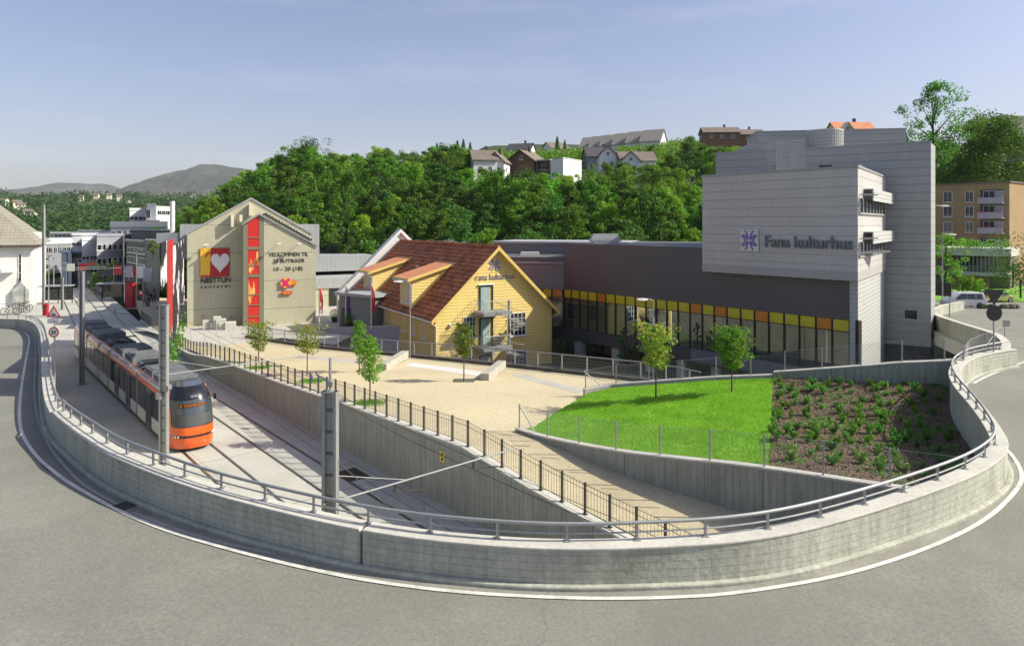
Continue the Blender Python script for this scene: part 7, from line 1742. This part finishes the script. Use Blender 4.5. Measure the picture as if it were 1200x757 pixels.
young('short young tree just behind and left of the tallest one on the gravel square', 421, 436, z_plaza, 374, 26, 'cone', 'leaf_y2', 3, 1700, 0.12, base=0.3)
young('dense conical young tree in front by the mesh fence', 433.5, 470, z_plaza, 392, 34, 'cone', 'leaf_y', 4, 2700, 0.115, base=0.30)
young('slim upright young tree in front of the gable of the yellow house', 543.6, 446.7, z_plaza, 377, 25, 'oval', 'leaf_y', 5, 2300, 0.12, base=0.42)
young('loose spreading young tree on the left part of the lawn', 768.5, 466.5, z_lawn, 380, 50, 'vase', 'leaf_y', 6, 2500, 0.12, base=0.40)
young('round dense young tree on the right part of the lawn', 857.5, 459, z_lawn, 382, 46, 'oval', 'leaf_y', 7, 4200, 0.115, base=0.36)
# shrubs in rows
def shrub_proto(seed, group):
    rnd = random.Random(seed); t = thing('shrub', 'small leafy green shrub planted in the rows of the brown mulch bed', 'shrub', (0, 0, 0), group); m = MB(); tr = MB()
    for k in range(9):
        a_ = rnd.uniform(0, 6.3); r = rnd.uniform(.1, .24); e_ = Vector((math.cos(a_)*r, math.sin(a_)*r, rnd.uniform(.2, .46))); tr.tube([(0, 0, -0.03), e_], 0.006, 4, r2=0.003)
        for q_ in range(5): leaves(m, Vector((0, 0, 0.02)).lerp(e_, 0.3+0.17*q_), 0.075, 7, 0.075, rnd)
    m.build('foliage', M['leaf_s'], t, fix=False); tr.build('stem', M['bark'], t); return t
sp_ = [shrub_proto(50+i, 'shrubs planted in the mulch bed') for i in range(5)]; used = set(); rnd = random.Random(4)
A0 = Vector((9.0, 22.6)); e1 = (Vector((13.5, 34.0))-Vector((8.8, 22.8))); L1 = e1.length; e1.normalize(); e2 = Vector((e1.y, -e1.x)); cnt = 0
for i in range(14):
    for j in range(-2, 15):
        p = A0+e1*(0.25+i*0.86+(0.43 if j % 2 else 0)+rnd.uniform(-.2, .2))+e2*(0.25+j*0.66+rnd.uniform(-.2, .2))
        if not inside((p.x, p.y), bed_poly) or rnd.random() < 0.12: continue
        if min((p-q_).length for q_ in inn) < 0.45: continue
        k = rnd.randrange(5); s = rnd.uniform(0.45, 1.05)
        lb = 'small leafy green shrub in the mulch bed '+('next to the lawn' if j < 3 else ('near the curved parapet' if j > 9 else 'in the middle rows'))+(', far end' if i > 8 else (', near end' if i < 4 else ', half way along')); loc = (p.x, p.y, z_soil(p.x, p.y)); cnt += 1
        if k in used: dup(sp_[k], loc, rnd.uniform(0, 6.3), (s*rnd.uniform(.8, 1.3), s*rnd.uniform(.8, 1.3), s), label=lb)
        else: sp_[k]['label'] = lb; sp_[k].location = loc; used.add(k)
print('shrubs', cnt)
# plants under the glazing
for k, (px, yb, yt, Yp, w) in enumerate(((657, 417, 393, 62.5, 12), (692, 418, 401, 60.0, 11), (729, 425, 388, 55.5, 13), (745, 424, 398, 54.5, 9))):
    t = big_tree('climbing_shrub', ['dark slender shrub beside the right corner of the yellow house', 'low dark shrub between the columns below the glazing', 'tall dark shrub right of the low one below the glazing', 'small dark shrub behind the lamp below the glazing'][k], 'shrub', ZP(yt, Yp)+0.2, w*Yp/800, 'leaf_c', 300+k, leaf=0.16, nclump=36, per=40, base=0.03); t.location = G(px, Yp, -0.2)

# ================================================================ PEOPLE, BICYCLES, SHELTER IN THE STREET
def person(label, loc, rot, top, legs, seed, group='people in the shopping street'):
    rnd = random.Random(seed); t = thing('person', label, 'person', (0, 0, 0), group); st = rnd.uniform(0.12, 0.26)
    V = [(0, 0, 0.95), (0, 0, 1.2), (0, 0, 1.42), (0, 0, 1.52), (0, 0.02, 1.66), (-0.09, 0, 0.9), (-0.1, st, 0.5), (-0.1, st*0.7, 0.08), (-0.1, st+0.14, 0.04), (0.09, 0, 0.9), (0.1, -st*0.6, 0.5), (0.1, -st, 0.08), (0.1, -st+0.13, 0.04),
         (-0.19, 0, 1.40), (-0.24, -st*0.7, 1.12), (-0.24, st*0.2, 0.88), (0.19, 0, 1.40), (0.24, st*0.6, 1.12), (0.24, st*1.2, 0.90)]
    Eg = [(0, 1), (1, 2), (2, 3), (3, 4), (0, 5), (5, 6), (6, 7), (7, 8), (0, 9), (9, 10), (10, 11), (11, 12), (2, 13), (13, 14), (14, 15), (2, 16), (16, 17), (17, 18)]
    rad = [.15, .14, .15, .065, .11, .1, .075, .05, .045, .1, .075, .05, .045, .065, .05, .04, .065, .05, .04]
    me = bpy.data.meshes.new('body'); me.from_pydata(V, Eg, []); o = bpy.data.objects.new('body', me); put(o, t)
    sk = o.modifiers.new('skin', 'SKIN'); 
    for i, r_ in enumerate(rad): me.skin_vertices[0].data[i].radius = (r_, r_*0.8)
    me.skin_vertices[0].data[0].use_root = True
    o.modifiers.new('sub', 'SUBSURF').levels = 1; me.materials.append(M['skin'])
    m = MB(); m.lathe((0, 0, 0), [(0.175, 0.92), (0.17, 1.1), (0.19, 1.35), (0.15, 1.47), (0.07, 1.5)], 12); 
    for a_, b_ in ((13, 14), (16, 17)): m.tube([V[a_], V[b_]], 0.07, 7)
    m.build('jacket', top, t, smooth=True)
    m = MB()
    for a_, b_, c_ in ((5, 6, 7), (9, 10, 11)): m.tube([V[a_], V[b_], V[c_]], 0.10, 8, r2=0.065)
    m.build('trousers', legs, t, smooth=True)
    m = MB(); m.lathe((0, -0.01, 0), [(0.06, 1.60), (0.115, 1.66), (0.11, 1.74), (0.05, 1.79)], 12); m.build('hair', rnd.choice([M['bark_dark'], M['brown_roof'], M['black']]), t, smooth=True)
    t.location = loc; t.rotation_euler = (0, 0, rot); return t
cl_ = [plain('cloth_%s' % n_, c) for n_, c in (('navy', (0.03, 0.04, 0.09)), ('red', (0.4, 0.04, 0.04)), ('grey', (0.2, 0.2, 0.2)), ('white', (0.6, 0.6, 0.58)), ('black', (0.02, 0.02, 0.02)), ('blue', (0.08, 0.14, 0.3)))]
for k, (px, py, a_, b_, lb) in enumerate(((152, 358, 0, 4, 'person in a navy jacket walking in the shady street nearest the red pillar'), (163, 353, 4, 4, 'person all in black walking left of the white and lilac banners'), (169, 356, 1, 4, 'person in a red jacket walking below the white banner'), (174, 361, 4, 5, 'person in black and blue nearest the banner covered wall'), (158, 350, 2, 0, 'person in a grey jacket further up the shady street'), (147, 351, 3, 4, 'person in a white jacket beside the shelter'), (180, 352, 0, 2, 'person in navy jacket and grey trousers close to the banners'), (127, 343, 4, 0, 'person in black before the big grey building'), (104, 339, 3, 5, 'person in white top near the far end of the tracks'))):
    Yp = F*(E-ZT)/(py-HY); person(lb, G(px, Yp, ZT), k*1.3, cl_[a_], cl_[b_], k)
rnd = random.Random(31)
for k in range(16):
    px = rnd.uniform(112, 184); py = rnd.uniform(344, 353) if px < 150 else rnd.uniform(346, 362); Yp = F*(E-ZT)/(py-HY)
    person('person in dark clothes in the distant crowd of the shady shopping street', G(px, Yp, ZT), rnd.uniform(0, 6), cl_[rnd.choice((0, 2, 4, 5, 1))], cl_[rnd.choice((0, 4, 5))], 50+k, 'crowd in the shady shopping street')
def bicycle(label, loc, rot, mt):
    t = thing('bicycle', label, 'bicycle', (0, 0, 0), 'bicycles in front of the white hall')
    for x in (-0.52, 0.52):
        m = MB(); pts = [(x+0.33*math.cos(a_*0.3142), 0, 0.34+0.33*math.sin(a_*0.3142)) for a_ in range(21)]; m.tube(pts, 0.024, 5, cap=False)
        for a_ in range(8): m.tube([(x, 0, 0.34), (x+0.32*math.cos(a_*0.785), 0, 0.34+0.32*math.sin(a_*0.785))], 0.006, 3, cap=False)
        m.build('wheel', M['rubber'], t)
    m = MB()
    for pl in (((-0.52, 0, 0.34), (-0.12, 0, 0.34), (-0.22, 0, 0.85)), ((-0.12, 0, 0.34), (0.36, 0, 0.80), (-0.2, 0, 0.78)), ((-0.52, 0, 0.34), (-0.2, 0, 0.78)), ((0.52, 0, 0.34), (0.34, 0, 0.95))): m.tube(pl, 0.02, 6)
    m.build('frame', mt, t); m = MB(); m.tube([(0.30, -0.28, 1.02), (0.36, 0, 0.98), (0.30, 0.28, 1.02)], 0.018, 6); m.build('handlebar', M['dark_metal'], t)
    MB().box((-0.24, 0, 0.90), (0.26, 0.13, 0.06)).build('saddle', M['black'], t, bevel=0.02); t.location = loc; t.rotation_euler = (0, 0, rot); t.scale = (1.3, 1.3, 1.3)
for k, (px, py, lb) in enumerate(((13, 369, 'dark bicycle at the left of the row before the white hall'), (19, 367, 'second bicycle from the left before the white hall'), (25, 367.5, 'third bicycle from the left before the white hall'), (30, 365.5, 'bicycle at the right of the row before the white hall'))):
    Yp = F*(E-ZT)/(py-HY); bicycle(lb, G(px, Yp, ZT), 0.7+k*0.25, [M['dark_metal'], M['steel'], M['black'], M['dark_metal']][k])
m = MB(); q_ = G(38, 92, 0)
for x in (0, 5.5): m.tube([(q_.x-x, 91, ZT), (q_.x-x, 91, ZT+0.9)], 0.04, 6)
m.tube([(q_.x, 91, ZT+0.9), (q_.x-5.5, 91, ZT+0.9)], 0.04, 6); tag(m.build('bike_rack', M['galv']), 'low grey rail behind the bicycles before the white hall', 'rack')
# tram stop shelters and red pillar
def shelter(label, px, py, L, rot, group='tram stop shelters'):
    Yp = F*(E-ZT)/(py-HY); b_ = G(px, Yp, ZT); t = thing('tram_shelter', label, 'shelter', b_, group); ca, sa = math.cos(rot), math.sin(rot)
    def w(x, y): return (b_.x+x*ca-y*sa, b_.y+x*sa+y*ca)
    m = MB(); c = w(0, 0); m.box((c[0], c[1], ZT+2.6), (L, 1.9, 0.14), rot); m.build('roof', M['kpanel'], t)
    m = MB()
    for x in (-L/2+0.3, 0, L/2-0.3): c = w(x, 0.7); m = MB(); m.box((c[0], c[1], ZT+1.26), (0.1, 0.1, 2.52), rot); m.build('post', M['dark_metal'], t)
    m = MB(); c = w(0, 0.78); m.box((c[0], c[1], ZT+1.4), (L-0.4, 0.03, 1.9), rot); m.build('pane', M['glass'], t)
shelter('tram stop shelter with pale roof at the far platform left of the tracks', 66, 356, 4.2, 0.25); shelter('tram stop shelter with pale roof in the shady street right of the tracks', 141, 352, 6.0, 0.2)
b_ = G(153.5, F*(E-ZT)/(360-HY), ZT); t = thing('advertising_pillar', 'tall red brown pillar beside the shelter in the shady street', 'pillar', b_); MB().box((b_.x, b_.y, ZT+1.75), (0.95, 0.95, 3.5)).build('shaft', M['darkred'], t); MB().box((b_.x, b_.y, ZT+3.6), (1.15, 1.15, 0.2)).build('cap', M['dark_metal'], t)
b_ = G(53.5, 86, ZT); t = thing('ticket_machine', 'red and grey ticket machine at the far platform beside the thin mast', 'machine', b_); MB().box((b_.x, b_.y, ZT+0.75), (0.55, 0.45, 1.5)).build('housing', M['darkred'], t, bevel=0.04); MB().box((b_.x, b_.y-0.235, ZT+1.05), (0.35, 0.03, 0.5)).build('screen', M['glass'], t)
for k, (px, yt, Yp, lb) in enumerate(((57, 300, 96, 'thin grey pole left of the shelter at the far platform'), (63, 302, 104, 'thin grey pole behind the far platform shelter'), (72, 308, 112, 'thin grey pole at the far end of the platform'), (145, 270, 108, 'tall thin lamp pole before the big grey building'), (160, 293, 92, 'lamp pole with a short arm in the shady street'), (53, 241, 120, 'tall thin flag mast behind the white hall'))):
    b_ = G(px, Yp, ZT); t = thing('street_pole', lb, 'pole', b_, 'poles along the tram street'); MB().tube([b_, Vector((b_.x, b_.y, ZP(yt, Yp)))], 0.09, 7, r2=0.05).build('pole', M['galv'], t); MB().box((b_.x+0.2, b_.y, ZP(yt, Yp)), (0.9, 0.2, 0.12)).build('lamp_head', M['galv'], t)
# low white fence left behind the road parapet
m = MB(); ln = [Vector((p.x, p.y, ZT)) for p in (G(-20, 76), G(20, 75), G(44, 72))]
for p in by_step(ln, 0.5): m.tube([p, p+Vector((0, 0, 0.9))], 0.025, 4, cap=False)
m.tube(up(ln, 0.9), 0.03, 5); m.tube(up(ln, 0.45), 0.02, 4); tag(m.build('low_fence', M['galv'], fix=False), 'low pale rail fence behind the far left end of the road parapet', 'fence')
# ================================================================ HAZE
hz = MB(); hz.hexa([(x, y, z) for z in (-25, 900) for x, y in ((-6900, -290), (6900, -290), (6900, 8900), (-6900, 8900))])
hm = NT('haze'); pv = hm.t.nodes.new('ShaderNodeVolumePrincipled'); pv.inputs['Color'].default_value = (0.96, 0.98, 1.0, 1); pv.inputs['Density'].default_value = 0.00006; pv.inputs['Anisotropy'].default_value = 0.0
hm.t.links.new(pv.outputs[0], hm.out.inputs['Volume'])
ho = hz.build('haze', hm.m, fix=True); tag(ho, kind='stuff', label='thin pale summer haze in the air', cat='haze')
